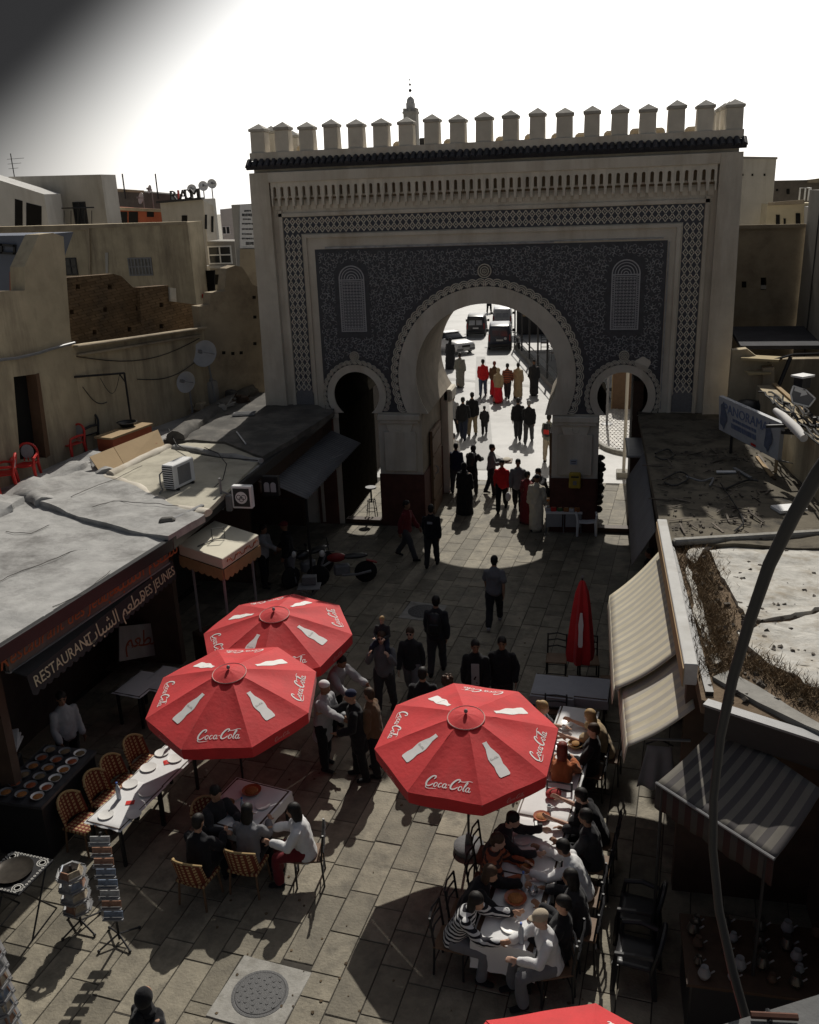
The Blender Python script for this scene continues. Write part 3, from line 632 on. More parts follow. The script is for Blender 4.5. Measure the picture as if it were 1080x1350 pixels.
wall('wall', A2, B2, [(90, 458), (120, 453), (180, 445), (268, 432)], OCHRE, w2, 0.0, .3)
F2 = wallfn(A2, B2)
for (xa, ya), (xb, yb), hh in (((96, 457), (268, 432), .12), ((100, 468), (262, 442), .07)):
    p, q = onwall(xa, ya, A2, B2), onwall(xb, yb, A2, B2); b = MB(); b.bar(F2(p[0], p[1], hh / 2), F2(q[0], q[1], hh / 2), hh + .1, .07); b.build('ledge', OCHRE2, w2, bevel=.02)
A3, B3 = (-8.45, .35), (-6.5, 3.2)
w3 = thing('ruined_wall', 'broken brown rendered wall with an uneven top beside the left edge of the gate', 'wall', (-8, 3, 3.0))
wall('wall', A3, B3, [(262, 404), (277, 402), (278, 386), (296, 384), (299, 354), (310, 350), (319, 352), (326, 362), (333, 375), (345, 380)], OCHRE2, w3, 0.0, .4)
for x, y in [(335, 392), (336, 418), (336, 453), (295, 465), (307, 466), (318, 465)]:
    wquad('putlog_hole', A3, B3, rect(x - 2, y - 2, x + 2, y + 2), BLACK, w3, 0, .012)
BRICK = mat('thin_brick', (.18, .125, .075), .92, .25, 3, 0, 30, .15, stain=(.05, .045, .04), stain_scale=.9, stain_amt=.75)
def brickify(t, b):
    co = t.nodes.new('ShaderNodeTexCoord'); mp = t.nodes.new('ShaderNodeMapping'); mp.inputs['Rotation'].default_value = (R(90), 0, R(12)); mp.inputs['Scale'].default_value = (1, 1, 1)
    br_ = t.nodes.new('ShaderNodeTexBrick'); br_.inputs['Scale'].default_value = 3.2; br_.inputs['Mortar Size'].default_value = .02; br_.inputs['Color1'].default_value = (1, 1, 1, 1); br_.inputs['Color2'].default_value = (.72, .7, .68, 1); br_.inputs['Mortar'].default_value = (.5, .48, .45, 1)
    t.links.new(co.outputs['Object'], mp.inputs[0]); t.links.new(mp.outputs[0], br_.inputs[0]); mx = t.nodes.new('ShaderNodeMix'); mx.data_type = 'RGBA'; mx.blend_type = 'MULTIPLY'; mx.inputs[0].default_value = 1
    old = b.inputs['Base Color'].links[0].from_socket; t.links.new(old, mx.inputs[6]); t.links.new(br_.outputs[0], mx.inputs[7]); t.links.new(mx.outputs[2], b.inputs['Base Color'])
tune(BRICK, brickify)
A4, B4 = (-11.4, -4.4), (-8.45, 5.0)
bw = thing('brick_wall', 'old thin-brick wall with rows of square putlog holes above the courtyard wall', 'wall', (-11, 1, 5.0))
holes = [rect(x - 2.6, y - 3, x + 2.6, y + 3) for x, y in [(103, 378), (145, 378), (95, 411), (139, 408), (182, 407), (213, 402), (125, 438), (171, 434), (213, 430)]]
wall('wall', A4, B4, [(70, 368), (88, 366), (150, 361), (160, 364), (181, 384), (184, 390), (186, 379), (222, 376), (223, 397), (262, 402), (264, 440)], BRICK, bw, 4.0, .35, holes)
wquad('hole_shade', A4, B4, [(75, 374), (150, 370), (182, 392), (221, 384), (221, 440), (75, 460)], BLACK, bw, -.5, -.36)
wquad('lime_patch', A4, B4, [(222, 379), (230, 380), (231, 398), (223, 397)], LIME, bw, .0, .06)
wquad('buttress', A4, B4, [(180, 381), (186, 386), (186, 425), (182, 425)], BRICK, bw, 0, .12)

def house(name, label, Y, x0, y0, x1, y1, m, depth=6.0, z0=0.0, cat='house'):
    depth = min(depth, 1.4); p, q = gy(x0, y0, Y), gy(x1, y1, Y); A, B = (p.x, Y), (q.x, Y); t = thing(name, label, cat, ((p.x + q.x) / 2, Y, 0))
    b = MB(); b.prism([(0, z0), (q.x - p.x, z0), (q.x - p.x, q.z), (0, p.z)], wallfn(A, B), -depth, 0); b.build('wall', m, t); return t, A, B
t, A, B = house('ochre_house', 'flat-roofed ochre house with one barred window above the brick wall', 9.0, -120, 303, 247, 293, OCHRE)
window(A, B, 170, 340, 201, 364, t, 7, 2, GREYM, -.03, mat('pale_curtained_glass', (.16, .15, .13), .4, .4, 6)); window(A, B, 85, 340, 102, 363, t, 2, 2, BLACKM, -.03)
wquad('awning_rail', A, B, [(139, 333), (143, 333), (143, 360), (140, 360)], DIRTPL, t, 0, .03)
wquad('parapet', A, B, [(-120, 302), (118, 296), (118, 303), (-120, 309)], OCHRE2, t, 0, .06); wquad('parapet', A, B, [(118, 296), (247, 292), (247, 296), (118, 301)], OCHRE2, t, 0, .05)
wquad('downpipe', A, B, [(116, 300), (119, 300), (121, 372), (118, 372)], OCHRE2, t, 0, .08)
t, A, B = house('white_house', 'white cubic roof house with tall dark door, upper left', 17.0, 11, 233, 133, 230, DIRTPL)
window(A, B, 98, 266, 115, 298, t, 2, 1, BLACKM); wquad('door', A, B, [(52, 274), (66, 274), (66, 300), (52, 300)], BLACK, t, 0, .02); b = MB()
for x in range(-40, 134, 9):
    p = wallfn(A, B)(*onwall(x, 277, A, B), .7); q = wallfn(A, B)(*onwall(x, 300, A, B), .7); b.tube([p, q], .02, 4)
b.tube([wallfn(A, B)(*onwall(-60, 278, A, B), .7), wallfn(A, B)(*onwall(134, 273, A, B), .7)], .03, 4); b.build('railing', BLACKM, t)
b = MB(); p = wallfn(A, B)(*onwall(8, 262, A, B), -1); b.tube([p, p + Vector((0, 0, 2.1))], .025, 5)
for k in range(3): b.tube([p + Vector((-.25, 0, 1.4 + .22 * k)), p + Vector((.3 + .2 * k, 0, 1.42 + .22 * k))], .009, 4)
an = b.build('aerial', BLACKM, t)
t, A, B = house('stair_house', 'whitewashed lean-to with two dark openings at the left edge of the roofs', 15.0, -120, 200, 58, 256, WHITEPL); wquad('opening', A, B, [(20, 262), (30, 265), (30, 300), (20, 300)], BLACK, t, 0, .02); wquad('opening', A, B, [(35, 267), (55, 272), (55, 300), (35, 300)], BLACK, t, 0, .02)
t, A, B = house('orange_house', 'orange-red roof house with dark openings between the white house and the corner house', 20.0, 134, 273, 222, 278, REDPL)
for q in (rect(151, 279, 168, 296), rect(170, 279, 182, 296), rect(194, 278, 203, 286)): wquad('opening', A, B, q, BLACK, t, 0, .03)
wquad('parapet', A, B, [(134, 272), (222, 276), (222, 280), (134, 276)], OCHRE2, t, 0, .1)
t, A, B = house('dark_roof_house', 'dark grey rendered house top behind the orange one', 24.0, 143, 249, 224, 256, mat('dark_grey_render', (.10, .095, .088), .9, .3, 2)); wquad('parapet', A, B, [(143, 248), (190, 251), (190, 254), (143, 252)], OCHRE2, t, 0, .1)
b = MB()
for x in (168, 211): p = wallfn(A, B)(*onwall(x, 262, A, B), .2); b.tube([p, p + Vector((0, 0, 1.3))], .04, 5)
b.build('vent_pipe', BLACKM, t)
A5, B5 = (gy(212, 266, 16).x, 16.0), (gy(267, 263, 16).x, 16.0)
t, A, B = house('corner_house', 'pale corner house with rooftop letters and three white dishes', 16.0, 211, 267, 268, 262, DIRTPL, 5.0)
cx, cz = B[0], gy(268, 262, 16).z
C_, D_ = (cx + .002, 16.0), (cx + 1.5, 21.0)
wall('side_wall', C_, D_, [(268, 264), (282, 272)], CREAM, t, 0, .2)
for q in (rect(270, 283, 272.5, 302), rect(278.5, 285, 281, 306)): wquad('window', C_, D_, q, BLACK, t, 0, .03)
wquad('window', A, B, rect(240, 284, 247, 305), BLACK, t, 0, .03); wquad('window', A, B, rect(246, 325, 249.5, 346), BLACK, t, 0, .03)
wquad('cornice', A, B, [(209, 265), (269, 260), (269, 263), (209, 268)], BLACKM, t, 0, .25)
Fh = wallfn(A, B)
for ch, x, m in (('R', 230, BLACKM), ('I', 237, REDP), ('A', 243, BLACKM), ('D', 250, BLACKM), ('M', 257.5, BLACKM), ('I', 264, BLACKM)):
    u, z = onwall(x, 258.5 - (x - 230) * .09, A, B); b = MB(); b.text(ch, lambda a, c, h: Fh(u + a, z + c, .1 + h), .62, .12); b.build('roof_letter', m, t)
def dish(label, base, top, r, aim, group, parentless=True, m=None):
    t = thing('satellite_dish', label, 'satellite dish', base, 0, group); o = Vector(base); v = Vector(top) - o
    b = MB(); b.tube([(0, 0, 0), v], .03, 6); b.build('mast', GREYM, t, world=False)
    d = Vector(aim).normalized(); q = d.to_track_quat('Z', 'X').to_matrix(); b = MB(); b.lathe([(.02, 0), (r * .5, r * .05), (r * .85, r * .17), (r, r * .25), (r * 1.0, r * .29), (r * .85, r * .21), (r * .5, r * .09), (.02, r * .04)], 22, v + d * .06, q); b.build('dish', m or DISH, t, world=False, smooth=True)
    b = MB(); e = v + d * (r * 1.0) ; b.tube([v + q @ Vector((0, -r * .95, r * .25)), e], .015, 5); b.box(e, (.09, .09, .12), q); b.build('receiver_arm', GREYM, t, world=False); return t
DISH = mat('grey_dish_paint', (.45, .45, .46), .5, .1, 5, 0, 30, .4)
for n, (x, y, r, dz) in enumerate(((253.5, 250, .22, .5), (268, 246, .23, .7), (279, 243, .22, .9))):
    p = gy(x, y, 17.5); dish(('leftmost and lowest of the white dishes on the corner house roof', 'middle of the three white dishes on the corner house roof', 'highest white dish, at the right on the corner house roof')[n], (p.x, p.y, p.z - dz), p, r, (.3 + .2 * n, -1, .25), 'dishes on the corner house roof', m=WHITEP)
for n, (x, y, r) in enumerate(((200, 250, .22), (189, 262, .3))):
    p = gy(x, y, 22); dish(('small dark dish on the skyline above the dark grey house', 'dark round dish in front of the dark grey house')[n], (p.x, p.y, p.z - 1.6), p, r, (-.8, -1, .3), 'dishes behind the orange house')
t, A, B = house('far_pale_house', 'small pale house far behind, right of the dishes', 30.0, 290, 276, 309, 274, WHITEPL, 4); window(A, B, 293, 298, 304, 309, t, 2, 1, WHITEP)
t, A, B = house('hotel_house', 'narrow pale house carrying a large white painted sign beside the gate', 8.0, 305, 270, 345, 268, DIRTPL, 3)
wquad('sign_panel', A, B, rect(317, 270, 345, 327), WHITEP, t, 0, .05); Fh = wallfn(A, B); b = MB()
for y, x0_, x1_, hh in ((278, 323, 331, 1.2), (283.5, 320, 333, 2.0), (289, 321, 332, 1.0), (295, 320, 334, 1.2), (302, 320, 334, 1.1), (308.5, 320, 333, 1.1), (314.5, 320, 335, 1.2), (321, 325, 335, 2.2)):
    x = x0_
    while x < x1_: w_ = RND.uniform(.5, 1.3); b.prism([onwall(*q_, A, B) for q_ in rect(x, y - hh, x + w_, y + hh * RND.uniform(.6, 1))], Fh, .052, .06); x += w_ + RND.uniform(.35, .7)
b.build('sign_lettering', BLACKM, t)['kind'] = 'stuff'
wquad('plinth', A, B, rect(319, 328, 345, 420), OCHRE2, t, .0, .2)
t, A, B = house('glazed_bay_house', 'dark little house with a white framed glazed bay below the corner house', 11.0, 273, 318, 309, 318, GREYPL, 3)
window(A, B, 275, 324, 306, 348, t, 2, 2, WHITEP); wquad('window', A, B, rect(283, 362, 298, 375), BLACK, t, 0, .03); wquad('sill', A, B, rect(273, 350, 308, 353), WHITEPL, t, 0, .3)
rs = thing('red_shop_awning', 'small red awning with white mark between the houses, left of the ruined wall', 'awning', gy(262, 385, 10)); A, B = (gy(240, 380, 10).x, 10.0), (gy(285, 380, 10).x, 10.0)
wquad('fabric', A, B, [(249, 371), (264, 370), (266, 383), (250, 384)], REDC, rs, 0, .1); wquad('counter', A, B, [(250, 388), (277, 386), (277, 391), (250, 392)], REDP, rs, 0, .4); wquad('mark', A, B, [(253, 376), (262, 374), (260, 378), (263, 381), (255, 380)], WHITEC, rs, .1, .11)
wquad('recess', A, B, [(246, 358), (280, 357), (280, 386), (246, 386)], BLACK, rs, -.3, -.2)
bs = thing('blue_shed', 'blue-grey shed wall with a black bracket at the left edge above the doorway', 'shed', gy(20, 350, -1)); A, B = (gy(-120, 350, -1).x, -1.0), (gy(60, 350, -1).x, -1.0)
BLUEPL = mat('blue_grey_plaster', (.15, .165, .205), .9, .15, 1.5)
wquad('wall', A, B, [(-120, 313), (47, 310), (30, 360), (30, 400), (-120, 400)], BLUEPL, bs, -2, 0); wquad('brick_post', A, B, rect(21, 357, 32, 383), REDPL, bs, 0, .3)
b = MB(); F_ = wallfn(A, B)
for xa, ya, xb, yb in ((0, 322, 22, 324), (0, 333, 22, 334), (4, 321, 4, 334), (21, 322, 21, 335)): b.bar(F_(*onwall(xa, ya, A, B), .06), F_(*onwall(xb, yb, A, B), .06), .06, .06)
b.build('bracket', BLACKM, bs)

# ---------------------------------------------------------------- left shop row and its roofs
def slab(name, pix, z, th, m, parent, uneven=0.0, n=0):
    pts = [gz(x, y, z) for x, y in pix]; b = MB()
    b.prism([(p.x, p.y) for p in pts], lambda u, v, h: Vector((u, v, h)), z - th, z); o = b.build(name, m, parent)
    if uneven: roughen(o, uneven, n)
    return o
def roughen(o, amp, cuts=20, freq=1.2, seed=0):
    bm = bmesh.new(); bm.from_mesh(o.data)
    bmesh.ops.triangulate(bm, faces=bm.faces)
    for _ in range(4):
        es = [e for e in bm.edges if e.calc_length() > cuts]
        if not es: break
        bmesh.ops.subdivide_edges(bm, edges=es, cuts=1)
        bmesh.ops.triangulate(bm, faces=[f for f in bm.faces if len(f.verts) > 3])
    zt = max(v.co.z for v in bm.verts)
    for v in bm.verts:
        if v.co.z > zt - .02:
            v.co.z += amp * noise.noise(Vector((v.co.x * freq + seed, v.co.y * freq, 0))) + amp * .5 * noise.noise(Vector((v.co.x * freq * 3, v.co.y * freq * 3 + seed, 5)))
    bmesh.ops.recalc_face_normals(bm, faces=bm.faces); bm.to_mesh(o.data); bm.free()
    o.data.polygons.foreach_set('use_smooth', [True] * len(o.data.polygons)); o.data.set_sharp_from_angle(angle=R(50))
sr = thing('shop_row', 'low flat-roofed row of shops and a restaurant along the left of the street', 'shop building', (-7.5, -8, 0))
b = MB(); b.box((-9.0, -9.0, 1.69), (3.6, 26.8, 3.38)); b.build('back_room', mat('dark_inner_wall', (.06, .05, .042), .9, .3, 2), sr)  # back room in one very dark brown
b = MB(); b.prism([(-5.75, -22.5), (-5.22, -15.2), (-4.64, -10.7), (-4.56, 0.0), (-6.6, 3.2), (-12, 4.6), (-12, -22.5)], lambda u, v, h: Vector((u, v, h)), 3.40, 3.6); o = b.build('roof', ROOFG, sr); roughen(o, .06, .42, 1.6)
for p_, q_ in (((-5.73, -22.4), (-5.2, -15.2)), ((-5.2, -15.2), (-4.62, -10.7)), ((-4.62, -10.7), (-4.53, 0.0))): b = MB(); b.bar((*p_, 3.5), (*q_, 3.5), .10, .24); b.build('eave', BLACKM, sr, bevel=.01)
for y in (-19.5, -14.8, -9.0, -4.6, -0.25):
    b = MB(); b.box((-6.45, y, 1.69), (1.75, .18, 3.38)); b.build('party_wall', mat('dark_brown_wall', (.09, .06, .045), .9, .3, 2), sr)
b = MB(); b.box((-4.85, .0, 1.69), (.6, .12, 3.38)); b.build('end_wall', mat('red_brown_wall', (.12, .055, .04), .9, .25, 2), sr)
b = MB(); b.bar((-4.66, -6.0, 3.18), (-4.62, -.1, 3.18), .06, .45); b.build('fascia', WOOD, sr)
o = slab('pale_roof', [(138, 629), (222, 588), (296, 574), (352, 598), (270, 676), (232, 672)], 3.67, .10, mat('cream_roof', (.45, .42, .34), .85, .14, 1.4, .3, 10, .2, stain=(.22, .2, .16), stain_scale=1.1, stain_amt=.6), sr, .02, .5)
o = slab('dark_roof', [(215, 578), (290, 540), (340, 517), (400, 527), (441, 542), (346, 603), (296, 582)], 3.73, .14, ROOFD, sr, .05, .35)
def lump(name, pix, z, r, m, parent, flat=.5):
    pts = [gz(x, y, z) for x, y in pix]; b = MB(); rings = []
    full = []
    for a, c in zip(pts[:-1], pts[1:]):
        for k in range(6): full.append(a.lerp(c, k / 6))
    full.append(pts[-1])
    for i, p in enumerate(full):
        d = (full[min(i + 1, len(full) - 1)] - full[max(0, i - 1)]).normalized(); s = Vector((d.y, -d.x, 0)); ring = []
        for k in range(10):
            a = 2 * PI * k / 10; q = p + s * math.cos(a) * r + Vector((0, 0, math.sin(a) * r * flat)); nn = noise.noise(q * 2.3); ring.append(q + Vector((nn * r * .5, nn * r * .4, nn * r * .35)))
        rings.append(ring)
    b.loft(rings); return b.build(name, m, parent, smooth=True)
o = slab('upper_screed', [(50, 660), (80, 671), (112, 682), (150, 692), (190, 702), (222, 707), (232, 700), (270, 678), (232, 667), (180, 641), (138, 628), (122, 606), (90, 620), (45, 642)], 3.70, .16, ROOFG, sr, .05, .3)
lump('mortar_ridge', [(30, 652), (48, 654), (60, 664)], 3.62, .26, ROOFG, sr, .6)
lump('mortar_ridge', [(66, 668), (84, 674), (112, 684), (150, 694), (190, 704), (216, 708)], 3.59, .11, ROOFG, sr, .4)
for n_, pix in enumerate((((-5, 768), (30, 752), (55, 744), (92, 728), (118, 724)), ((92, 655), (128, 640), (160, 628), (192, 612)), ((120, 668), (150, 660), (205, 664), (240, 668)), ((70, 800), (105, 785), (150, 748)), ((10, 700), (40, 704), (70, 690)))):
    z_ = 3.625 if n_ in (0, 3, 4) else 3.735; b = MB(); b.tube([q_ + Vector((.05 * noise.noise(q_ * 3.1), .05 * noise.noise(q_ * 3.7 + Vector((5, 5, 5))), .012 * noise.noise(q_ * 5))) for q_ in [gz(*pix[i_], z_).lerp(gz(*pix[i_ + 1], z_), k_ / 8) for i_ in range(len(pix) - 1) for k_ in range(8)]], .007, 4); b.build('crack_filling', ROOFD, sr)
lump('mortar_ridge', [(-30, 690), (0, 668), (45, 642), (90, 620), (122, 606)], 3.60, .40, ROOFG, sr, .40)
lump('mortar_ridge', [(122, 607), (130, 615), (138, 628)], 3.62, .22, ROOFG, sr, .7)
lump('mortar_ridge', [(138, 629), (180, 642), (232, 668), (272, 678)], 3.62, .12, CREAM, sr, .6)
lump('mortar_ridge', [(145, 627), (185, 607), (222, 590)], 3.66, .13, CREAM, sr, .8)
lump('mortar_ridge', [(230, 590), (290, 600), (344, 608)], 3.68, .10, ROOFG, sr, .7)
lump('rubble_bank', [(232, 580), (262, 556), (300, 533), (340, 514)], 3.70, .30, ROOFD, sr, .8)
b = MB(); p = gz(222, 690, 3.65); q = gz(268, 668, 3.65); b.bar(p, q, .10, .12); b.build('gutter', GREYM, sr, bevel=.02)
b = MB(); p = gz(221, 690, 3.64); b.box(p + Vector((0, 0, .06)), (.35, .22, .12), R(20), (.8, .8)); b.build('roof_stone', ROOFD, sr, bevel=.04)
# sheet of cardboard leaning on the roof kerb
cbd = thing('cardboard_sheet', 'long tan cardboard sheet leaning on the roof kerb beside the chairs', 'cardboard', gz(170, 600, 3.70)); CARD = mat('cardboard', (.36, .26, .15), .9, .08, 3)
q = [gz(118, 603, 3.95), gz(208, 567, 4.02), gz(219, 592, 3.64), gz(135, 628, 3.64)]
nrm = (q[1] - q[0]).cross(q[3] - q[0]).normalized() * .02; mid0, mid1 = q[0].lerp(q[1], .33), q[3].lerp(q[2], .33)
for a, c, d, e in ((q[0], mid0, mid1, q[3]), (mid0 + (q[1] - q[0]) * .006, q[1], q[2], mid1 + (q[2] - q[3]) * .006)):
    b = MB(); vs = [a, c, d, e]; b.add(vs + [v - nrm for v in vs], [(0, 1, 2, 3), (7, 6, 5, 4), (0, 4, 5, 1), (1, 5, 6, 2), (2, 6, 7, 3), (3, 7, 4, 0)]); b.build('panel', CARD, cbd)
for f_ in (.2, .55, .85):
    c = q[0].lerp(q[1], f_).lerp(q[3].lerp(q[2], f_), .5); a = (q[1] - q[0]).normalized(); u = (q[0] - q[3]).normalized(); n_ = a.cross(u).normalized(); n_ = n_ if n_.y < 0 else -n_
    b = MB()
    for k in range(3): b.bar(c + u * (.06 - .06 * k) - a * .12 + n_ * .012, c + u * (.06 - .06 * k) + a * .12 + n_ * .012, .03, .004, n_)
    b.build('printed_mark', mat('faded_red_print', (.34, .16, .10), .9), cbd)
lt = thing('low_chest', 'low dark red chest with a pale top standing against the courtyard wall', 'chest', gz(165, 592, 3.60)); b = MB(); b.box((0, .1, .22), (1.5, .5, .44), R(78)); b.build('body', REDPL, lt, world=False); b = MB(); b.box((0, .1, .46), (1.6, .56, .05), R(78)); b.build('top', CARD, lt, world=False)
bas = thing('washing_basin', 'black basin on the pale top of the low chest', 'basin', lt.location + Vector((-.1, .45, .485))); b = MB(); b.lathe([(.16, 0), (.25, .12), (.27, .12), (.24, .1), (.14, .02), (.01, .02)], 16); b.build('bowl', BLACKP, bas, world=False, smooth=True)
# iron arm over the terrace
ia = thing('terrace_post', 'thin black iron post with a long arm fixed to the ochre wall', 'frame', gz(176, 577, 3.60)); b = MB(); p0 = Vector((0, 0, 0)); o = Vector(ia.location); zt = 1.75; b.tube([(0, 0, 0), (0, 0, zt)], .03, 6); b.build('post', BLACKM, ia, world=False)
b = MB(); e = F2(*onwall(97, 497, A2, B2), .02) - o; b.tube([(0, 0, zt), (e.x, e.y, e.z)], .028, 6); b.tube([(0, 0, zt - .25), (e.x * .1, e.y * .1, zt)], .02, 5); b.build('arm', BLACKM, ia, world=False); b = MB(); b.tube([(e.x * t_, e.y * t_, zt - .45 * math.sin(PI * (t_ - .1) / .4)) for t_ in [.1 + .05 * k for k in range(9)]], .008, 4); b.build('wire', BLACKM, ia, world=False)
# the two big dishes and the plastic drum by the wall
p = gz(285, 534, 3.73); dish('larger grey dish on the taller mast by the ochre wall', p, gy(273, 468, p.y), .40, (-.1, -1, .45), 'dishes on the shop roof')
p = gz(254, 545, 3.73); dish('smaller grey dish on the short mast by the ochre wall', p, gy(249, 505, p.y), .31, (-.2, -1, .4), 'dishes on the shop roof')
dr = thing('plastic_drum', 'pale upright drum standing behind the dish mast', 'drum', gz(279, 530, 3.70)); b = MB(); b.lathe([(.24, 0), (.26, .3), (.24, .62), (.20, .66), (.01, .66)], 16); b.build('body', GREYPL, dr, world=False, smooth=True); b = MB(); b.lathe([(.12, .66), (.12, .72), (.01, .73)], 12); b.build('lid', GREYM, dr, world=False)
for n, (x, y, d, m) in enumerate(((306, 527, (.4, .35, .3), ROOFD), (338, 512, (.7, .5, .25), BLACKP), (266, 540, (.35, .3, .22), OCHRE2), (290, 541, (.4, .4, .16), GREYPL), (318, 530, (.5, .4, .2), WOOD))):
    p = gz(x, y, 3.72); t = thing('scrap_heap', ('dark broken box left of the black scrap on the shop roof', 'black scrap and bent sheet against the gate on the shop roof', 'brown block at the foot of the small dish', 'flat pale block at the foot of the large dish', 'dark timber pile in the middle of the roof scrap')[n], 'scrap', p, RND.uniform(0, 3), 'scrap on the shop roof'); b = MB(); b.box((0, 0, d[2] / 2), d, R(10), (.8, .7)); b.build('block', m, t, world=False, bevel=.03)
    b = MB()
    for k in range(6): b.bar((RND.uniform(-.3, .3), RND.uniform(-.3, .3), .03), (RND.uniform(-.5, .5), RND.uniform(-.5, .5), RND.uniform(.05, .35)), .04, .03)
    b.build('lath', m, t, world=False)
p = gz(322, 547, 3.76); t = thing('grating_panel', 'pale flat grating lying on the dark roof', 'grating', p); b = MB(); b.box((0, 0, .03), (.62, .4, .03), R(15)); 
for k in range(5): b.box((0, -.16 + .08 * k, .055), (.6, .02, .02), R(15))
b.build('grating', GREYM, t, world=False)
p = gz(312, 569, 3.77); q = gz(324, 585, 3.77); t = thing('white_stick', 'white stick lying on the dark roof', 'stick', p); b = MB(); b.tube([p, q], .018, 6); b.build('stick', WHITEP, t)
t = thing('roof_cable', 'black cable snaking over the dark and pale roofs above the air conditioner', 'cable', gz(260, 590, 3.70)); b = MB(); b.tube([gz(x, y, 3.78) for x, y in [(222, 565), (232, 585), (252, 597), (290, 603), (340, 607)]], .014, 5); b.tube([gz(x, y, 3.78) for x, y in [(270, 590), (288, 598), (299, 612), (294, 632), (283, 642)]], .012, 5); b.build('cable', BLACKM, t)
# air conditioner
p = gz(238, 641, 3.67); ac = thing('air_conditioner', 'white air conditioning unit standing on the pale shop roof', 'air conditioner', p, R(-12)); ac.scale = (.86,) * 3; b = MB(); b.box((0, 0, .36), (.34, .86, .62)); b.build('casing', WHITEP, ac, world=False, bevel=.02)
b = MB(); b.box((0, -.435, .36), (.30, .012, .54)); b.build('grille_backing', BLACK, ac, world=False)
for k in range(9): b = MB(); b.box((0, -.445, .13 + k * .058), (.30, .02, .022)); b.build('louvre', WHITEP, ac, world=False)
b = MB(); b.box((.175, .0, .36), (.012, .5, .45)); b.build('side_panel', GREYM, ac, world=False); b = MB(); b.box((0, -.3, .03), (.4, .06, .06)); b.box((0, .3, .03), (.4, .06, .06)); b.build('foot', BLACKM, ac, world=False); b = MB(); b.tube([(-.18, -.35, .5), (-.28, -.4, .4), (-.28, -.42, .15), (-.2, -.45, .03), (-.1, -.7, .03)], .02, 6); b.build('hose', GREYM, ac, world=False)
# restaurant signboard and lettered valance
ARAB = '\ufe8f\ufe8e\ufe92\ufeb8\ufedf\ufe8d \ufee2\ufecc\ufec4\ufee3'
SIGNBG = mat('faded_signboard', (.12, .10, .09), .7, .3, 2.5, stain=(.22, .20, .17), stain_scale=1.5, stain_amt=.5); ORANGE = mat('orange_sign_paint', (.36, .11, .045), .7, .2, 5); CREAMP = mat('cream_lettering', (.50, .46, .32), .7, .1, 5)
rsb = thing('restaurant_sign', 'long faded signboard with orange hand-painted lettering under the left eave', 'sign', (-5.2, -12, 3.2))
def along(pa, pb, z):
    a, c = gz(*pa, z), gz(*pb, z); d = (c - a).normalized(); n = Vector((d.y, -d.x, 0)); return (lambda u, v, h: a + d * u + n * h + Vector((0, 0, v))), (c - a).length
FB, LB = along((10, 870), (221, 729), 3.20)
b = MB(); b.prism([(0, -.20), (LB, -.20), (LB, .20), (0, .20)], FB, -.06, 0); b.build('board', SIGNBG, rsb, bevel=.01)
for z_ in (-.21, .21): b = MB(); b.prism([(-.02, z_ - .012), (LB + .02, z_ - .012), (LB + .02, z_ + .012), (-.02, z_ + .012)], FB, -.07, .02); b.build('frame_rail', GREYM, rsb)
b = MB(); b.text('Restaurant des Jeunes', lambda u, v, h: FB(LB * .30 + u + v * .25, v, .004 + h), .33, .006); b.build('lettering', ORANGE, rsb); b = MB(); b.text(ARAB, lambda u, v, h: FB(LB * .80 + u, .02 + v, .004 + h), .44, .006); b.build('lettering', ORANGE, rsb)
va = thing('restaurant_awning', 'black scalloped awning lettered RESTAURANT DES JEUNES in cream along the left shopfront', 'awning', (-4.9, -12, 2.8)); BLK = mat('black_canvas', (.03, .03, .032), .85, .15, 4)
FV, LV = along((36, 893), (228, 741), 2.92); n = 26; sc_ = []
for k in range(n):
    for j_ in range(6): sc_.append((LV * (k + j_ / 6) / n, -.29 - .05 * math.sin(PI * j_ / 6)))
poly = [(0, 0)] + sc_ + [(LV, -.29), (LV, 0)]
b = MB(); b.prism(poly, lambda u, v, h: FV(u, v, h - v * .15), -.012, 0); b.build('valance', BLK, va); b = MB(); b.prism([(-.42, .08), (.0, .0), (.0, .02), (-.42, .11)], lambda u, v, h: FV(h, v, u), 0, LV); b.build('canopy', BLK, va)
for s_, f_, z_ in (('RESTAURANT', .19, .25), ('DES JEUNES', .85, .25), (ARAB, .53, .34)):
    b = MB(); b.text(s_, lambda u, v, h: FV(LV * f_ + u, -.15 + v, .006 + h + (.15 - v) * .15), z_, .006); b.build('lettering', CREAMP, va)
bn = thing('wall_banner', 'pale banner with dark red Arabic lettering inside the dim restaurant front', 'banner', gx(185, 842, -6.2)); q_ = [gx(x, y, -6.2) for x, y in ((158, 826), (216, 820), (216, 862), (158, 872))]; FN_ = lambda u, v, h: q_[0].lerp(q_[1], u).lerp(q_[3].lerp(q_[2], u), v) + Vector((h, 0, 0)); b = MB(); b.prism([(0, 0), (1, 0), (1, 1), (0, 1)], FN_, -.02, 0); b.build('cloth', DIRTPL, bn); b = MB(); b.text(ARAB.split(' ')[1], lambda u, v, h: FN_(.5 + u / 1.5, .45 - v / .75, h + .006), .5, .006); b.build('lettering', REDPL, bn)
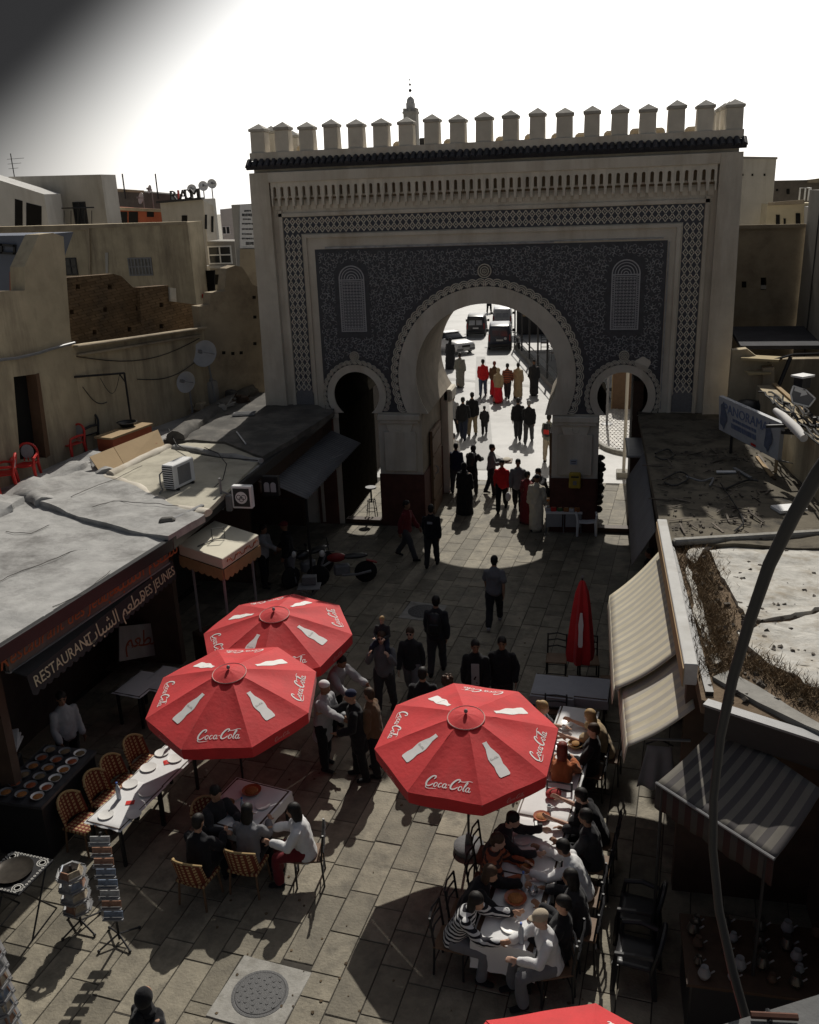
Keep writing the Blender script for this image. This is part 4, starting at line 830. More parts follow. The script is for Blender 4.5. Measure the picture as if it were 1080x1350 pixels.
# kiosk with cream roof
kq = [gz(235, 718, 3.08), gz(283, 686, 3.10), gz(341, 705, 3.0), gz(293, 737, 2.98)]
ki = thing('kiosk', 'small kiosk with a cream box roof and scalloped red-lettered fringe by the restaurant', 'kiosk', (-4.4, -9.1, 0)); KC = mat('cream_sheet', (.60, .56, .45), .7, .07, 2, 0, 30, .25)
b = MB(); dn = Vector((0, 0, -.22)); b.add(kq + [v + dn for v in kq], [(0, 1, 2, 3), (7, 6, 5, 4), (0, 4, 5, 1), (1, 5, 6, 2), (2, 6, 7, 3), (3, 7, 4, 0)]); b.build('roof_box', KC, ki, bevel=.012)
for a, c in ((kq[0], kq[3]), (kq[3], kq[2])):
    L = (c - a).length; d = (c - a).normalized(); n_ = Vector((d.y, -d.x, 0)); k = max(5, int(L / .16)); pl = [(0, 0)]
    for j in range(k):
        for s_ in range(5): pl.append((L * (j + s_ / 5) / k, -.20 - .05 * math.sin(PI * s_ / 5)))
    pl += [(L, -.2), (L, 0)]; b = MB(); b.prism(pl, lambda u, v, h: a + d * u + Vector((0, 0, v - .222)) + n_ * (h + .01), 0, .012); b.build('fringe', mat('tan_canvas', (.30, .20, .10), .85, .15, 5), ki)
a, c = kq[3], kq[2]; d = (c - a).normalized(); n_ = Vector((d.y, -d.x, 0)); b = MB(); [b.tube([a.lerp(c, .1 + .085 * k_) + Vector((0, 0, -.11 + .05 * math.sin(2.1 * k_ + q_))) + d * .09 * q_ / 3 + n_ * .016 for q_ in range(4)], .010, 4) for k_ in range(10)]; b.build('lettering', ORANGE, ki)
for x, y in ((-3.98, -9.98), (-3.80, -8.9), (-4.9, -9.4)): b = MB(); b.tube([(x, y, 0), (x, y, 2.8)], .03, 6); b.build('post', GREYM, ki)
b = MB(); b.box((-4.45, -9.2, .5), (.8, 1.1, 1.0), R(-35)); b.build('counter', WOOD, ki, bevel=.02)
b = MB(); b.tube([kq[0].lerp(kq[3], .3) + Vector((.1, .1, .02)), kq[0].lerp(kq[2], .45) + Vector((0, 0, .03))], .014, 5); f0 = kq[0].lerp(kq[2], .42); b.tube([f0 + Vector(v) for v in ((0, 0, .02), (.22, .12, .02), (.22, .12, .25), (0, 0, .25), (0, 0, .02))], .012, 5); b.build('roof_bracket', BLACKM, ki)
# box signs
def boxsign(name, label, quad, Y, th, inner):
    A, B = (gy(quad[0], 0, Y).x, Y), (gy(quad[2], 0, Y).x, Y); t = thing(name, label, 'sign', gy((quad[0] + quad[2]) / 2, quad[3], Y)); return t, A, B
t, A, B = boxsign('ring_sign', 'square white box sign with interlocking rings in a disc, fixed above the kiosk', (303, 640, 335, 672), -8.3, .12, None)
tl, br_ = gy(304, 641, -8.3), gy(333, 671, -8.3); cxz = ((tl.x + br_.x) / 2, (tl.z + br_.z) / 2); hw = (br_.x - tl.x) / 2; hz = (tl.z - br_.z) / 2
b = MB(); b.box((cxz[0], -8.22, cxz[1]), (hw * 2, .16, hz * 2)); b.build('case', WHITEP, t, bevel=.015)
b = MB(); b.box((cxz[0], -8.305, cxz[1]), (hw * 1.62, .012, hz * 1.62)); b.build('face', BLACKP, t)
YX = Matrix.Rotation(R(90), 3, 'X'); b = MB(); b.lathe([(hw * .6, 0), (hw * .6, .008), (.001, .009)], 28, (cxz[0], -8.312, cxz[1]), YX); b.build('disc', WHITEP, t)
b = MB()
for dx, dz in ((-.24, .05), (.0, -.16), (.24, .05), (0, .0)):
    if dz == 0.0 and dx == 0: continue
    b.lathe([(hw * .20, 0), (hw * .20, .006), (hw * .25, .006), (hw * .25, 0)], 20, (cxz[0] + dx * hw, -8.32, cxz[1] + dz * hw), YX)
b.build('ring', BLACKP, t)
b = MB(); b.tube([(tl.x, -8.22, cxz[1]), (-4.62, -8.22, cxz[1] + .1)], .02, 6); b.tube([(-4.62, -8.25, cxz[1] - .3), (-4.62, -8.25, cxz[1] + .4)], .03, 6); b.build('bracket', GREYM, t); b = MB(); b.box((tl.x - .12, -8.2, cxz[1] - hz * .7), (.12, .1, .34)); b.build('ballast_box', GREYM, t, bevel=.01)
tl, br_ = gy(344, 628, -6.2), gy(368, 655, -6.2); t = thing('arch_sign', 'dark box sign with two pale arch shapes next to the corrugated awning', 'sign', ((tl.x + br_.x) / 2, -6.2, br_.z)); b = MB(); b.box(((tl.x + br_.x) / 2, -6.13, (tl.z + br_.z) / 2), (br_.x - tl.x, .14, tl.z - br_.z)); b.build('case', BLACKP, t, bevel=.015)
for s_ in (-1, 1):
    w_ = (br_.x - tl.x) * .16; cx = (tl.x + br_.x) / 2 + s_ * w_ * 1.25; cz = (tl.z + br_.z) / 2; b = MB(); b.prism([(cx - w_, cz - .13)] + arc(cx, cz + .04, w_, 180, 0, 10) + [(cx + w_, cz - .13)], lambda u, v, h: Vector((u, h, v)), -6.215, -6.20); b.build('arch_shape', mat('pale_acrylic', (.5, .5, .52), .4), t)
b = MB(); b.tube([(br_.x, -6.13, (tl.z + br_.z) / 2), (-4.6, -6.13, (tl.z + br_.z) / 2 + .1)], .02, 6); b.build('bracket', GREYM, t)
# corrugated awning by the gate
co = thing('corrugated_awning', 'grey corrugated sheet awning sloping over the shop nearest the gate', 'awning', (-4.3, -2.7, 2.8)); b = MB(); NC = 150
b.grid(lambda u, v: Vector((-4.72 + v * 1.0, -5.35 + u * 5.25, 3.02 - v * .42 + .022 * math.sin(u * 2 * PI * 36))), NC * 2, 3); o = b.build('sheet', mat('weathered_zinc', (.13, .13, .135), .6, .2, 2, 0, 30, .4), co, smooth=True, fix=False)
md = o.modifiers.new('thickness', 'SOLIDIFY'); md.thickness = .01
for y in (-5.2, -2.6, -.2): b = MB(); b.tube([(-4.95, y, 2.55), (-3.76, y, 2.57)], .02, 6); b.build('bracket', BLACKM, co)
b = MB(); b.tube([(-3.8, -5.2, 0), (-3.8, -5.2, 2.58)], .035, 6); b.build('post', BLACKM, co)

# ---------------------------------------------------------------- right-hand side
Y1 = 4.0; x1 = gy(1062, 298, Y1).x; A, B = (6.3, Y1), (x1, Y1)
t = thing('brown_side_wall', 'stained brown wall with a small niche adjoining the right edge of the gate', 'wall', (7.6, Y1, 3)); wall('wall', A, B, [(960, 299), (1063, 297)], OCHRE2, t, 0, .3, [rect(1003, 366, 1010.5, 382)])
wquad('niche_back', A, B, rect(1001, 364, 1012, 384), BLACK, t, -.4, -.31); wquad('niche_sill', A, B, rect(1003, 376, 1010, 381), DIRTPL, t, -.1, .05); wquad('hole', A, B, rect(978, 371, 984, 379), BLACK, t, 0, .012); wquad('coping', A, B, [(960, 297), (1063, 295), (1063, 300), (960, 302)], OCHRE2, t, 0, .08)
t = thing('grey_return_wall', 'smooth grey wall returning towards the viewer at the right edge', 'wall', (x1, 0, 3)); b = MB(); b.box((x1 + .2, -.6, 4.6), (.4, 9.0, 9.2)); b.build('wall', GREYPL, t); b = MB(); b.tube([(x1 - .03, 2.2, 9.0), (x1 - .03, 2.2, 3.6)], .02, 5); b.build('pipe', BLACKM, t)
t, A, B = house('white_block', 'tall white rendered block behind the brown side wall', 14.0, 966, 208, 1024, 209, DIRTPL, 5); wquad('parapet', A, B, [(966, 206), (1025, 207), (1025, 210), (966, 209)], GREYPL, t, 0, .06)
for x in (979, 992, 1008): wquad('vent', A, B, rect(x - 1.2, 229, x + 1.2, 232), BLACK, t, 0, .02)
t, A, B = house('dark_block', 'dark rough house top against the sky at the right edge', 22.0, 1022, 238, 1120, 236, mat('dark_rough_render', (.14, .12, .10), .95, .3, 2), 5); wquad('window', A, B, rect(1037, 249, 1041, 256), BLACK, t, 0, .03); wquad('window', A, B, rect(1023, 249, 1026, 252), BLACK, t, 0, .03); wquad('parapet', A, B, [(1064, 237), (1120, 230), (1120, 240), (1064, 241)], OCHRE2, t, 0, .2)
t, A, B = house('cream_block', 'cream house with two dark windows over the brown side wall at right', 12.0, 1012, 269, 1130, 266, mat('cream_render', (.52, .45, .31), .9, .12, 2), 4)
for q in (rect(1023, 283, 1028, 298), rect(1049, 281, 1055, 298), rect(1033, 288, 1036, 298)): wquad('window', A, B, q, BLACK, t, 0, .03)
wquad('parapet', A, B, [(1012, 267), (1060, 263), (1060, 269), (1012, 271)], OCHRE2, t, 0, .1); wquad('wing', A, B, [(1060, 272), (1130, 266), (1130, 320), (1060, 320)], WHITEPL, t, 0, .8)
b = MB(); F_ = wallfn(A, B)
for xa, xb in ((1057, 1069), (1064, 1071)):
    p, q = F_(*onwall(xa, 265, A, B), -.5), F_(*onwall(xb, 265, A, B), -.5); h = Vector((0, 0, .45)); b.tube([p, p + h, q + h, q], .03, 5)
b.build('roof_rail', WHITEP, t)
p = gy(945, 172, 20); t = thing('striped_mast', 'orange-red and white plastic barrel standing behind the last merlons', 'barrel', (p.x, 20, p.z - 1.2))
for k, m in enumerate((REDPL, WHITEP, REDPL)): b = MB(); b.lathe([(.16, .55 * k), (.18, .55 * k + .05), (.18, .55 * k + .5), (.16, .55 * k + .55)], 12); b.build('band', m, t, world=False)
# clutter in the corner by the gate
t = thing('corner_shed', 'low rusty ochre shed with a dark sheet roof in the corner right of the gate', 'shed', (7.5, -.5, 3.4)); A, B = (6.55, -1.2), (8.95, -1.2)
wall('wall', A, B, [(966, 462), (985, 460), (1003, 474), (1080, 473), (1095, 473)], OCHRE, t, 2.5, .3); wquad('pier', A, B, [(1003, 482), (1018, 480), (1018, 545), (1003, 545)], OCHRE2, t, 0, .35)
zt = onwall(1040, 473, A, B)[1]
b = MB(); b.box((7.9, 1.5, zt + .12), (2.2, 2.6, .10), Matrix.Rotation(R(3), 3, 'X')); b.build('sheet_roof', mat('dark_sheet', (.05, .05, .058), .9, .3, 2), t); b = MB(); b.box((7.1, -1.35, zt + .04), (.9, .5, .06), R(-20)); b.box((7.0, -1.55, zt - .28), (.55, .35, .05), R(10)); b.build('lit_board', mat('pale_board', (.42, .34, .2), .9, .15, 3), t)
b = MB(); b.tube([(7.75, -1.5, zt + .1), (7.3, -1.7, 4.0)], .05, 6); b.tube([(7.2, -1.6, zt + .0), (7.8, -1.5, zt + .16), (9, -1.5, zt + .2)], .03, 5); b.build('pipe', BLACKM, t)
b = MB(); b.ball((6.75, -2.1, 4.05), (.5, .4, .4)); b.ball((7.25, -2.2, 4.25), (.35, .4, .35)); o = b.build('black_sack', BLACKP, t, smooth=True)
t = thing('right_shop_row', 'low shop building with littered flat roofs along the right of the street', 'shop building', (6, -8, 0))
b = MB(); b.prism([(4.34, -9.9), (4.22, -.02), (9.0, -.02), (9.0, -9.9)], lambda u, v, h: Vector((u, v, h)), 3.42, 3.6); o = b.build('roof', ROOFB, t); roughen(o, .05, .45)
b = MB(); b.prism([(4.52, -15.0), (4.42, -9.9), (9.6, -9.9), (9.6, -17.6)], lambda u, v, h: Vector((u, v, h)), 3.3, 3.5); o = b.build('rear_roof', EARTH, t); roughen(o, .07, .3)
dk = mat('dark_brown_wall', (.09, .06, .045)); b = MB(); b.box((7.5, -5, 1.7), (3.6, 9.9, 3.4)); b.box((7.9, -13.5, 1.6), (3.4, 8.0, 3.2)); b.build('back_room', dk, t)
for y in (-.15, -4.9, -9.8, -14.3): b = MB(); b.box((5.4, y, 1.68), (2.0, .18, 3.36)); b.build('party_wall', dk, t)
b = MB(); b.box((4.42, -5.0, 3.3), (.14, 9.8, .5)); b.build('fascia', WOOD, t); b = MB(); b.bar((4.58, -15.05, 3.28), (9.6, -17.7, 3.28), .12, .36); b.build('fascia', BLACKM, t); b = MB(); b.bar((4.56, -15.06, 3.49), (9.58, -17.71, 3.49), .16, .03); b.build('drip_edge', GREYM, t)
b = MB(); b.bar((4.62, -14.9, 3.5), (4.46, -9.9, 3.52), .10, .10); b.build('dark_gutter', BLACKM, t)
b = MB(); b.bar((4.5, -9.95, 3.62), (7.2, -9.2, 3.62), .16, .12); b.build('roof_kerb', CONC, t, bevel=.03)
for n, pix in enumerate(([(938, 730), (1000, 706), (1030, 702), (1095, 650), (1100, 800), (1060, 812), (1012, 818), (985, 822), (968, 792), (952, 765)], [(972, 836), (1005, 828), (1040, 822), (1095, 806), (1095, 915), (1060, 905), (1025, 885), (995, 868), (975, 850)], [(903, 735), (930, 712), (968, 704), (965, 712), (930, 728), (915, 745)], [(905, 745), (912, 760), (925, 800), (938, 850), (950, 880), (940, 880), (925, 845), (912, 800)])):
    pts = [gz(x, y, 3.5) for x, y in pix]; full = []
    for a, c in zip(pts, pts[1:] + pts[:1]):
        for k in range(5):
            q = a.lerp(c, k / 5); s_ = .06; full.append((q.x + s_ * noise.noise(q * 4), q.y + s_ * noise.noise(q * 4 + Vector((9, 9, 9)))))
    b = MB(); b.prism(full, lambda u, v, h: Vector((u, v, h)), 3.40, 3.555); o = b.build('lime_crust', LIME, t); roughen(o, .05, .22, 2.0, n)
slab('grey_crust', [(940, 893), (960, 885), (1000, 905), (1085, 955), (1085, 965), (1000, 925)], 3.56, .1, mat('grey_crust', (.26, .25, .23), .9, .3, 3, .4, 12, .15), t, .03, .25)
wd = MB()
for k in range(5200):
    if k < 3800: x, y = RND.gauss(925, 14), RND.uniform(718, 895); x += (y - 718) * .19 - 8
    else: s_ = RND.random(); x, y = 985 + 95 * s_ + RND.gauss(0, 9), 872 + 55 * s_ + RND.gauss(0, 7)
    p = gz(x, y, 3.5)
    if not (4.5 < p.x < 9.4): continue
    h = RND.uniform(.05, .20); d = Vector((RND.uniform(-.16, .16), RND.uniform(-.16, .16), h)); s_ = Vector((RND.uniform(-1, 1), RND.uniform(-1, 1), 0)).normalized() * RND.uniform(.003, .009)
    q = p + d * .5 + Vector((RND.uniform(-.04, .04), RND.uniform(-.04, .04), 0)); wd.add([p - s_, p + s_, q + s_ * .8, q - s_ * .8, p + d], [(0, 1, 2, 3), (3, 2, 4)])
tag(wd.build('dry_weeds', WEED, fix=False), kind='stuff')
st = MB()
for k in range(260):
    x, y = RND.uniform(905, 1080), RND.uniform(700, 930); p = gz(x, y, 3.53)
    if p.x < 4.6 or p.x > 9.3 or p.y > -9.9: continue
    s_ = RND.uniform(.015, .06); st.box(p, (s_ * 1.4, s_, s_), Matrix.Rotation(RND.uniform(0, 6), 3, Vector((RND.random(), RND.random(), RND.random() + .1)).normalized()), (.7, .8))
for k in range(240):
    x, y = RND.uniform(860, 1010), RND.uniform(590, 715); p = gz(x, y, 3.62)
    if p.x < 4.5 or p.y < -9.7: continue
    s_ = RND.uniform(.01, .04); st.box(p, (s_ * 1.8, s_, s_ * .7), Matrix.Rotation(RND.uniform(0, 6), 3, 'Z'), (.7, .8))
tag(st.build('rubble', mat('dark_rubble', (.11, .095, .08), .95, .4, 6, rnd=.2, island=True)), kind='stuff')
lt_ = MB()
for k in range(70):
    x, y = RND.uniform(860, 1010), RND.uniform(585, 705); p = gz(x, y, 3.63)
    if 4.5 < p.x < 6.8 and -9.6 < p.y < -.6:
        a_ = RND.uniform(0, PI); d_ = Vector((math.cos(a_), math.sin(a_), RND.uniform(-.05, .12))) * RND.uniform(.1, .5); lt_.bar(p, p + d_, RND.uniform(.01, .04), RND.uniform(.008, .02))
tag(lt_.build('roof_debris', mat('grey_brown_debris', (.14, .12, .10), .95, .4, 6, rnd=.5, island=True)), kind='stuff')
# litter and cables on the near flat roof
for n, pts in enumerate((([(864, 598), (880, 592), (888, 600), (876, 606), (864, 602)]), ([(874, 632), (896, 622), (908, 630), (890, 640), (876, 636)]), ([(950, 637), (962, 655), (975, 675), (980, 690), (968, 700), (978, 692)]), ([(905, 628), (925, 634), (940, 630), (936, 640)]), ([(955, 645), (985, 633), (1000, 634)]))):
    t = thing('cable_coil', ('small black hose loop nearest the gate on the right roof', 'large black hose ring on the right roof near the eave', 'long thin black wire trailing to the front kerb of the right roof', 'short pale wire in the middle of the right roof', 'black pipe lying below the painted signboard')[n], 'hose', gz(*pts[0], 3.64), 0, 'hoses and wires on the right roof'); P_ = [gz(x, y, 3.66) for x, y in pts]; Q = []
    for i in range(len(P_) - 1):
        p0, p1, p2, p3 = P_[max(0, i - 1)], P_[i], P_[i + 1], P_[min(len(P_) - 1, i + 2)]
        for k in range(5): s_ = k / 5; Q.append(.5 * ((2 * p1) + (p2 - p0) * s_ + (2 * p0 - 5 * p1 + 4 * p2 - p3) * s_ ** 2 + (3 * p1 - p0 - 3 * p2 + p3) * s_ ** 3))
    b = MB(); b.tube(Q + [P_[-1]], .02 if n != 2 else .012, 5); b.build('hose', GREYM if n == 3 else BLACKP, t)
for n, (xa, ya, xb, yb, w_) in enumerate(((945, 622, 970, 622, .10), (968, 617, 990, 630, .07), (998, 602, 1018, 628, .08), (1000, 600, 1022, 632, .05))):
    p, q = gz(xa, ya, 3.64), gz(xb, yb, 3.64); t = thing('plank', ('pale painted slat lying on the right roof', 'grey slat lying askew beside the pale one', 'pale batten along the foot of the painted signboard', 'dark batten beside the pale one under the signboard')[n], 'plank', p, 0, 'planks on the right roof'); b = MB(); b.bar(p, q, w_, .03); b.build('board', (WHITEP, GREYM, CARD, WOOD)[n], t)
p = gz(1040, 672, 3.62); t = thing('white_slab', 'white tile lying at the front right of the littered roof', 'tile', p); b = MB(); b.box((0, 0, .03), (.55, .35, .05), R(20)); b.build('tile', WHITEP, t, world=False)
# long ochre parapet with cables on it
A, B = (7.0, -1.9), (7.75, -11.2); t = thing('right_parapet', 'ochre parapet wall with cables heaped on top behind the painted signboard', 'wall', (7.3, -6, 3.5)); b = MB()
wl = wallfn(B, A); L = (Vector(B) - Vector(A)).length
b = MB(); b.prism([(0, 3.2), (L, 3.2), (L, 4.75), (0, 4.55)], wl, -.05, .35); b.build('wall', OCHRE, t); b = MB()
for k in range(26):
    u0 = RND.uniform(.5, L - 2.5); z = 4.62 + .2 * u0 / L; hh = RND.uniform(-.25, .35); b.tube([wl(u0 + s_ * .3, z + .03 + RND.uniform(0, .14), hh + RND.uniform(-.05, .05)) for s_ in range(RND.randint(4, 9))], .022, 5)
b.build('cable', BLACKM, t); b = MB(); b.prism([(0, 4.58), (L, 4.78), (L, 4.81), (0, 4.61)], wl, .30, .40); b.build('coping_edge', CARD, t)
t = thing('rolled_sheet', 'thick white rolled sheet lying on the right parapet', 'roll', wl(L * .6, 4.85, -.4)); b = MB(); b.tube([gy(1022, 541, -5.4), gy(1032, 549, -5.7), gy(1050, 566, -6.3), gy(1060, 578, -6.7)], [.06, .09, .10, .08], 12); b.build('roll', WHITEC, t, smooth=True)
t = thing('iron_rack', 'black iron rack frame on the right parapet behind the cables', 'frame', gy(1060, 570, -6)); b = MB()
for xa, ya, xb, yb in ((1010, 562, 1080, 560), (1030, 570, 1080, 573), (1074, 550, 1073, 576), (1035, 568, 1060, 561)): b.bar(gy(xa, ya, -6), gy(xb, yb, -6), .06, .06)
b.build('frame', BLACKM, t)
# painted signboard
q = [gy(948, 522, -3.6), gy(1030, 558, -5.6), gy(1025, 607, -5.6), gy(948, 566, -3.6)]; t = thing('painted_signboard', 'faded white and blue PANORAMA signboard on two legs on the right roof', 'sign', gz(985, 640, 3.6))
nrm = (q[1] - q[0]).cross(q[3] - q[0]).normalized(); nrm = nrm if nrm.dot(CAM - q[0]) > 0 else -nrm
SB = mat('blue_washed_sign', (.45, .46, .48), .6, .12, 3, stain=(.24, .26, .31), stain_scale=3, stain_amt=.6)
b = MB(); b.add(q + [v - nrm * .10 for v in q], [(0, 1, 2, 3), (7, 6, 5, 4), (0, 4, 5, 1), (1, 5, 6, 2), (2, 6, 7, 3), (3, 7, 4, 0)]); b.build('board', SB, t)
def onsign(u, v, h): return q[0].lerp(q[1], u).lerp(q[3].lerp(q[2], u), v) + nrm * (h + .02)
W_ = (q[1] - q[0]).length; H_ = (q[3] - q[0]).length; b = MB(); b.text('PANORAMA', lambda u, v, h: onsign(.46 + u / W_, .27 - v / H_, h), .30, .006)
for v_, u_, e_, hh in ((.50, .26, .66, .045), (.68, .24, .64, .075)):
    while u_ < e_: w_ = RND.uniform(.008, .02); b.prism([(u_, v_ - hh), (u_ + w_, v_ - hh * .8), (u_ + w_, v_ + hh), (u_, v_ + hh * .9)], onsign, 0, .006); u_ += w_ + RND.uniform(.006, .014)
b.build('lettering', mat('washed_blue_letters', (.16, .20, .32), .7), t)['kind'] = 'stuff'
for u in (.09, .84):
    b = MB(); pl = [(u + .055 * math.cos(a) * (1 + .3 * math.sin(3 * a + u * 9)), .5 + .38 * math.sin(a) * (1 + .15 * math.cos(5 * a))) for a in [k * 2 * PI / 18 for k in range(18)]]; b.prism(pl, onsign, 0, .006); b.build('painted_figure', mat('washed_blue_figure', (.12, .14, .20), .7, .3, 8), t)
b = MB(); b.prism([(.58, .88), (.66, .88), (.66, .94), (.58, .94)], onsign, 0, .006); b.build('red_mark', REDP, t)
for u in (.22, .97): p = onsign(u, 1.0, -.05); b = MB(); b.tube([p + Vector((0, 0, .2)), (p.x, p.y, 3.6)], .035, 6); b.build('leg', BLACKM if u < .5 else CARD, t)
b = MB(); p = onsign(1.0, 0, -.05); p2 = onsign(1.0, 1.0, -.05); b.tube([p, p + Vector((.35, .1, -.05)), p2 + Vector((.35, .1, -.1)), p2], .025, 5); b.build('stay', GREYM, t)
# arrow sign on two stems
P0 = gy(1058, 514, -5.2); t = thing('arrow_sign', 'grey faceted sign with a white arrow on two thin stems at the right edge', 'sign', (P0.x, P0.y, 4.7)); F_ = lambda u, v, h: Vector((P0.x + u, P0.y + h, P0.z + v)); s_ = .0175
pl = [((x - 1058) * s_, (514 - y) * s_) for x, y in [(1047, 509), (1062, 514), (1073, 524), (1067, 534), (1048, 529), (1045, 519)]]
b = MB(); b.prism(pl, F_, -.03, .0); b.build('face', mat('grey_sign_face', (.16, .16, .17), .5), t); b = MB()
for a, c in zip(pl, pl[1:] + pl[:1]): b.bar(F_(*a, -.03), F_(*c, -.03), .03, .03)
b.build('rim', WHITEP, t)
b = MB(); b.prism([(-.17, -.01), (-.02, -.06), (-.04, -.02 - .11), (.10, -.09), (.03, .04), (.0, .0), (-.16, .07)], F_, -.045, -.031); b.build('arrow', WHITEP, t)
for dx in (-.13, .06): b = MB(); b.tube([F_(dx, -.28, 0), F_(dx + .02, -1.05, 0)], .014, 5); b.build('stem', WHITEP, t)
b = MB(); b.box(F_(.02, .26, .2), (.38, .3, .04), R(40)); b.build('hood', WHITEP, t); b = MB(); b.box(F_(.02, .12, .2), (.26, .22, .22), R(40)); b.build('lamp_box', BLACKM, t)
# white beam and striped awnings
t = thing('white_beam', 'long white boxed beam above the sunlit striped awning', 'beam', (4.45, -12, 3.6)); b = MB(); b.bar((4.40, -14.7, 3.66), (4.34, -9.3, 3.66), .17, .30); b.build('box', BEAMW, t, bevel=.01); b = MB(); b.bar((4.31, -14.71, 3.62), (4.25, -9.29, 3.62), .015, .26); b.build('face_board', CARD, t)
def canvas(name, quad, m, parent, sag=.05, ny=24, nx=10, uvn=1.0, th=.008):
    a, bq, c, d = [Vector(v) for v in quad]; g_ = MB()
    g_.grid(lambda u, v: a.lerp(bq, u).lerp(d.lerp(c, u), v) - Vector((0, 0, sag * math.sin(PI * v) + .012 * math.sin(u * 40) * v)), ny, nx); o = g_.build(name, m, parent, smooth=True, fix=False)
    me = o.data; l = me.uv_layers.new(name='UVMap'); w_ = ny + 1
    for lp in me.loops: k = lp.vertex_index; l.data[lp.index].uv = ((k % w_) / ny, (k // w_) / nx)
    md = o.modifiers.new('thickness', 'SOLIDIFY'); md.thickness = th; return o
STR = stripes('cream_grey_stripe', (.50, .45, .34), (.385, .36, .31), 16, 0); STR2 = stripes('cream_grey_stripe_near', (.50, .45, .34), (.40, .37, .32), 9, 0)
t = thing('striped_awning', 'sunlit cream and grey striped awning over the right-hand shop', 'awning', (4.0, -12, 2.8)); canvas('canopy', [(4.40, -9.3, 3.28), (4.42, -13.3, 3.28), (3.52, -13.3, 2.56), (3.46, -10.0, 2.56)], STR, t, .07)
canvas('valance', [(3.46, -10.0, 2.56), (3.52, -13.3, 2.56), (3.49, -13.3, 2.32), (3.43, -10.0, 2.30)], STR, t, .0, 40, 3); b = MB(); b.tube([(3.5, -10.0, 2.55), (3.56, -13.3, 2.55)], .02, 6); b.build('front_rail', GREYM, t)
t = thing('lower_striped_awning', 'shorter cream striped awning overlapping the near end of the sunlit one', 'awning', (4.1, -13.7, 2.8)); canvas('canopy', [(4.44, -12.55, 3.20), (4.50, -14.6, 3.12), (3.68, -14.62, 2.48), (3.62, -12.75, 2.50)], STR2, t, .06); canvas('valance', [(3.62, -12.75, 2.50), (3.68, -14.62, 2.48), (3.64, -14.6, 2.2), (3.58, -12.75, 2.24)], STR2, t, 0, 24, 3)
for y in (-12.9, -14.4): b = MB(); b.tube([(4.5, y, 2.5), (3.68, y, 2.47)], .02, 6); b.build('arm', GREYM, t)
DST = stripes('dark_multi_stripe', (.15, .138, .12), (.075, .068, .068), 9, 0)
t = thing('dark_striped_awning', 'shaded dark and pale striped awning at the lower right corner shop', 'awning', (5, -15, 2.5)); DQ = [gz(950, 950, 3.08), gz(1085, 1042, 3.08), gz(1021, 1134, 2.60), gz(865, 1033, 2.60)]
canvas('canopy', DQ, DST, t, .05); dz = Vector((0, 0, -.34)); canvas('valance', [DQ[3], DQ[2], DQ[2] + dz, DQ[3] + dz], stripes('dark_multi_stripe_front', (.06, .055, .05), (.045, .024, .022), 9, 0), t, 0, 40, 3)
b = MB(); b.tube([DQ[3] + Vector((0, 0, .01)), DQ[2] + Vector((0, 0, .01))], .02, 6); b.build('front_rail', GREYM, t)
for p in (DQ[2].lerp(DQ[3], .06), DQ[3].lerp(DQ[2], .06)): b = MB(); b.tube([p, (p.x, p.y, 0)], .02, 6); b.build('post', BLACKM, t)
# ribbed blind by the right arch
t = thing('ribbed_blind', 'narrow grey ribbed blind hanging along the shop next to the right arch', 'blind', (4.2, -4, 2.6)); b = MB(); b.grid(lambda u, v: Vector((4.30 - .42 * v, -8.4 + 5.6 * u, 3.25 - .75 * v + .012 * math.sin(u * 2 * PI * 46))), 276, 3); o = b.build('blind', mat('grey_slats', (.15, .15, .155), .7, .15, 3), t, smooth=True, fix=False); md = o.modifiers.new('thickness', 'SOLIDIFY'); md.thickness = .012
b = MB(); b.bar((4.14, -2.6, 3.05), (4.14, -.4, 2.95), .5, .06); b.build('blind_box', GREYM, t, bevel=.02)
# terrace ledge and bent pole near the viewer
t = thing('terrace_ledge', 'pale concrete ledge at the bottom right corner', 'ledge', (4.2, -22, 5.5)); b = MB(); b.prism([(3.30, -22.0), (4.9, -21.15), (6.5, -23.5), (4.9, -25.0)], lambda u, v, h: Vector((u, v, h)), 5.35, 5.55); b.build('slab', mat('dark_concrete', (.10, .10, .10), .85, .2, 3, .3, 20), t, bevel=.02); b = MB(); b.prism([(3.9, -22.4), (4.9, -21.9), (5.9, -23.4), (4.9, -24.4)], lambda u, v, h: Vector((u, v, h)), 0, 5.34); b.build('pier', GREYPL, t)
t = thing('bent_pole', 'thick dark grey bent pole rising from the ledge in front of the right roofs', 'pole', (4.02, -21.5, 5.55)); b = MB()
ctl = [CAM + d * ray(x, y) for (x, y), d in (((986, 1352), 4.75), ((966, 1280), 4.72), ((948, 1200), 4.66), ((940, 1120), 4.58), ((941, 1050), 4.48), ((950, 970), 4.36), ((966, 895), 4.24), ((988, 820), 4.1), ((1014, 745), 3.95), ((1046, 680), 3.85), ((1078, 625), 3.75), ((1120, 565), 3.6), ((1180, 500), 3.5))]
b.tube(ctl, [.024, .024, .022, .021, .021, .023, .025, .026, .028, .030, .032, .033, .034], 14); b.build('tube', mat('grey_pole_paint', (.022, .022, .024), .5, .15, 6, 0, 30, .35), t, smooth=True)
p = gz(1020, 1338, 5.58); t = thing('iron_bar', 'short rusty iron bar lying on the pale ledge', 'bar', p); b = MB(); b.tube([gz(990, 1338, 5.58), gz(1052, 1341, 5.58)], .018, 6); b.build('bar', mat('rusty_iron', (.10, .045, .03), .8, .3, 12), t); b = MB(); b.tube([gz(1012, 1331, 5.57), gz(1016, 1348, 5.57)], .012, 5); b.build('bracket', BLACKM, t)
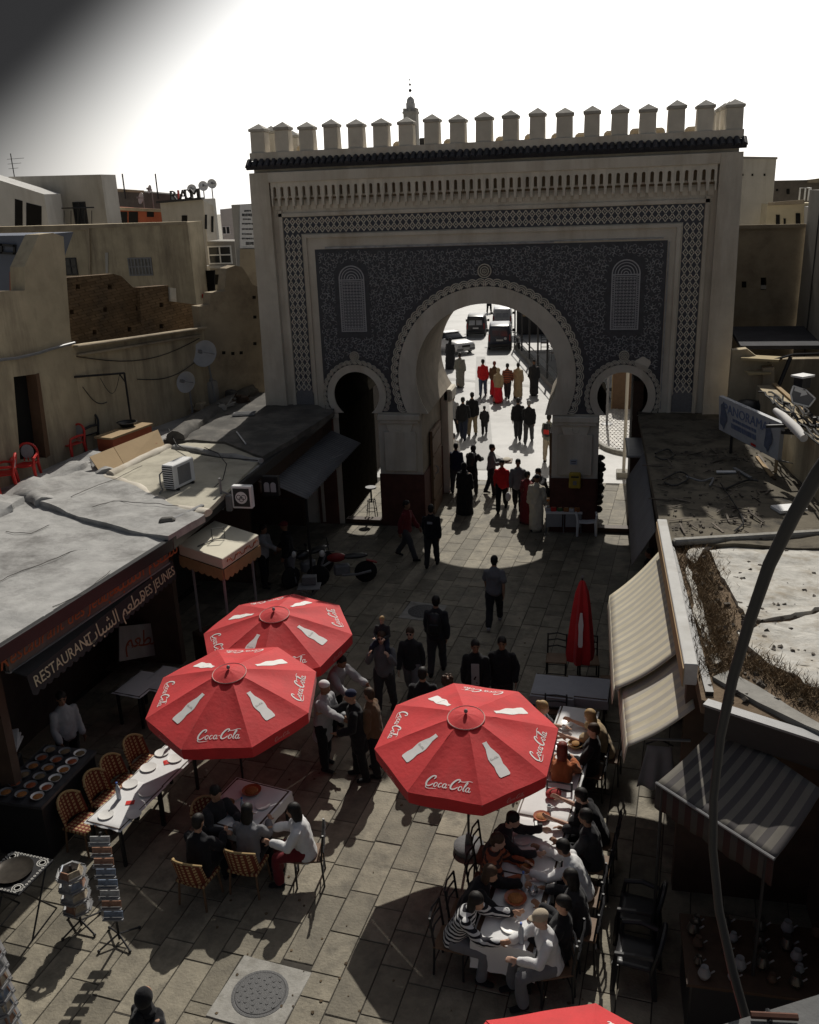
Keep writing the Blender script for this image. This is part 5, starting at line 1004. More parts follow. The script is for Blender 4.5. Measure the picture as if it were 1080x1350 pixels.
# ---------------------------------------------------------------- umbrellas
def smooth2(pts, n=5):
    Q = []
    for i in range(len(pts) - 1):
        p0, p1, p2, p3 = [Vector(pts[j]) for j in (max(0, i - 1), i, i + 1, min(len(pts) - 1, i + 2))]
        for k in range(n):
            s = k / n; Q.append(.5 * ((2 * p1) + (p2 - p0) * s + (2 * p0 - 5 * p1 + 4 * p2 - p3) * s ** 2 + (3 * p1 - p0 - 3 * p2 + p3) * s ** 3))
    return Q + [Vector(pts[-1])]
def ribbon(b, pts, w, fn, n=5, taper=True):
    Q = smooth2(pts, n); vs = []; m = len(Q)
    for i, q in enumerate(Q):
        d = (Q[min(i + 1, m - 1)] - Q[max(0, i - 1)]); d = d.normalized() if d.length else Vector((1, 0)); t = i / (m - 1)
        ww = w * ((.35 + .65 * math.sin(PI * t) ** .6) if taper else 1) * (.75 + .5 * abs(d.y)); nx, ny = -d.y * ww / 2, d.x * ww / 2
        vs += [fn(q.x + nx, q.y + ny), fn(q.x - nx, q.y - ny)]
    return b.add(vs, [(2 * i, 2 * i + 1, 2 * i + 3, 2 * i + 2) for i in range(m - 1)])
def ell(cx, cy, rx, ry, a0=0, a1=360, n=14): return [(cx + rx * math.cos(R(a0 + (a1 - a0) * k / n)), cy + ry * math.sin(R(a0 + (a1 - a0) * k / n))) for k in range(n + 1)]
CAP = [(1.02, 1.0), (1.16, 1.25), (1.0, 1.42), (.66, 1.28), (.34, .8), (.26, .3), (.5, .02), (.9, .12), (1.2, .42)]
SCRIPT = [(CAP, .2), ([(.3, .1), (.42, -.2), (.9, -.3), (1.9, -.2)], .1), (ell(1.56, .3, .21, .28), .12), ([(2.36, .5), (2.2, .58), (2.02, .42), (2.02, .14), (2.2, .02), (2.46, .2)], .12),
          (ell(2.78, .3, .2, .28), .12), ([(3.02, .58), (2.98, .12), (3.1, .02), (3.24, .16)], .12), ([(3.22, .46), (3.46, .5)], .12), ([(x + 3.4, y) for x, y in CAP], .2),
          ([(4.4, 1.42), (4.7, 1.2), (5.2, 1.22), (5.8, 1.38), (6.3, 1.3)], .11), (ell(4.98, .3, .21, .28), .12), ([(5.30, .2), (5.58, .7), (5.70, 1.1), (5.60, 1.22), (5.48, .9), (5.46, .2), (5.58, .02), (5.72, .14)], .12),
          (ell(6.0, .3, .2, .28), .12), ([(6.24, .58), (6.20, .12), (6.34, .02), (6.52, .16)], .12)]
BOT = [(.125, 0), (.15, .04), (.148, .18), (.122, .32), (.15, .47), (.152, .56), (.11, .70), (.066, .82), (.056, .96), (.062, 1.0)]
def umbrella(label, loc, peak, rim, rad, phase, tilt, tilt_dir, group='red umbrellas in the street', base=True):
    t = thing('market_umbrella', label, 'umbrella', loc, 0, group); TM = Matrix.Translation((0, 0, rim)) @ Matrix.Rotation(R(tilt), 4, Vector((math.cos(R(tilt_dir)), math.sin(R(tilt_dir)), 0))) @ Matrix.Translation((0, 0, -rim))
    hz = peak - rim; r0 = .05
    def S_(k, u, v, off=0.0):
        a0, a1 = R(phase + 45 * k - 22.5), R(phase + 45 * k + 22.5); r = r0 + (rad - r0) * v
        p = Vector((math.cos(a0), math.sin(a0), 0)).lerp(Vector((math.cos(a1), math.sin(a1), 0)), u) * r
        z = rim + hz * (1 - v ** 1.12) - .028 * math.sin(PI * u) * math.sin(PI * min(v, 1)) - .006 * math.sin(u * 9 + k) * v + .010 * noise.noise(Vector((p.x * 5 + loc[0], p.y * 5 + loc[1], k))) * min(v * 3, 1) * (1 - v) + .012 * math.sin(r * 60) * max(0, .42 - v) * (k % 3 == 0)
        p.z = z + off; return TM @ p
    for k in range(8):
        b = MB(); b.grid(lambda u, v: S_(k, u, v), 8, 10); o = b.build('canopy_panel', REDC, t, world=False, smooth=True, fix=False)
        b = MB(); b.grid(lambda u, v: S_(k, u, 1) + TM.to_3x3() @ Vector((0, 0, -.21 * v - .02 * v * math.sin(PI * u))) + (S_(k, u, 1) - S_(k, u, .9)) * (-.12 * v), 8, 3); b.build('valance', REDC, t, world=False, smooth=True, fix=False)
        w_ = 2 * math.sin(R(22.5))
        def mp(a, rr, off=.007): v = (rr - r0) / (rad - r0); return S_(k, .5 + a / (w_ * rr), v, off)
        if k % 2 == 0:
            b = MB(); s = .66 / 6.6 * rad / 1.35
            for pts, w in SCRIPT: ribbon(b, [(x + .22 * y, y) for x, y in pts], w, lambda x, y: mp((x - 3.3) * s, rad * .86 * math.cos(R(22.5)) / .924 + .045 - y * s * 1.15), 4)
            b.build('script_print', WHITEC, t, world=False, fix=False)
        else:
            b = MB(); L = .58 * rad / 1.35; rr0 = rad * .82
            for (x0, y0), (x1_, y1_) in zip(BOT[:-1], BOT[1:]): b.add([mp(-x0 * L, rr0 - y0 * L), mp(x0 * L, rr0 - y0 * L), mp(x1_ * L, rr0 - y1_ * L), mp(-x1_ * L, rr0 - y1_ * L)], [(0, 1, 2, 3)])
            bt = b.build('bottle_print', WHITEC, t, world=False, fix=False); b = MB(); s = .020
            for pts, w in SCRIPT: ribbon(b, pts, w * 1.3, lambda x, y: mp((x - 3.3) * s, rr0 - .5 * L - y * s, .010), 2)
            o = b.build('bottle_lettering', mat('grey_print', (.35, .33, .31), .8), bt, world=False, fix=False)
            b = MB(); s = .045
            for pts, w in SCRIPT: ribbon(b, [(x + .22 * y, y) for x, y in pts], w * 1.1, lambda x, y: S_(k, .5 + (x - 3.3) * s / (w_ * rad), 1) + TM.to_3x3() @ Vector((0, 0, -.14 + y * s)) + (S_(k, .5, 1) - S_(k, .5, .9)).normalized() * .012, 3)
            b.build('script_print', mat('faint_print', (.60, .30, .28), .8), t, world=False, fix=False)
        b = MB(); p = [S_(k, 0, v, -.015) for v in (.0, .25, .5, .75, 1.0)]; b.tube(p, .009, 5); b.build('rib', GREYM, t, world=False)
    b = MB(); n = 24; vr = .27
    def cap(u, v):
        a = 2 * PI * u; r = vr * v; z = peak + .020 - .080 * v ** 1.25 + .008 * math.sin(a * 8) * v * (1 - v) * 3; return TM @ Vector((r * math.cos(a), r * math.sin(a), z))
    b.grid(cap, n, 5); b.build('vent_cap', REDC, t, world=False, smooth=True, fix=False)
    b = MB(); b.tube([cap(k / 24, 1.0) + Vector((0, 0, .004)) for k in range(25)], .008, 5); b.build('vent_ring', mat('pink_piping', (.62, .35, .32), .8), t, world=False)
    b = MB(); b.ball(TM @ Vector((0, 0, peak + .06)), (.03, .03, .035)); b.build('finial', GREYM, t, world=False)
    b = MB(); b.tube([(0, 0, .05), (0, 0, rim - .05), TM @ Vector((0, 0, peak))], .02, 8); b.build('pole', BLACKM, t, world=False)
    if base:
        b = MB(); b.lathe([(.20, 0), (.235, .02), (.235, .09), (.20, .12), (.06, .13), (.04, .30), (.026, .31)], 24); b.build('base', mat('grey_concrete_base', (.12, .12, .125), .7, .2, 8, .2), t, world=False, smooth=True)
    return t
umbrella('nearest full red umbrella printed with white bottles and script, over the long dining table', (1.42, -14.0, 0), 2.42, 1.98, 1.36, -96, 6.5, 0)
umbrella('red printed umbrella in front of the left restaurant, overlapping the one behind it', (-2.5, -13.3, 0), 2.46, 1.98, 1.40, -80, 7, 0)
umbrella('red printed umbrella half hidden behind another one on the left side of the street', (-2.5, -11.15, 0), 2.46, 1.98, 1.40, -62, 7, 0)
umbrella('red umbrella cut off by the bottom edge, only its rear rim showing', (3.22, -20.05, 0), 2.70, 2.24, 1.36, 64, 5, 0)
cu = thing('closed_umbrella', 'furled red umbrella standing beside the empty tables on the right', 'umbrella', (2.95, -8.9, 0)); b = MB(); NS = 24
b.loft([[Vector(((r * (1 + .22 * math.sin(6 * 2 * PI * k / NS)) + .0) * math.cos(2 * PI * k / NS), r * (1 + .22 * math.sin(6 * 2 * PI * k / NS)) * math.sin(2 * PI * k / NS), z)) for k in range(NS)] for r, z in ((.22, .62), (.24, .8), (.20, 1.3), (.15, 1.8), (.11, 2.1), (.05, 2.32), (.02, 2.36))]); b.build('furled_canopy', REDC, cu, world=False, smooth=True)
b = MB(); b.prism([(-.03, 1.05), (-.045, 1.1), (-.04, 1.35), (-.05, 1.5), (-.02, 1.75), (.02, 1.75), (.05, 1.5), (.04, 1.35), (.045, 1.1), (.03, 1.05)], lambda u, v, h: Vector((u, -.285 + (v - 1.05) * .13 + h, v)), -.004, .004); b.build('bottle_print', WHITEC, cu, world=False)
b = MB(); b.tube([(0, 0, 0), (0, 0, 2.45)], .02, 8); b.build('pole', BLACKM, cu, world=False); b = MB(); b.ball((0, 0, 2.43), .03); b.build('finial', GREYM, cu, world=False); b = MB(); b.lathe([(.22, 0), (.23, .08), (.05, .1), (.03, .3)], 18); b.build('base', BLACKM, cu, world=False)

# ---------------------------------------------------------------- chairs and tables
def plastic_chair(name, label, loc, rz, m, back, group):
    t = thing(name, label, 'chair', loc, rz, group)
    for sx in (-1, 1):
        b = MB(); b.tube([(sx * .27, -.25, 0), (sx * .25, -.23, .42)], [.034, .048], 6); b.build('leg', m, t, world=False); b = MB(); b.tube([(sx * .26, .27, 0), (sx * .23, .22, .42)], [.034, .048], 6); b.build('leg', m, t, world=False)
        b = MB(); b.tube([(sx * .26, -.24, .42), (sx * .28, -.22, .60), (sx * .29, .0, .64), (sx * .25, .22, .62)], .034, 6); b.build('arm', m, t, world=False)
    b = MB(); b.grid(lambda u, v: Vector(((u - .5) * .5, -.26 + v * .5, .43 - .03 * math.sin(PI * u) + .02 * (v - .5) ** 2)), 6, 6); o = b.build('seat', m, t, world=False, smooth=True, fix=False); md = o.modifiers.new('thickness', 'SOLIDIFY'); md.thickness = .025
    b = MB(); pts = [(-.25, .22, .40), (-.255, .26, .62)] + [(.25 * math.cos(a), .27 + .05 * math.sin(a), .64 + .24 * math.sin(a)) for a in [PI - k * PI / 10 for k in range(11)]] + [(.255, .26, .62), (.25, .22, .40)]; b.tube(pts, .03, 6); b.build('back_frame', m, t, world=False)
    b = MB(); b.lathe([(.165, 0), (.165, .01), (.01, .012)], 16, (0, .285, .67), Matrix.Rotation(R(83), 3, 'X') @ Matrix.Diagonal((1, 1.1, 1))); b.build('back_panel', back, t, world=False)
    for k in (-.10, 0, .10): b = MB(); b.tube([(k, .24, .43), (k * .9, .28, .56)], .016, 5); b.build('slat', m, t, world=False)
    return t
G_RED = 'red plastic armchairs on the roof terrace'; SIL = mat('silver_print', (.30, .30, .31), .6, .15, 5)
rc = plastic_chair('plastic_chair', 'red plastic armchair nearest the black one, right of the doorway', gz(98, 603, 3.6), R(-22), REDP, SIL, G_RED)
rc.scale = (.9,) * 3
dup(rc, gz(38, 632, 3.6), R(18), 'red plastic armchair standing right in front of the dark doorway'); dup(rc, gz(10, 645, 3.6), R(-62), 'red plastic armchair cut by the left edge, left of the doorway'); dup(rc, gz(-16, 660, 3.6), R(-40), 'red plastic armchair almost wholly outside the left edge')
plastic_chair('plastic_chair', 'black plastic armchair against the ochre wall behind a red one', gz(115, 592, 3.6), R(-20), BLACKP, BLACKP, None)
plastic_chair('plastic_chair', 'white plastic armchair beside the stall at the right gate pier', gz(772, 703), R(8), WHITEP, WHITEP, None)
def ladder_chair(label, loc, rz, group, m=None):
    m = m or BLACKM; t = thing('ladder_back_chair', label, 'chair', loc, rz, group)
    for sx in (-1, 1):
        b = MB(); b.tube([(sx * .19, -.19, 0), (sx * .19, -.19, .45)], .016, 6); b.build('leg', m, t, world=False); b = MB(); b.tube([(sx * .19, .21, 0), (sx * .19, .19, .46), (sx * .19, .24, .90)], .016, 6); b.build('leg', m, t, world=False)
    b = MB(); b.box((0, 0, .455), (.42, .42, .03)); b.build('seat', WOOD2, t, world=False, bevel=.012)
    for z in (.60, .74, .87): b = MB(); b.tube([(-.19, .21 + (z - .46) * .1, z), (0, .23 + (z - .46) * .1, z + .03), (.19, .21 + (z - .46) * .1, z)], .014, 5); b.build('rail', m, t, world=False)
    b = MB(); b.tube([(-.19, -.19, .2), (.19, -.19, .2)], .01, 5); b.tube([(-.19, .2, .2), (.19, .2, .2)], .01, 5); b.build('stretcher', m, t, world=False); return t
def wicker_chair(label, loc, rz, group):
    t = thing('wicker_chair', label, 'chair', loc, rz, group)
    b = MB(); b.grid(lambda u, v: Vector(((u - .5) * .46, -.22 + v * .44, .45 - .02 * math.sin(PI * u))), 5, 5); o = b.build('seat', WICK, t, world=False, smooth=True, fix=False); uvgrid(o, 5); o.modifiers.new('thickness', 'SOLIDIFY').thickness = .04
    b = MB(); b.grid(lambda u, v: Vector((.25 * math.sin((u - .5) * 2.4), .22 * math.cos((u - .5) * 2.4) + .02 + .10 * v, .47 + .42 * v - .10 * (2 * abs(u - .5)) ** 2 * v)), 10, 6); o = b.build('backrest', WICK, t, world=False, smooth=True, fix=False); uvgrid(o, 10); o.modifiers.new('thickness', 'SOLIDIFY').thickness = .03
    b = MB(); b.tube([Vector((.25 * math.sin((u - .5) * 2.4), .22 * math.cos((u - .5) * 2.4) + .12, .89 - .10 * (2 * abs(u - .5)) ** 2)) for u in [k / 10 for k in range(11)]], .02, 6); b.build('rim', mat('tan_cane', (.36, .25, .12), .7, .2, 12), t, world=False)
    for sx in (-1, 1):
        for sy in (-1, 1): b = MB(); b.tube([(sx * .2, sy * .18, .44), (sx * .23, sy * .21, 0)], .018, 6); b.build('leg', WOOD2, t, world=False)
    return t
def uvgrid(o, nu):
    me = o.data; l = me.uv_layers.new(name='UVMap')
    zs = [v.co for v in me.vertices]
    for lp in me.loops: c = zs[lp.vertex_index]; l.data[lp.index].uv = (c.x * 2 + .5, c.z * 2 + c.y * 2)
WICK = stripes('red_check_wicker', (.42, .30, .15), (.14, .035, .02), 7, 0)
def crosscheck(t, b):
    N = t.nodes.new; L = t.links.new; uv = N('ShaderNodeTexCoord'); sp = N('ShaderNodeSeparateXYZ'); L(uv.outputs['UV'], sp.inputs[0]); mu = N('ShaderNodeMath'); mu.operation = 'MULTIPLY'; mu.inputs[1].default_value = 7; L(sp.outputs[1], mu.inputs[0])
    fr = N('ShaderNodeMath'); fr.operation = 'FRACT'; L(mu.outputs[0], fr.inputs[0]); gt = N('ShaderNodeMath'); gt.operation = 'GREATER_THAN'; gt.inputs[1].default_value = .6; L(fr.outputs[0], gt.inputs[0]); mx = N('ShaderNodeMix'); mx.data_type = 'RGBA'; L(gt.outputs[0], mx.inputs[0])
    L(b.inputs['Base Color'].links[0].from_socket, mx.inputs[6]); mx.inputs[7].default_value = (.16, .04, .025, 1); L(mx.outputs[2], b.inputs['Base Color'])
tune(WICK, crosscheck)
def table(label, c, rz, L, W, group, drop=.12, cloth=True, m=None, name='dining_table'):
    t = thing(name, label, 'table', (c[0], c[1], 0), rz, group)
    b = MB(); b.box((0, 0, .715), (W - .02, L - .02, .03)); b.build('tabletop', WOOD, t, world=False)
    for sx in (-1, 1):
        for sy in (-1, 1): b = MB(); b.box((sx * (W / 2 - .06), sy * (L / 2 - .06), .35), (.045, .045, .70)); b.build('leg', BLACKM, t, world=False)
    if cloth:
        def fn(u, v):
            x, y = (u - .5) * (W + 2 * drop), (v - .5) * (L + 2 * drop); ox, oy = max(0, abs(x) - W / 2), max(0, abs(y) - L / 2); d = max(ox, oy); cx, cy = max(-W / 2 - .02, min(W / 2 + .02, x)), max(-L / 2 - .02, min(L / 2 + .02, y))
            wv = .018 * math.sin(x * 22 + y * 19) * (d / drop if drop else 0); return Vector((cx * (1 + wv), cy * (1 + wv), .738 - d + (.003 * noise.noise(Vector((x * 4, y * 4, c[0]))) if d == 0 else 0)))
        n = max(10, int(16 * W)); k = max(14, int(16 * L)); b = MB(); b.grid(fn, n, k); o = b.build('tablecloth', m or CLOTH, None, smooth=True, fix=False); o.location = (c[0], c[1], 0); o.rotation_euler = (0, 0, rz)
        tag(o, label.replace('table', 'tablecloth', 1) if 'tablecloth' not in label else label + ' draped', 'tablecloth', group + ', cloths'); o['label'] = ('cloth on ' + label.split(' table', 1)[0] + ' table' + ' '.join(label.split(' table', 1)[1].split(' ')[:9]))
    return t
TG = 'long dining tables under the right umbrella'; TA = R(-7.7); td, tn = Vector((.134, .991, 0)), Vector((.991, -.134, 0)); T0 = Vector((2.20, -16.52, 0))
PINKC = mat('pink_check_cloth', (.50, .42, .41), .85, .08, 4, .1, 14)
lab = ['white clothed table at the near end of the right dining row', 'second white clothed table from the near end of the right row', 'third white clothed table, where the right umbrella rim covers its far end', 'farthest table of the near right dining row under the umbrella']
for k in range(4): c = T0 + td * (.62 + 1.26 * k) + tn * .0; table(lab[k], c, TA, 1.24, .78, TG, .12 if k else .46)
table('separate white clothed table beyond the right umbrella, near a blond woman', gz(755, 962, .74), TA, 1.5, .66, TG)
GREYC = mat('grey_check_cloth', (.30, .31, .34), .85, .08, 4, .1, 14)
for k, (x, y) in enumerate(((731, 903), (775, 905))): table(('left of two empty grey clothed tables beside the furled umbrella', 'right of two empty grey clothed tables beside the furled umbrella')[k], gz(x, y, .74), R(-4), .8, .78, 'empty grey tables', .20, True, GREYC)
GL = 'dark chairs at the grey tables'
ladder_chair('black chair behind the left grey table', gz(733, 897) + Vector((0, .1, 0)), R(0), GL); ladder_chair('black chair behind the right grey table below the furled umbrella', gz(775, 900) + Vector((0, .1, 0)), R(6), GL); ladder_chair('black chair in front of the left grey table', gz(733, 962), R(180), GL); ladder_chair('black chair at the right end of the grey tables by the awning', gz(806, 925), R(-85), GL)
# table ware
def ware(kind, label, p, group, rz=0.0, s=1.0):
    rr_ = RND.uniform(.85, 1.12); p = p + Vector((RND.uniform(-.03, .03), RND.uniform(-.03, .03), 0)); t = thing(kind, label, {'plate': 'plate', 'tagine_dish': 'dish', 'water_bottle': 'bottle', 'glass': 'glass', 'bread_basket': 'basket', 'teapot': 'teapot', 'hand_bag': 'bag', 'napkin': 'napkin', 'camera': 'camera'}[kind], p, rz, group); t.scale = (rr_,) * 3
    b = MB()
    if kind == 'plate': b.lathe([(.06, 0), (.12, .012), (.13, .02), (.12, .018), (.06, .008), (.01, .008)], 20); b.build('plate', CHINA, t, world=False, smooth=True)
    elif kind == 'tagine_dish': b.lathe([(.07, 0), (.13, .03), (.14, .05), (.125, .045), (.07, .02), (.01, .02)], 20); b.build('dish', CLAY, t, world=False, smooth=True); b = MB(); b.ball((0, 0, .03), (.10, .10, .035)); b.build('food', FOODM, t, world=False, smooth=True)
    elif kind == 'water_bottle': b.lathe([(.036, 0), (.038, .02), (.034, .10), (.038, .15), (.036, .19), (.014, .25), (.014, .28), (.01, .285)], 12); b.build('bottle', mat('clear_bottle', (.38, .42, .47), .15, .1, 9, 0, 30, .5), t, world=False, smooth=True); b = MB(); b.lathe([(.016, .275), (.016, .30), (.005, .302)], 10); b.build('cap', mat('blue_cap', (.05, .12, .4), .4), t, world=False)
    elif kind == 'glass': b.lathe([(.028, 0), (.034, .09), (.030, .09), (.025, .01), (.005, .01)], 12); b.build('glass', mat('clear_glass', (.40, .42, .44), .1, .05, 9, 0, 30, .5), t, world=False, smooth=True)
    elif kind == 'bread_basket': b.lathe([(.08, 0), (.12, .06), (.125, .07), (.11, .06), (.07, .01), (.01, .01)], 16); b.build('basket', mat('tan_cane', (.36, .25, .12)), t, world=False, smooth=True); b = MB(); b.ball((.02, 0, .06), (.08, .07, .03)); b.build('bread', mat('bread_crust', (.36, .2, .08), .85, .2, 14), t, world=False, smooth=True)
    elif kind == 'teapot': b.lathe([(.05, 0), (.075, .05), (.06, .11), (.03, .13), (.01, .17), (.005, .175)], 14); b.build('pot', mat('tin', (.45, .45, .46), .25, .1, 9, 0, 30, .5, .8), t, world=False, smooth=True); b = MB(); b.tube([(.06, 0, .05), (.11, 0, .09), (.13, 0, .12)], .012, 6); b.build('spout', MATS['tin'], t, world=False)
    elif kind == 'hand_bag': b.ball((0, 0, .06), (.13, .10, .07)); b.build('bag', mat('red_cloth', (.34, .05, .05), .9, .2, 8), t, world=False, smooth=True); b = MB(); b.tube([(-.08, 0, .1), (-.04, .03, .16), (.04, .03, .16), (.08, 0, .1)], .009, 5); b.build('strap', WOOD2, t, world=False)
    elif kind == 'napkin': b.add([(-.05, -.07, .002), (.05, -.07, .004), (.05, .07, .003), (-.05, .07, .006), (0, 0, .012)], [(0, 1, 4), (1, 2, 4), (2, 3, 4), (3, 0, 4)]); b.build('napkin', REDP, t, world=False)
    elif kind == 'camera': b.box((0, 0, .035), (.12, .05, .07)); b.build('camera_body', BLACKP, t, world=False, bevel=.008); b = MB(); b.tube([(0, -.03, .035), (0, -.09, .035)], .03, 10); b.build('lens', BLACKM, t, world=False)
    return t
WG = 'tableware on the right dining row'
for n, (k, x, y, l) in enumerate((('plate', 675, 1222, 'white plate of food on the near end of the right table'), ('glass', 671, 1206, 'drinking glass behind the plate on the nearest table'), ('tagine_dish', 677, 1188, 'clay dish nearest the viewer on the right dining row'), ('water_bottle', 690, 1172, 'clear bottle in the middle of the nearest tables'), ('teapot', 700, 1180, 'tin teapot beside the clear bottle'), ('tagine_dish', 693, 1141, 'clay dish in the middle of the right dining row'), ('glass', 702, 1130, 'glass beside the middle clay dish'), ('plate', 705, 1160, 'white plate to the right of the clear bottle'), ('camera', 707, 1092, 'black camera lying on the sunlit part of the table'), ('tagine_dish', 713, 1077, 'large clay dish by the far end of the right row'), ('hand_bag', 728, 1050, 'small red cloth bag at the far end of the row'), ('glass', 722, 1068, 'glass beside the farthest clay dish'), ('plate', 735, 985, 'plate on the separate far table'), ('glass', 741, 963, 'glass on the separate far table'), ('bread_basket', 760, 985, 'bread basket on the separate far table'), ('plate', 748, 955, 'plate at the far end of the separate table'), ('plate', 686, 1109, 'white plate in the umbrella shade on the third table'), ('water_bottle', 690, 1240, 'clear bottle at the front corner of the nearest table'))): ware(k, l, gz(x, y, .742), WG, n)
# left tables
LG = 'white tables before the left restaurant'; LA = R(-28)
c1, c2 = gz(166, 1058, .74), gz(214, 1010, .74)
def quadrot(pa, pb): d = gz(*pb, .74) - gz(*pa, .74); return -math.atan2(d.x, d.y)
la = quadrot((125, 1082), (207, 1005))
table('nearer white table with plates in front of the restaurant by the wicker chairs', c1, la, 1.12, .64, LG, .03); table('farther white table with plates beside the wicker chairs', c2, la, 1.12, .66, LG, .03)
for n, (x, y, k, l) in enumerate(((141, 1075, 'plate', 'plate at the near left corner of the nearer white table'), (158, 1052, 'water_bottle', 'clear bottle on the nearer white table'), (172, 1035, 'plate', 'plate at the far left of the nearer white table'), (176, 1074, 'plate', 'plate on the shaded corner of the nearer white table'), (196, 1046, 'plate', 'plate at the right of the nearer white table'), (171, 1057, 'napkin', 'dark red napkin in the middle of the nearer white table'), (197, 1014, 'plate', 'plate at the left of the farther white table'), (213, 994, 'plate', 'plate at the back of the farther white table'), (222, 985, 'water_bottle', 'clear bottle on the farther white table'), (233, 1000, 'plate', 'plate at the right of the farther white table'), (218, 1004, 'napkin', 'dark red napkin on the farther white table'))): ware(k, l, gz(x, y, .745), 'tableware on the left white tables', n)
WCG = 'checked wicker chairs at the white tables'
ld = Vector((-math.sin(la), math.cos(la), 0)); ln = Vector((ld.y, -ld.x, 0))
for n, (c, s_, l) in enumerate(((c1, -.30, 'nearest checked wicker chair left of the white tables'), (c1, .30, 'second checked wicker chair from the near end'), (c2, -.25, 'third checked wicker chair from the near end'), (c2, .35, 'farthest checked wicker chair left of the white tables'))): p = c + ld * s_ - ln * .62; p.z = 0; wicker_chair(l, p, la + R(90), WCG)
c3 = gz(322, 1060, .74); table('shaded white table of the seated diners below the left umbrella', c3, R(-12), 1.1, 1.0, 'shaded tables on the left', .2)
for n, (x, y, k, l) in enumerate(((305, 1050, 'plate', 'plate at the back left of the shaded left table'), (330, 1046, 'tagine_dish', 'clay dish at the back of the shaded left table'), (345, 1062, 'plate', 'plate on the right of the shaded left table'), (300, 1064, 'bread_basket', 'bread basket on the shaded left table'), (322, 1072, 'water_bottle', 'clear bottle in front on the shaded left table'))): ware(k, l, gz(x, y, .745), 'tableware on the shaded left table', n)
for n, (x, y) in enumerate(((185, 900), (215, 893))): table(('left of the two dim tables inside the restaurant front', 'right of the two dim tables inside the restaurant front')[n], gz(x, y, .74), la, .9, .62, 'tables inside the restaurant', .03)
# restaurant counter with bowls
ctr = thing('food_counter', 'long dark glass-topped food counter with rows of bowls at the left shopfront', 'counter', (-4.9, -16.2, 0)); A_, B_ = gz(50, 1062, 1.0), gz(120, 990, 1.0); d = (B_ - A_).normalized(); n_ = Vector((-d.y, d.x, 0))
F_ = lambda u, v, h: A_ + d * u + n_ * h + Vector((0, 0, v - 1.0)); L = (B_ - A_).length
b = MB(); b.prism([(0, 0), (L, 0), (L, .92), (0, .92)], F_, -.05, .85); b.build('cabinet', BLACKP, ctr); b = MB(); b.prism([(-.03, .95), (L + .03, .95), (L + .03, 1.0), (-.03, 1.0)], F_, -.08, .88); b.build('top', mat('dark_steel', (.09, .09, .10), .35, .2, 9, 0, 30, .5, .5), ctr, bevel=.01)
for r_ in range(3):
    for k in range(6):
        p = F_(.15 + k * (L - .3) / 5, 1.002, .1 + .28 * r_); t = thing('food_bowl', '%s bowl from the near end in the %s row of the dark food counter' % (('first', 'second', 'third', 'fourth', 'fifth', 'last')[k], ('front', 'middle', 'back')[r_]), 'bowl', p, 0, 'bowls on the food counter'); b = MB(); b.lathe([(.05, 0), (.10, .05), (.105, .06), (.09, .05), (.04, .012), (.01, .012)], 14); b.build('bowl', CHINA if r_ == 0 else GREYM, t, world=False, smooth=True); b = MB(); b.ball((0, 0, .035), (.08, .08, .02)); b.build('food', (FOODM, CLAY, WEED)[k % 3], t, world=False, smooth=True)
t = thing('white_box', 'stack of white trays on a dark cabinet at the left edge', 'trays', gz(5, 988, 1.1)); 
for k in range(3): b = MB(); b.box((0, 0, .03 + .06 * k), (.5, .6, .04), R(20 + 6 * k)); b.build('tray', WHITEP, t, world=False, bevel=.01)
t = thing('dark_cabinet', 'tall dark cabinet at the left edge in front of the counter', 'cabinet', gz(12, 1100)); p = t.location; b = MB(); b.box((-.35, .2, .54), (.9, .8, 1.08), R(15)); b.build('body', BLACKP, t, world=False, bevel=.02); b = MB(); b.box((-.3, -.23, .55), (.6, .02, .8), R(15)); b.build('door', WOOD, t, world=False)
# postcard racks, display table
def rack(label, p, rz, cols, rows, w, h, group, base_h=.45, cell=None):
    t = thing('postcard_rack', label, 'rack', p, rz, group); b = MB(); b.tube([(0, 0, .03), (0, 0, base_h + rows * h)], .018, 6); b.build('stem', BLACKM, t, world=False)
    for k in range(4): a = PI / 4 + k * PI / 2; b = MB(); b.tube([(0, 0, .12), (.30 * math.cos(a), .30 * math.sin(a), .03)], .014, 5); b.ball((.30 * math.cos(a), .30 * math.sin(a), .025), .025, 6, 4); b.build('foot', BLACKM, t, world=False)
    PC = [mat('postcard_%s' % n_, c_, .35, .5, 18, 0, 30, .4) for n_, c_ in (('sand', (.36, .30, .22)), ('blue', (.16, .2, .27)), ('grey', (.34, .34, .34)), ('rust', (.28, .15, .1)))]
    for c_ in range(cols):
        a = 2 * PI * c_ / cols if cols > 1 else -PI / 2; dx, dy = math.cos(a), math.sin(a)
        for r_ in range(rows):
            z = base_h + r_ * h; rr = .13 if cols > 1 else .05; rot = Matrix.Rotation(a + PI / 2, 3, 'Z') @ Matrix.Rotation(R(-14), 3, 'X')
            b = MB(); b.box((dx * rr, dy * rr, z + h * .42), (w, .018, h * .78), rot); cd = b.build('card_stack', PC[RND.randrange(4)], t, world=False)
            b = MB(); b.box((dx * (rr + .035), dy * (rr + .035), z + .04), (w + .02, .05, .02), rot); b.box((dx * (rr + .05), dy * (rr + .05), z + .09), (w + .02, .006, .012), rot); b.build('pocket', GREYM, t, world=False)
    return t
rk = rack('tall single-column postcard rack on a four-armed foot in the left foreground', gz(158, 1240), R(10), 1, 8, .26, .175, 'postcard racks', .40)
rack('round postcard stand with many wire pockets left of the tall rack', gz(108, 1222), R(20), 6, 4, .16, .19, 'postcard racks', .30); rack('postcard stand cut off by the lower left corner', gz(14, 1388), R(0), 7, 7, .17, .19, 'postcard racks', .3)
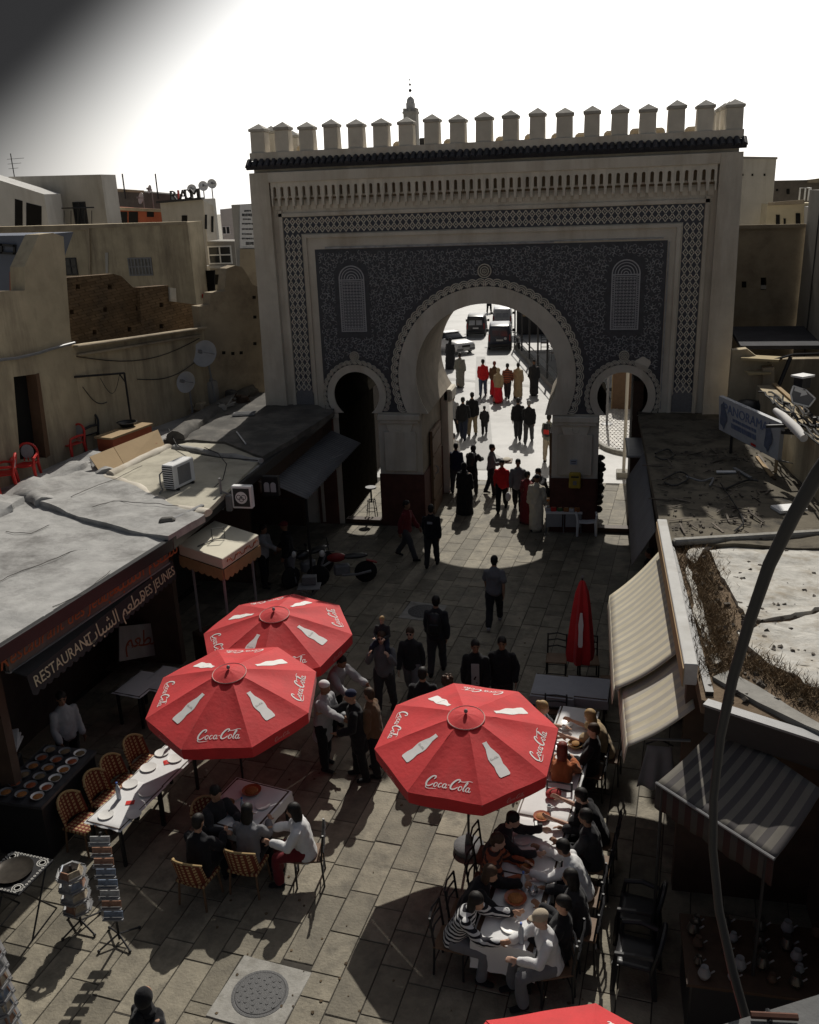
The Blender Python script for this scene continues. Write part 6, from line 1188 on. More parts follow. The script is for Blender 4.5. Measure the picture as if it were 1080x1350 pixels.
p = gz(20, 1150, .85); t = thing('display_table', 'folding table with a dark carved square top and round tray at the left edge', 'table', (p.x, p.y, 0)); b = MB(); b.box((0, 0, .84), (.72, .72, .035), R(-6)); b.build('tabletop', BLACKP, t, world=False, bevel=.008); b = MB(); ROT = Matrix.Rotation(R(-6), 3, 'Z')
for k in range(13):
    for s_ in (-1, 1):
        q = -.33 + .055 * k
        for v in ((q, s_ * .33), (s_ * .33, q)): b.lathe([(.018, .858), (.018, .864), (.010, .864), (.010, .858)], 8, ROT @ Vector((v[0], v[1], 0)))
for k in range(4):
    a = PI / 4 + k * PI / 2
    for rr in (.05, .08): b.lathe([(rr, .858), (rr, .864), (rr - .012, .864), (rr - .012, .858)], 12, ROT @ Vector((.36 * math.cos(a), .36 * math.sin(a), 0)))
b.build('inlay', mat('bone_inlay', (.5, .49, .46), .5), t, world=False)['kind'] = 'stuff'
for sx in (-1, 1): b = MB(); b.tube([(sx * .3, -.3, .82), (sx * .3, .3, 0)], .014, 5); b.tube([(sx * .3, .3, .82), (sx * .3, -.3, 0)], .014, 5); b.tube([(sx * .3, -.3, .0), (sx * .3, .3, 0)], .01, 5); b.build('trestle', BLACKM, t, world=False)
tr = thing('metal_tray', 'round dark metal tray on the carved display table', 'tray', (p.x - .02, p.y, .862)); b = MB(); b.lathe([(.20, 0), (.26, .02), (.27, .035), (.25, .025), (.19, .01), (.01, .012)], 26); b.build('tray', mat('dark_brass', (.08, .07, .06), .3, .3, 9, 0, 30, .5, .6), tr, world=False, smooth=True)
# stools, grills, bins by the gate
t = thing('bar_stool', 'tall thin metal stool beside the left gate pier', 'stool', gz(491, 682)); b = MB(); b.lathe([(.17, .96), (.18, .98), (.17, 1.0), (.01, 1.0)], 16); b.build('seat', GREYM, t, world=False)
for k in range(4): a = PI / 4 + PI / 2 * k; b = MB(); b.tube([(.12 * math.cos(a), .12 * math.sin(a), .6), (.2 * math.cos(a), .2 * math.sin(a), 0)], .014, 5); b.build('leg', BLACKM, t, world=False)
b = MB(); b.tube([(.13 * math.cos(k * PI / 8), .13 * math.sin(k * PI / 8), .55) for k in range(17)], .012, 5); b.tube([(.17 * math.cos(k * PI / 8), .17 * math.sin(k * PI / 8), .25) for k in range(17)], .01, 5); b.build('ring', BLACKM, t, world=False); b = MB(); b.tube([(0, 0, .5), (0, 0, .97)], .03, 8); b.build('column', BLACKM, t, world=False)
t = thing('wire_stand', 'grey folding wire stand behind the rear left umbrella', 'stand', gz(410, 800), R(10)); b = MB(); b.box((0, 0, .55), (.55, .42, .03)); b.box((0, .12, .68), (.34, .2, .2)); b.build('top', GREYM, t, world=False, bevel=.01); b = MB()
for sx in (-1, 1): b.tube([(sx * .25, -.2, .55), (-sx * .25, .2, 0)], .014, 5); b.tube([(sx * .25, .2, .55), (-sx * .25, -.2, 0)], .014, 5)
b.build('legs', GREYM, t, world=False)
# stall by the right pier
sp_ = gz(742, 702); t = thing('market_stall', 'small white-fronted stall heaped with packets at the right gate pier', 'stall', (sp_.x, sp_.y + .3, 0), R(4)); b = MB(); b.box((0, 0, .62), (1.05, .75, .05)); b.build('tabletop', WHITEP, t, world=False)
for sx in (-1, 1): b = MB(); b.box((sx * .27, -.36, .40), (.44, .03, .40)); b.build('front_panel', mat('pale_grey_board', (.30, .30, .31), .7, .1, 3), t, world=False)
for sx in (-1, 0, 1): b = MB(); b.tube([(sx * .5, -.33, .6), (sx * .5, -.33, 0)], .02, 6); b.build('leg', GREYM, t, world=False)
for n in range(26):
    c_ = RND.choice((FOODM, GREYM, REDP, mat('green_packet', (.08, .16, .06), .5), mat('foil_packet', (.4, .4, .42), .3), WHITEP, CARD)); i_, j_ = n % 6, n // 6; q = thing('packet', 'small packet on the pier stall, %s from the left in the %s row' % (('first', 'second', 'third', 'fourth', 'fifth', 'last')[i_], ('front', 'second', 'third', 'fourth', 'rear')[j_]), 'packet', t.location + Vector((-.42 + .165 * i_ + RND.uniform(-.03, .03), -.26 + .13 * j_, .65 + .03 * j_)), RND.uniform(-.4, .4), 'packets on the stall'); b = MB(); b.box((0, 0, .05), (.15, .10, .10 + .06 * RND.random()), Matrix.Rotation(R(RND.uniform(-25, 10)), 3, 'X')); b.build('wrapper', c_, q, world=False, bevel=.02); b = MB(); b.box((0, -.03, .11), (.10, .012, .04)); b.build('band', CARD, q, world=False)
CLOTHD = mat('dark_goods', (.03, .028, .03), .9, .4, 7)
# heaps hung on the passage wall by the right arch
t = thing('hanging_goods', 'dark bundle of hanging goods along the left side of the right arch passage', 'goods', (3.25, 2.2, 0)); 
for k in range(14): b = MB(); z = .35 + .115 * k; b.ball((3.22 + RND.uniform(0, .05), 1.1 + .3 * (k % 3) + RND.uniform(-.1, .1), z), (RND.uniform(.10, .17), .2, RND.uniform(.08, .13)), 8, 5); b.build('bundle', CLOTHD, t, smooth=True)
# goods in the dark shops at lower right
t = thing('dark_shelf', 'dark display shelf in the shaded corner shop at lower right', 'shelf', gz(1005, 1262, .9)); p = t.location; b = MB(); b.box((0, 0, -.48), (1.7, 1.0, .9)); b.build('cabinet', BLACKP, t, world=False, bevel=.02); b = MB(); b.box((0, 0, -.01), (1.8, 1.1, .04)); b.build('top', WOOD, t, world=False)
OR5 = ('first', 'second', 'third', 'fourth', 'last')
for n in range(25):
    x, y = -.7 + .35 * (n % 5) + RND.uniform(-.07, .07), -.4 + .2 * (n // 5) + RND.uniform(-.04, .04); q = thing('metal_pot', 'small dark pot on the corner shop shelf, %s from the left in the %s row' % (OR5[n % 5], ('front', 'second', 'middle', 'fourth', 'rear')[n // 5]), 'pot', p + Vector((x, y, .012)), 0, 'pots in the shaded corner shop'); b = MB(); s_ = RND.uniform(.05, .09); b.lathe([(s_ * .6, 0), (s_, s_ * .8), (s_ * .7, s_ * 1.7), (s_ * .5, s_ * 2), (s_ * .6, s_ * 2.2), (.005, s_ * 2.1)], 12); b.build('body', RND.choice((MATS['dark_brass'], WOOD, GREYM)), q, world=False, smooth=True); b = MB(); b.tube([(s_ * .9, 0, s_), (s_ * 1.5, 0, s_ * 1.6)], s_ * .14, 5); b.build('spout', GREYM, q, world=False)
for n, (x, y) in enumerate(((840, 1232), (838, 1290))): plastic_chair('plastic_chair', ('dark perforated chair in the shade right of the dining row, farther one', 'dark perforated chair in the shade right of the dining row, nearer one')[n], gz(x, y), R(-100), BLACKP, GREYM, 'dark chairs in the right shade')
t = thing('hung_garment', 'pale cloth hanging in the dark below the striped awnings', 'garment', gz(862, 1100)); b = MB(); b.grid(lambda u, v: Vector(((u - .5) * (.35 + .25 * v), .05 * math.sin(u * 12) * v, 1.6 - .75 * v)), 14, 8); o = b.build('cloth', mat('grey_cloth', (.30, .30, .31), .9), t, world=False, smooth=True, fix=False); o.modifiers.new('thickness', 'SOLIDIFY').thickness = .01; b = MB(); b.tube([(-.2, 0, 1.62), (0, 0, 1.72), (.2, 0, 1.62)], .012, 5); b.build('hanger', BLACKM, t, world=False)
# ---------------------------------------------------------------- people: continuous remeshed bodies with clothes over them
HB = 1.72
def skeleton(legs, arms, lean=0, head=(0, 0)):
    def dn(a, out=0): return Vector((math.sin(R(out)), -math.sin(R(a)) * math.cos(R(out)), -math.cos(R(a)) * math.cos(R(out))))
    J = {}; ext = []
    for (th, kn, out_), sx in zip(legs, (-1, 1)):
        h = Vector((sx * .09, 0, 0)); k = h + dn(th, sx * out_) * .44; a = k + dn(th - kn, sx * out_ * .5) * .42; J[('hip', sx)], J[('knee', sx)], J[('ank', sx)] = h, k, a; ext.append(-a.z); J[('ft', sx)] = th - kn
    pz = max(ext) + .075; J['pz'] = pz
    for sx in (-1, 1):
        for n in ('hip', 'knee', 'ank'): J[(n, sx)] = J[(n, sx)] + Vector((0, 0, pz))
    up = Vector((0, -math.sin(R(lean)), math.cos(R(lean)))); J['up'] = up; J['pel'] = Vector((0, 0, pz)); J['fw'] = Vector((0, -up.z, up.y))
    J['at'] = lambda h: J['pel'] + up * h
    for (sw, ab, el), sx in zip(arms, (-1, 1)):
        s = J['at'](.455) + Vector((sx * .170, 0, 0)); e = s + dn(sw, sx * ab) * .285; w = e + dn(sw + el, sx * ab * .1 - (sx * 18 if el > 50 else 0)) * .25; J[('sh', sx)], J[('el', sx)], J[('wr', sx)] = s, e, w; J[('hd', sx)] = (w - e).normalized()
    J['head'] = Matrix.Translation(J['at'](.70) + J['fw'] * .015) @ Matrix.Rotation(R(head[1]), 4, 'Z') @ Matrix.Rotation(R(head[0]), 4, 'X')
    return J
def ering(c, d, rx, ry, n=14):
    s = Vector((1, 0, 0)) - d * d.x; s.normalize(); t = d.cross(s); return [c + s * math.cos(2 * PI * k / n) * rx + t * math.sin(2 * PI * k / n) * ry for k in range(n)]
def sweep(b, pts, rad, n=12):
    m = len(pts); rings = []
    for i, p in enumerate(pts):
        d = (pts[min(i + 1, m - 1)] - pts[max(0, i - 1)]).normalized(); r = rad[i]; rx, ry = r if isinstance(r, tuple) else (r, r)
        if i == 0: rings.append(ering(p - d * min(rx, ry) * .5, d, rx * .55, ry * .55, n))
        rings.append(ering(p, d, rx, ry, n))
        if i == m - 1: rings.append(ering(p + d * min(rx, ry) * .5, d, rx * .55, ry * .55, n))
    b.loft(rings)
def remesh(b, name, vox, wrinkle=0.0, seed=0.0, sm=2):
    me = bpy.data.meshes.new(name); me.from_pydata(b.v, [], b.f); bm = bmesh.new(); bm.from_mesh(me); bmesh.ops.recalc_face_normals(bm, faces=bm.faces); bm.to_mesh(me); bm.free()
    o = bpy.data.objects.new('tmp', me); COL.objects.link(o); md = o.modifiers.new('r', 'REMESH'); md.mode = 'VOXEL'; md.voxel_size = vox
    dg = bpy.context.evaluated_depsgraph_get(); dg.update(); r = bpy.data.meshes.new_from_object(o.evaluated_get(dg)); bpy.data.objects.remove(o); bpy.data.meshes.remove(me)
    bm = bmesh.new(); bm.from_mesh(r)
    for _ in range(sm): bmesh.ops.smooth_vert(bm, verts=bm.verts, factor=.5, use_axis_x=True, use_axis_y=True, use_axis_z=True)
    if wrinkle:
        bm.normal_update()
        for v in bm.verts: c = v.co; v.co = c + v.normal * wrinkle * (.45 + noise.noise(Vector((c.x * 9 + seed, c.y * 9, c.z * 6))) + .5 * noise.noise(Vector((c.x * 20, c.y * 20 + seed, c.z * 13))))
    bm.to_mesh(r); bm.free(); r.name = name; r.polygons.foreach_set('use_smooth', [True] * len(r.polygons)); return r
TOR = [(-.10, .12, .09), (0, .16, .115), (.12, .142, .10), (.25, .150, .110), (.36, .168, .112), (.44, .150, .095), (.50, .095, .075), (.53, .07, .062)]
def g_body(J):
    b = MB(); sweep(b, [J['at'](h) for h, _, _ in TOR], [(x, y) for _, x, y in TOR]); sweep(b, [J['at'](.48), J['at'](.56), J['at'](.62)], [.062, .055, .055])
    H = J['head']; hb = MB(); hb.ball((0, 0, .015), (.076, .096, .108), 14, 10); hb.ball((0, -.028, -.062), (.052, .062, .056)); hb.ball((0, -.098, -.02), (.012, .018, .02), 8, 5); hb.ball((0, -.086, -.06), (.022, .012, .01), 8, 5)
    for sx in (-1, 1): hb.ball((sx * .078, .008, -.01), (.010, .02, .03), 8, 5)
    b.add([H @ Vector(v) for v in hb.v], hb.f)
    for sx in (-1, 1):
        sweep(b, [J[('hip', sx)], J[('hip', sx)].lerp(J[('knee', sx)], .4), J[('knee', sx)], J[('knee', sx)].lerp(J[('ank', sx)], .35), J[('ank', sx)]], [.088, .078, .055, .056, .036])
        f = J[('ank', sx)] + Vector((0, 0, -.03)); a = max(-50, min(20, J[('ft', sx)])); fd = Vector((0, -math.cos(R(a * .6)), -math.sin(R(-a * .6)) * .6)); sweep(b, [f + fd * -.05, f + fd * .04, f + fd * .14], [(.034, .04), (.04, .035), (.036, .02)])
        s, e, w = J[('sh', sx)], J[('el', sx)], J[('wr', sx)]; sweep(b, [s, s.lerp(e, .5), e, e.lerp(w, .4), w], [.047, .045, .038, .037, .025])
        hd = J[('hd', sx)]; side = Vector((sx, 0, 0)); fwd = (Vector((0, -1, 0)) - hd * hd.dot(Vector((0, -1, 0)))); fwd = fwd.normalized() if fwd.length > .2 else Vector((0, 0, 1)); fwd = (fwd - hd * fwd.dot(hd)).normalized(); pn = hd.cross(fwd)
        sweep(b, [w, w + hd * .05, w + hd * .085], [(.022, .026), (.018, .04), (.016, .038)], 10)
        curl = pn * (1 if pn.dot(side) < 0 else -1)
        for k, (o_, L) in enumerate(((-.03, .06), (-.01, .072), (.011, .078), (.032, .068))): p = w + hd * .085 + fwd * o_; q = p + hd * L * .5 + curl * .008; sweep(b, [p - hd * .02, p, q, q + hd * L * .42 + curl * .024], [.0105, .0105, .0095, .008], 8)
        p = w + hd * .03 + fwd * .03; q = p + (hd * .6 + fwd * .8).normalized() * .04; sweep(b, [p - fwd * .01, q, q + (hd * .9 + fwd * .3).normalized() * .032], [.014, .012, .0095], 8)
    return remesh(b, 'body', .0105, 0, 0, 2)
def g_top(J, infl=.018, sleeve=1.0, hem=-.06, collar=True):
    b = MB(); T_ = [(hem, .172 + infl, .128 + infl)] + [(h, x + infl + (.014 if h < .2 else 0), y + infl + (.014 if h < .2 else 0)) for h, x, y in TOR if h > hem + .03 and h < .5] + [(.50, .10 + infl * .5, .08 + infl * .5)]; sweep(b, [J['at'](h) for h, _, _ in T_], [(x, y) for _, x, y in T_], 18)
    if collar: sweep(b, [J['at'](.50), J['at'](.55)], [.075, .064])
    for sx in (-1, 1):
        s, e, w = J[('sh', sx)], J[('el', sx)], J[('wr', sx)]; i = infl
        if sleeve >= 1: sweep(b, [s, s.lerp(e, .5), e, e.lerp(w, .5), e.lerp(w, .96)], [.048 + i * .7, .052 + i, .044 + i, .038 + i, .032 + i])
        else: sweep(b, [s, s.lerp(e, .4), s.lerp(e, .8)], [.048 + i * .7, .056 + i, .056 + i])
    return remesh(b, 'top', .016, .018, hash_(J), 2)
def hash_(J): return J['pz'] * 7.3
def g_trousers(J, infl=.02, end=1.0):
    b = MB(); sweep(b, [J['at'](.09), J['at'](.0), J['at'](-.07)], [(.146, .106), (.158 + infl * .7, .112 + infl * .7), (.13 + infl, .10 + infl)], 16)
    for sx in (-1, 1):
        h, k, a = J[('hip', sx)], J[('knee', sx)], J[('ank', sx)]; pts = [h, h.lerp(k, .45), k] ; rr = [.094 + infl, .080 + infl, .060 + infl]
        if end >= 1: pts += [k.lerp(a, .5), a + Vector((0, 0, .02))]; rr += [.055 + infl, .044 + infl]
        sweep(b, pts, rr)
    return remesh(b, 'trousers', .016, .016, hash_(J) + 3, 2)
def g_robe(J, infl=.03, end=.10, wide=1.0):
    b = MB(); a0, a1 = J[('ank', -1)], J[('ank', 1)]; mid = (a0 + a1) / 2; sp = abs(a0.y - a1.y) / 2; T_ = [(h, x + infl, y + infl) for h, x, y in TOR if -.05 < h < .5] + [(.50, .11, .09)]
    pts = [Vector((mid.x, mid.y * .8, end)), Vector((mid.x * .8, mid.y * .6, .30)), Vector((0, mid.y * .3, .6))] + [J['at'](h) for h, _, _ in T_]; rad = [(.21 * wide, .16 * wide + sp * .55), (.20 * wide, .15 * wide + sp * .5), (.20 * wide, .15 + sp * .25)] + [(x, y) for _, x, y in T_]
    sweep(b, pts, rad, 20); sweep(b, [J['at'](.49), J['at'](.56)], [.085, .066])
    b.ball(J['at'](.44) - J['fw'] * .11, (.10, .06, .13))
    for sx in (-1, 1): s, e, w = J[('sh', sx)], J[('el', sx)], J[('wr', sx)]; sweep(b, [s, s.lerp(e, .5), e, e.lerp(w, .9)], [.058, .066, .070, .078])
    return remesh(b, 'robe', .018, .026, hash_(J) + 5, 2)
def g_skirt(J, end=.10, wide=1.0):
    b = MB(); a0, a1 = J[('ank', -1)], J[('ank', 1)]; mid = (a0 + a1) / 2; sp = abs(a0.y - a1.y) / 2
    sweep(b, [Vector((mid.x, mid.y * .8, end)), Vector((0, mid.y * .5, .5)), J['at'](-.05), J['at'](.12)], [(.23 * wide, .18 * wide + sp * .5), (.20, .15 + sp * .3), (.19, .14), (.16, .12)], 18); return remesh(b, 'skirt', .018, .018, 2.2, 2)
def g_shoe(J, sx):
    b = MB()
    f = J[('ank', sx)] + Vector((0, 0, -.03)); a = max(-50, min(20, J[('ft', sx)])); fd = Vector((0, -math.cos(R(a * .6)), -math.sin(R(-a * .6)) * .6)); sweep(b, [f + Vector((0, 0, .05)), f + Vector((0, 0, .01))], [.045, .05], 10); sweep(b, [f + fd * -.06 + Vector((0, 0, -.005)), f + fd * .04, f + fd * .16 + Vector((0, 0, -.008))], [(.042, .045), (.048, .042), (.042, .026)], 10)
    return remesh(b, 'shoe', .013, 0, 0, 1)
def headmesh(J, fn, name, vox=.012, wr=.006):
    hb = MB(); fn(hb); b = MB(); b.add([J['head'] @ Vector(v) for v in hb.v], hb.f); return remesh(b, name, vox, wr, 1.3, 1)
def h_short(b): b.ball((0, .014, .045), (.084, .100, .092), 14, 9); b.ball((0, .045, .0), (.078, .065, .09), 12, 8)
def h_bun(b): h_short(b); b.ball((0, .10, .07), (.045, .045, .045))
def h_long(b): h_short(b); b.ball((0, .06, -.08), (.082, .055, .13), 12, 8); b.ball((.06, .02, -.05), (.03, .05, .12)); b.ball((-.06, .02, -.05), (.03, .05, .12))
def h_curly(b):
    for k in range(26): a = k * 2.4; z = -.05 + .19 * k / 26; r = .09 * math.sqrt(max(.05, 1 - ((z - .03) / .14) ** 2)); b.ball((r * math.cos(a), .02 + r * math.sin(a) * (1.1 if math.sin(a) > -.2 else .6), z), .035, 7, 5)
def h_cap(b): b.ball((0, .006, .055), (.088, .106, .082), 14, 9); b.ball((0, -.10, .045), (.062, .06, .012))
def h_skull(b): b.ball((0, .008, .06), (.086, .104, .075), 14, 9)
def h_scarf(b): b.ball((0, .030, .02), (.098, .108, .125), 14, 9); b.ball((0, .02, -.11), (.085, .085, .06)); b.ball((0, .03, -.17), (.13, .105, .05))
def h_hood(b): b.ball((0, .028, .02), (.105, .118, .13), 14, 9); b.ball((0, .04, -.12), (.10, .09, .08)); b.ball((0, .07, .12), (.05, .06, .05))
GARM = {'body': g_body, 'top': lambda J: g_top(J), 'tee': lambda J: g_top(J, .022, .5, -.05), 'jacket': lambda J: g_top(J, .026, 1, -.09), 'coat': lambda J: g_top(J, .028, 1, -.32), 'trousers': lambda J: g_trousers(J), 'shorts': lambda J: g_trousers(J, .03, .5), 'robe': lambda J: g_robe(J), 'abaya': lambda J: g_robe(J, .05, .03, 1.35), 'skirt': lambda J: g_skirt(J), 'shoeL': lambda J: g_shoe(J, -1), 'shoeR': lambda J: g_shoe(J, 1),
        'hair': lambda J: headmesh(J, h_short, 'hair'), 'bun': lambda J: headmesh(J, h_bun, 'hair'), 'longhair': lambda J: headmesh(J, h_long, 'hair'), 'curly': lambda J: headmesh(J, h_curly, 'hair'), 'cap': lambda J: headmesh(J, h_cap, 'cap', .01, 0), 'skullcap': lambda J: headmesh(J, h_skull, 'skullcap', .01, 0), 'scarf': lambda J: headmesh(J, h_scarf, 'headscarf'), 'hood': lambda J: headmesh(J, h_hood, 'hood')}
PN = {'top': 'sweater', 'tee': 't_shirt', 'jacket': 'jacket', 'coat': 'coat', 'trousers': 'trousers', 'shorts': 'shorts', 'robe': 'robe', 'abaya': 'robe', 'skirt': 'skirt', 'shoeL': 'shoe', 'shoeR': 'shoe', 'hair': 'hair', 'bun': 'hair', 'longhair': 'hair', 'curly': 'hair', 'cap': 'cap', 'skullcap': 'cap', 'scarf': 'headscarf', 'hood': 'hood', 'body': 'body'}
POSES = {
    'walkA': skeleton([(24, 6, 1), (-14, 20, 1)], [(-18, 9, 14), (20, 9, 18)], 3), 'walkB': skeleton([(-12, 22, 1), (20, 5, 1)], [(16, 9, 16), (-16, 9, 12)], 3), 'walkC': skeleton([(14, 6, 1), (-8, 10, 1)], [(-8, 8, 10), (10, 8, 14)], 2, (0, 12)),
    'stand': skeleton([(2, 3, 3), (-2, 3, 3)], [(2, 9, 10), (5, 9, 14)], 1), 'standB': skeleton([(4, 6, 5), (-4, 3, 4)], [(8, 12, 35), (4, 10, 20)], 3, (6, -18)), 'hold': skeleton([(10, 6, 2), (-8, 12, 2)], [(20, 8, 75), (24, 8, 80)], 2), 'pockets': skeleton([(8, 4, 2), (-6, 10, 2)], [(-8, 16, 38), (-6, 16, 40)], 2),
    'point': skeleton([(6, 4, 4), (-4, 5, 3)], [(68, 6, 12), (10, 12, 60)], 6), 'lean': skeleton([(12, 14, 4), (-4, 8, 3)], [(50, 8, 30), (58, 10, 20)], 24, (12, 0)), 'carry': skeleton([(8, 4, 3), (-8, 10, 3)], [(35, 18, 118), (35, 18, 118)], 2),
    'sit': skeleton([(86, 84, 5), (84, 88, 6)], [(38, 14, 62), (34, 14, 68)], 10, (8, 0)), 'sitlean': skeleton([(84, 90, 6), (86, 92, 5)], [(56, 16, 48), (60, 18, 42)], 24, (10, -14)), 'sitback': skeleton([(86, 80, 7), (84, 84, 6)], [(20, 14, 78), (30, 12, 60)], -4, (12, 16)), 'kid': skeleton([(70, 80, 24), (70, 80, 24)], [(20, 14, 70), (20, 14, 70)], 0)}
CACHE = {}
def gm(p, g_):
    if (p, g_) not in CACHE: CACHE[(p, g_)] = GARM[g_](POSES[p])
    return CACHE[(p, g_)]
SKINS = [mat('skin_%s' % n_, c_, .6, .08, 8, 0, 30, .3) for n_, c_ in (('tan', (.36, .21, .14)), ('brown', (.24, .13, .08)), ('pale', (.48, .30, .22)))]
def cl(name, c): return mat('cloth_' + name, c, .9, .14, 6, .15, 90, .12, sheen=.1)
CL = {k: cl(k, v) for k, v in dict(black=(.014, .014, .016), charcoal=(.03, .03, .033), darkgrey=(.06, .06, .065), grey=(.16, .16, .17), palegrey=(.34, .34, .35), white=(.62, .62, .62), red=(.50, .022, .025), redskirt=(.55, .02, .03), jeans=(.07, .09, .14), darkjeans=(.025, .03, .05), khaki=(.25, .20, .13), beige=(.40, .34, .26), tan=(.36, .27, .16), brown=(.12, .07, .04), greygreen=(.20, .20, .17), orange=(.36, .12, .05), navy=(.02, .024, .05), burgundy=(.14, .02, .025), greenish=(.07, .08, .06), cream=(.5, .46, .38)).items()}
CL['stripes'] = mat('cloth_bw_stripe', (.55, .55, .55), .9); CL['rstripes'] = mat('cloth_red_stripe', (.32, .10, .05), .9)
def zstripe(c2, f):
    def fn(t, b):
        N = t.nodes.new; L = t.links.new; co = N('ShaderNodeTexCoord'); sp = N('ShaderNodeSeparateXYZ'); L(co.outputs['Object'], sp.inputs[0]); mu = N('ShaderNodeMath'); mu.operation = 'MULTIPLY'; mu.inputs[1].default_value = f; L(sp.outputs[2], mu.inputs[0]); fr = N('ShaderNodeMath'); fr.operation = 'FRACT'; L(mu.outputs[0], fr.inputs[0]); gt = N('ShaderNodeMath'); gt.operation = 'GREATER_THAN'; gt.inputs[1].default_value = .5; L(fr.outputs[0], gt.inputs[0]); mx = N('ShaderNodeMix'); mx.data_type = 'RGBA'; L(gt.outputs[0], mx.inputs[0]); L(b.inputs['Base Color'].links[0].from_socket, mx.inputs[6]); mx.inputs[7].default_value = (*c2, 1); L(mx.outputs[2], b.inputs['Base Color'])
    return fn
tune(CL['stripes'], zstripe((.015, .015, .02), 18)); tune(CL['rstripes'], zstripe((.05, .03, .03), 12))
HAIR = {k: mat('hair_' + k, v, .6, .3, 30, .2, 120, .3) for k, v in dict(black=(.012, .010, .009), brown=(.05, .028, .016), blond=(.36, .24, .11), red=(.16, .03, .02), grey=(.2, .2, .2)).items()}
EYE = MB().ball((0, 0, 0), .011, 6, 4).mesh('eye', BLACKP); MOUTH = MB().box((0, 0, 0), (.042, .008, .009)).mesh('mouth', mat('lips', (.22, .08, .07), .6)); BROW = MB().box((0, 0, 0), (.034, .01, .007)).mesh('eyebrow', HAIR['black'])
def person(label, loc, rz, pose, wear, h=1.72, skin=0, face=False, extra=None):
    """wear: list of (garment, cloth colour)"""
    t = thing('person', label, 'person', loc, R(rz + (RND.uniform(-16, 16) if loc[1] > 5 else RND.uniform(-4, 4)))); t.scale = (h / HB,) * 3; J = POSES[pose]
    def put(n_, me, m):
        o = bpy.data.objects.new(n_, me); COL.objects.link(o); o.parent = t
        if not me.materials: me.materials.append(m)
        o.material_slots[0].link = 'OBJECT'; o.material_slots[0].material = m; return o
    bd = put('body', gm(pose, 'body'), SKINS[skin])
    for g_, c_ in [x for w_ in wear for x in ([('shoeL', w_[1]), ('shoeR', w_[1])] if w_[0] == 'shoes' else [w_])]: put(PN[g_], gm(pose, g_), HAIR[c_] if PN[g_] == 'hair' else CL[c_])
    if face:
        for n_, me, v in (('eye', EYE, (-.03, -.082, .012)), ('eye', EYE, (.03, -.082, .012)), ('eyebrow', BROW, (-.03, -.091, .034)), ('eyebrow', BROW, (.03, -.091, .034)), ('mouth', MOUTH, (0, -.097, -.062))):
            o = bpy.data.objects.new(n_, me); COL.objects.link(o); o.parent = t; o.matrix_local = J['head'] @ Matrix.Translation(v)
    if extra: extra(t, J)
    return t
def backpack(m, strap=None):
    def fn(t, J):
        p = J['at'](.30) - J['fw'] * .21; b = MB(); sweep(b, [p - J['up'] * .2, p, p + J['up'] * .2], [(.14, .09), (.15, .10), (.11, .07)]); o = b.build('backpack', m, t, world=False, smooth=True); b = MB(); q = p - J['fw'] * .085; b.box(q - J['up'] * .06, (.2, .04, .18)); o = b.build('pocket', strap or m, t, world=False, bevel=.02)
    return fn
def bags(m, n=2):
    def fn(t, J):
        for sx in ((-1, 1) if n == 2 else (1,)): w = J[('wr', sx)] + J[('hd', sx)] * .09; b = MB(); b.ball(w + Vector((0, 0, -.22)), (.09, .13, .15)); b.tube([w + Vector((0, .03, -.1)), w, w + Vector((0, -.03, -.1))], .008, 5); b.build('carrier_bag', m, t, world=False, smooth=True)
    return fn
def tray_(t, J): w = (J[('wr', -1)] + J[('wr', 1)]) / 2 + Vector((0, -.16, .02)); b = MB(); b.box(w, (.5, .36, .05)); b.build('tray', WOOD2, t, world=False, bevel=.01); b = MB(); b.ball(w + Vector((0, 0, .06)), (.2, .14, .05)); b.build('load', CL['cream'], t, world=False, smooth=True)
def glasses(t, J):
    for sx in (-1, 1): b = MB(); b.ball(J['head'] @ Vector((sx * .03, -.094, .012)), (.024, .01, .018), 8, 5); b.build('sunglass_lens', BLACKP, t, world=False, smooth=True)
P = lambda x, y: gz(x, y)
BK, CH = ('trousers', 'black'), ('shoes', 'black')
# -- beyond the gate
person('person in a long dark hooded coat near the white car', P(594, 486), 175, 'walkC', [('abaya', 'charcoal'), ('hood', 'charcoal'), CH], 1.72, 1)
person('person in a pale grey robe walking beyond the gate', P(607, 510), 180, 'walkA', [('robe', 'greygreen'), ('hair', 'black'), CH], 1.78, 0)
person('person in a bright red jacket and jeans walking away down the road', P(637, 522), 180, 'walkC', [('jacket', 'red'), ('trousers', 'jeans'), ('hair', 'black'), CH], 1.78, 0)
person('person in a brown jacket just behind the woman in the red skirt', P(652, 522), 178, 'walkC', [('jacket', 'brown'), ('skirt', 'redskirt'), ('hair', 'red'), CH], 1.68, 0)
person('person in a long red skirt and brown shawl with a shoulder bag', P(657, 531), 172, 'walkA', [('jacket', 'tan'), ('skirt', 'redskirt'), ('scarf', 'tan'), CH], 1.66, 0, extra=bags(BLACKP, 1))
person('person in a striped red sweater and black trousers walking away', P(669, 526), 180, 'walkB', [('top', 'rstripes'), ('trousers', 'charcoal'), ('hair', 'black'), CH], 1.72, 1)
person('person in a long tan robe walking away beside the striped sweater', P(683, 524), 188, 'walkA', [('robe', 'tan'), ('hair', 'black'), CH], 1.70, 0)
person('person in a long dark robe nearest the railing', P(704, 521), 182, 'walkC', [('robe', 'charcoal'), ('skullcap', 'black'), CH], 1.72, 1)
person('person in a white and black jacket, left of the group of three', P(598, 574), 180, 'walkA', [('jacket', 'palegrey'), BK, ('hair', 'black'), CH], 1.74, 0)
person('person in a black jacket and blue jeans, middle of the group of three', P(611, 580), 182, 'walkB', [('jacket', 'black'), ('trousers', 'darkjeans'), ('hair', 'black'), CH], 1.76, 0)
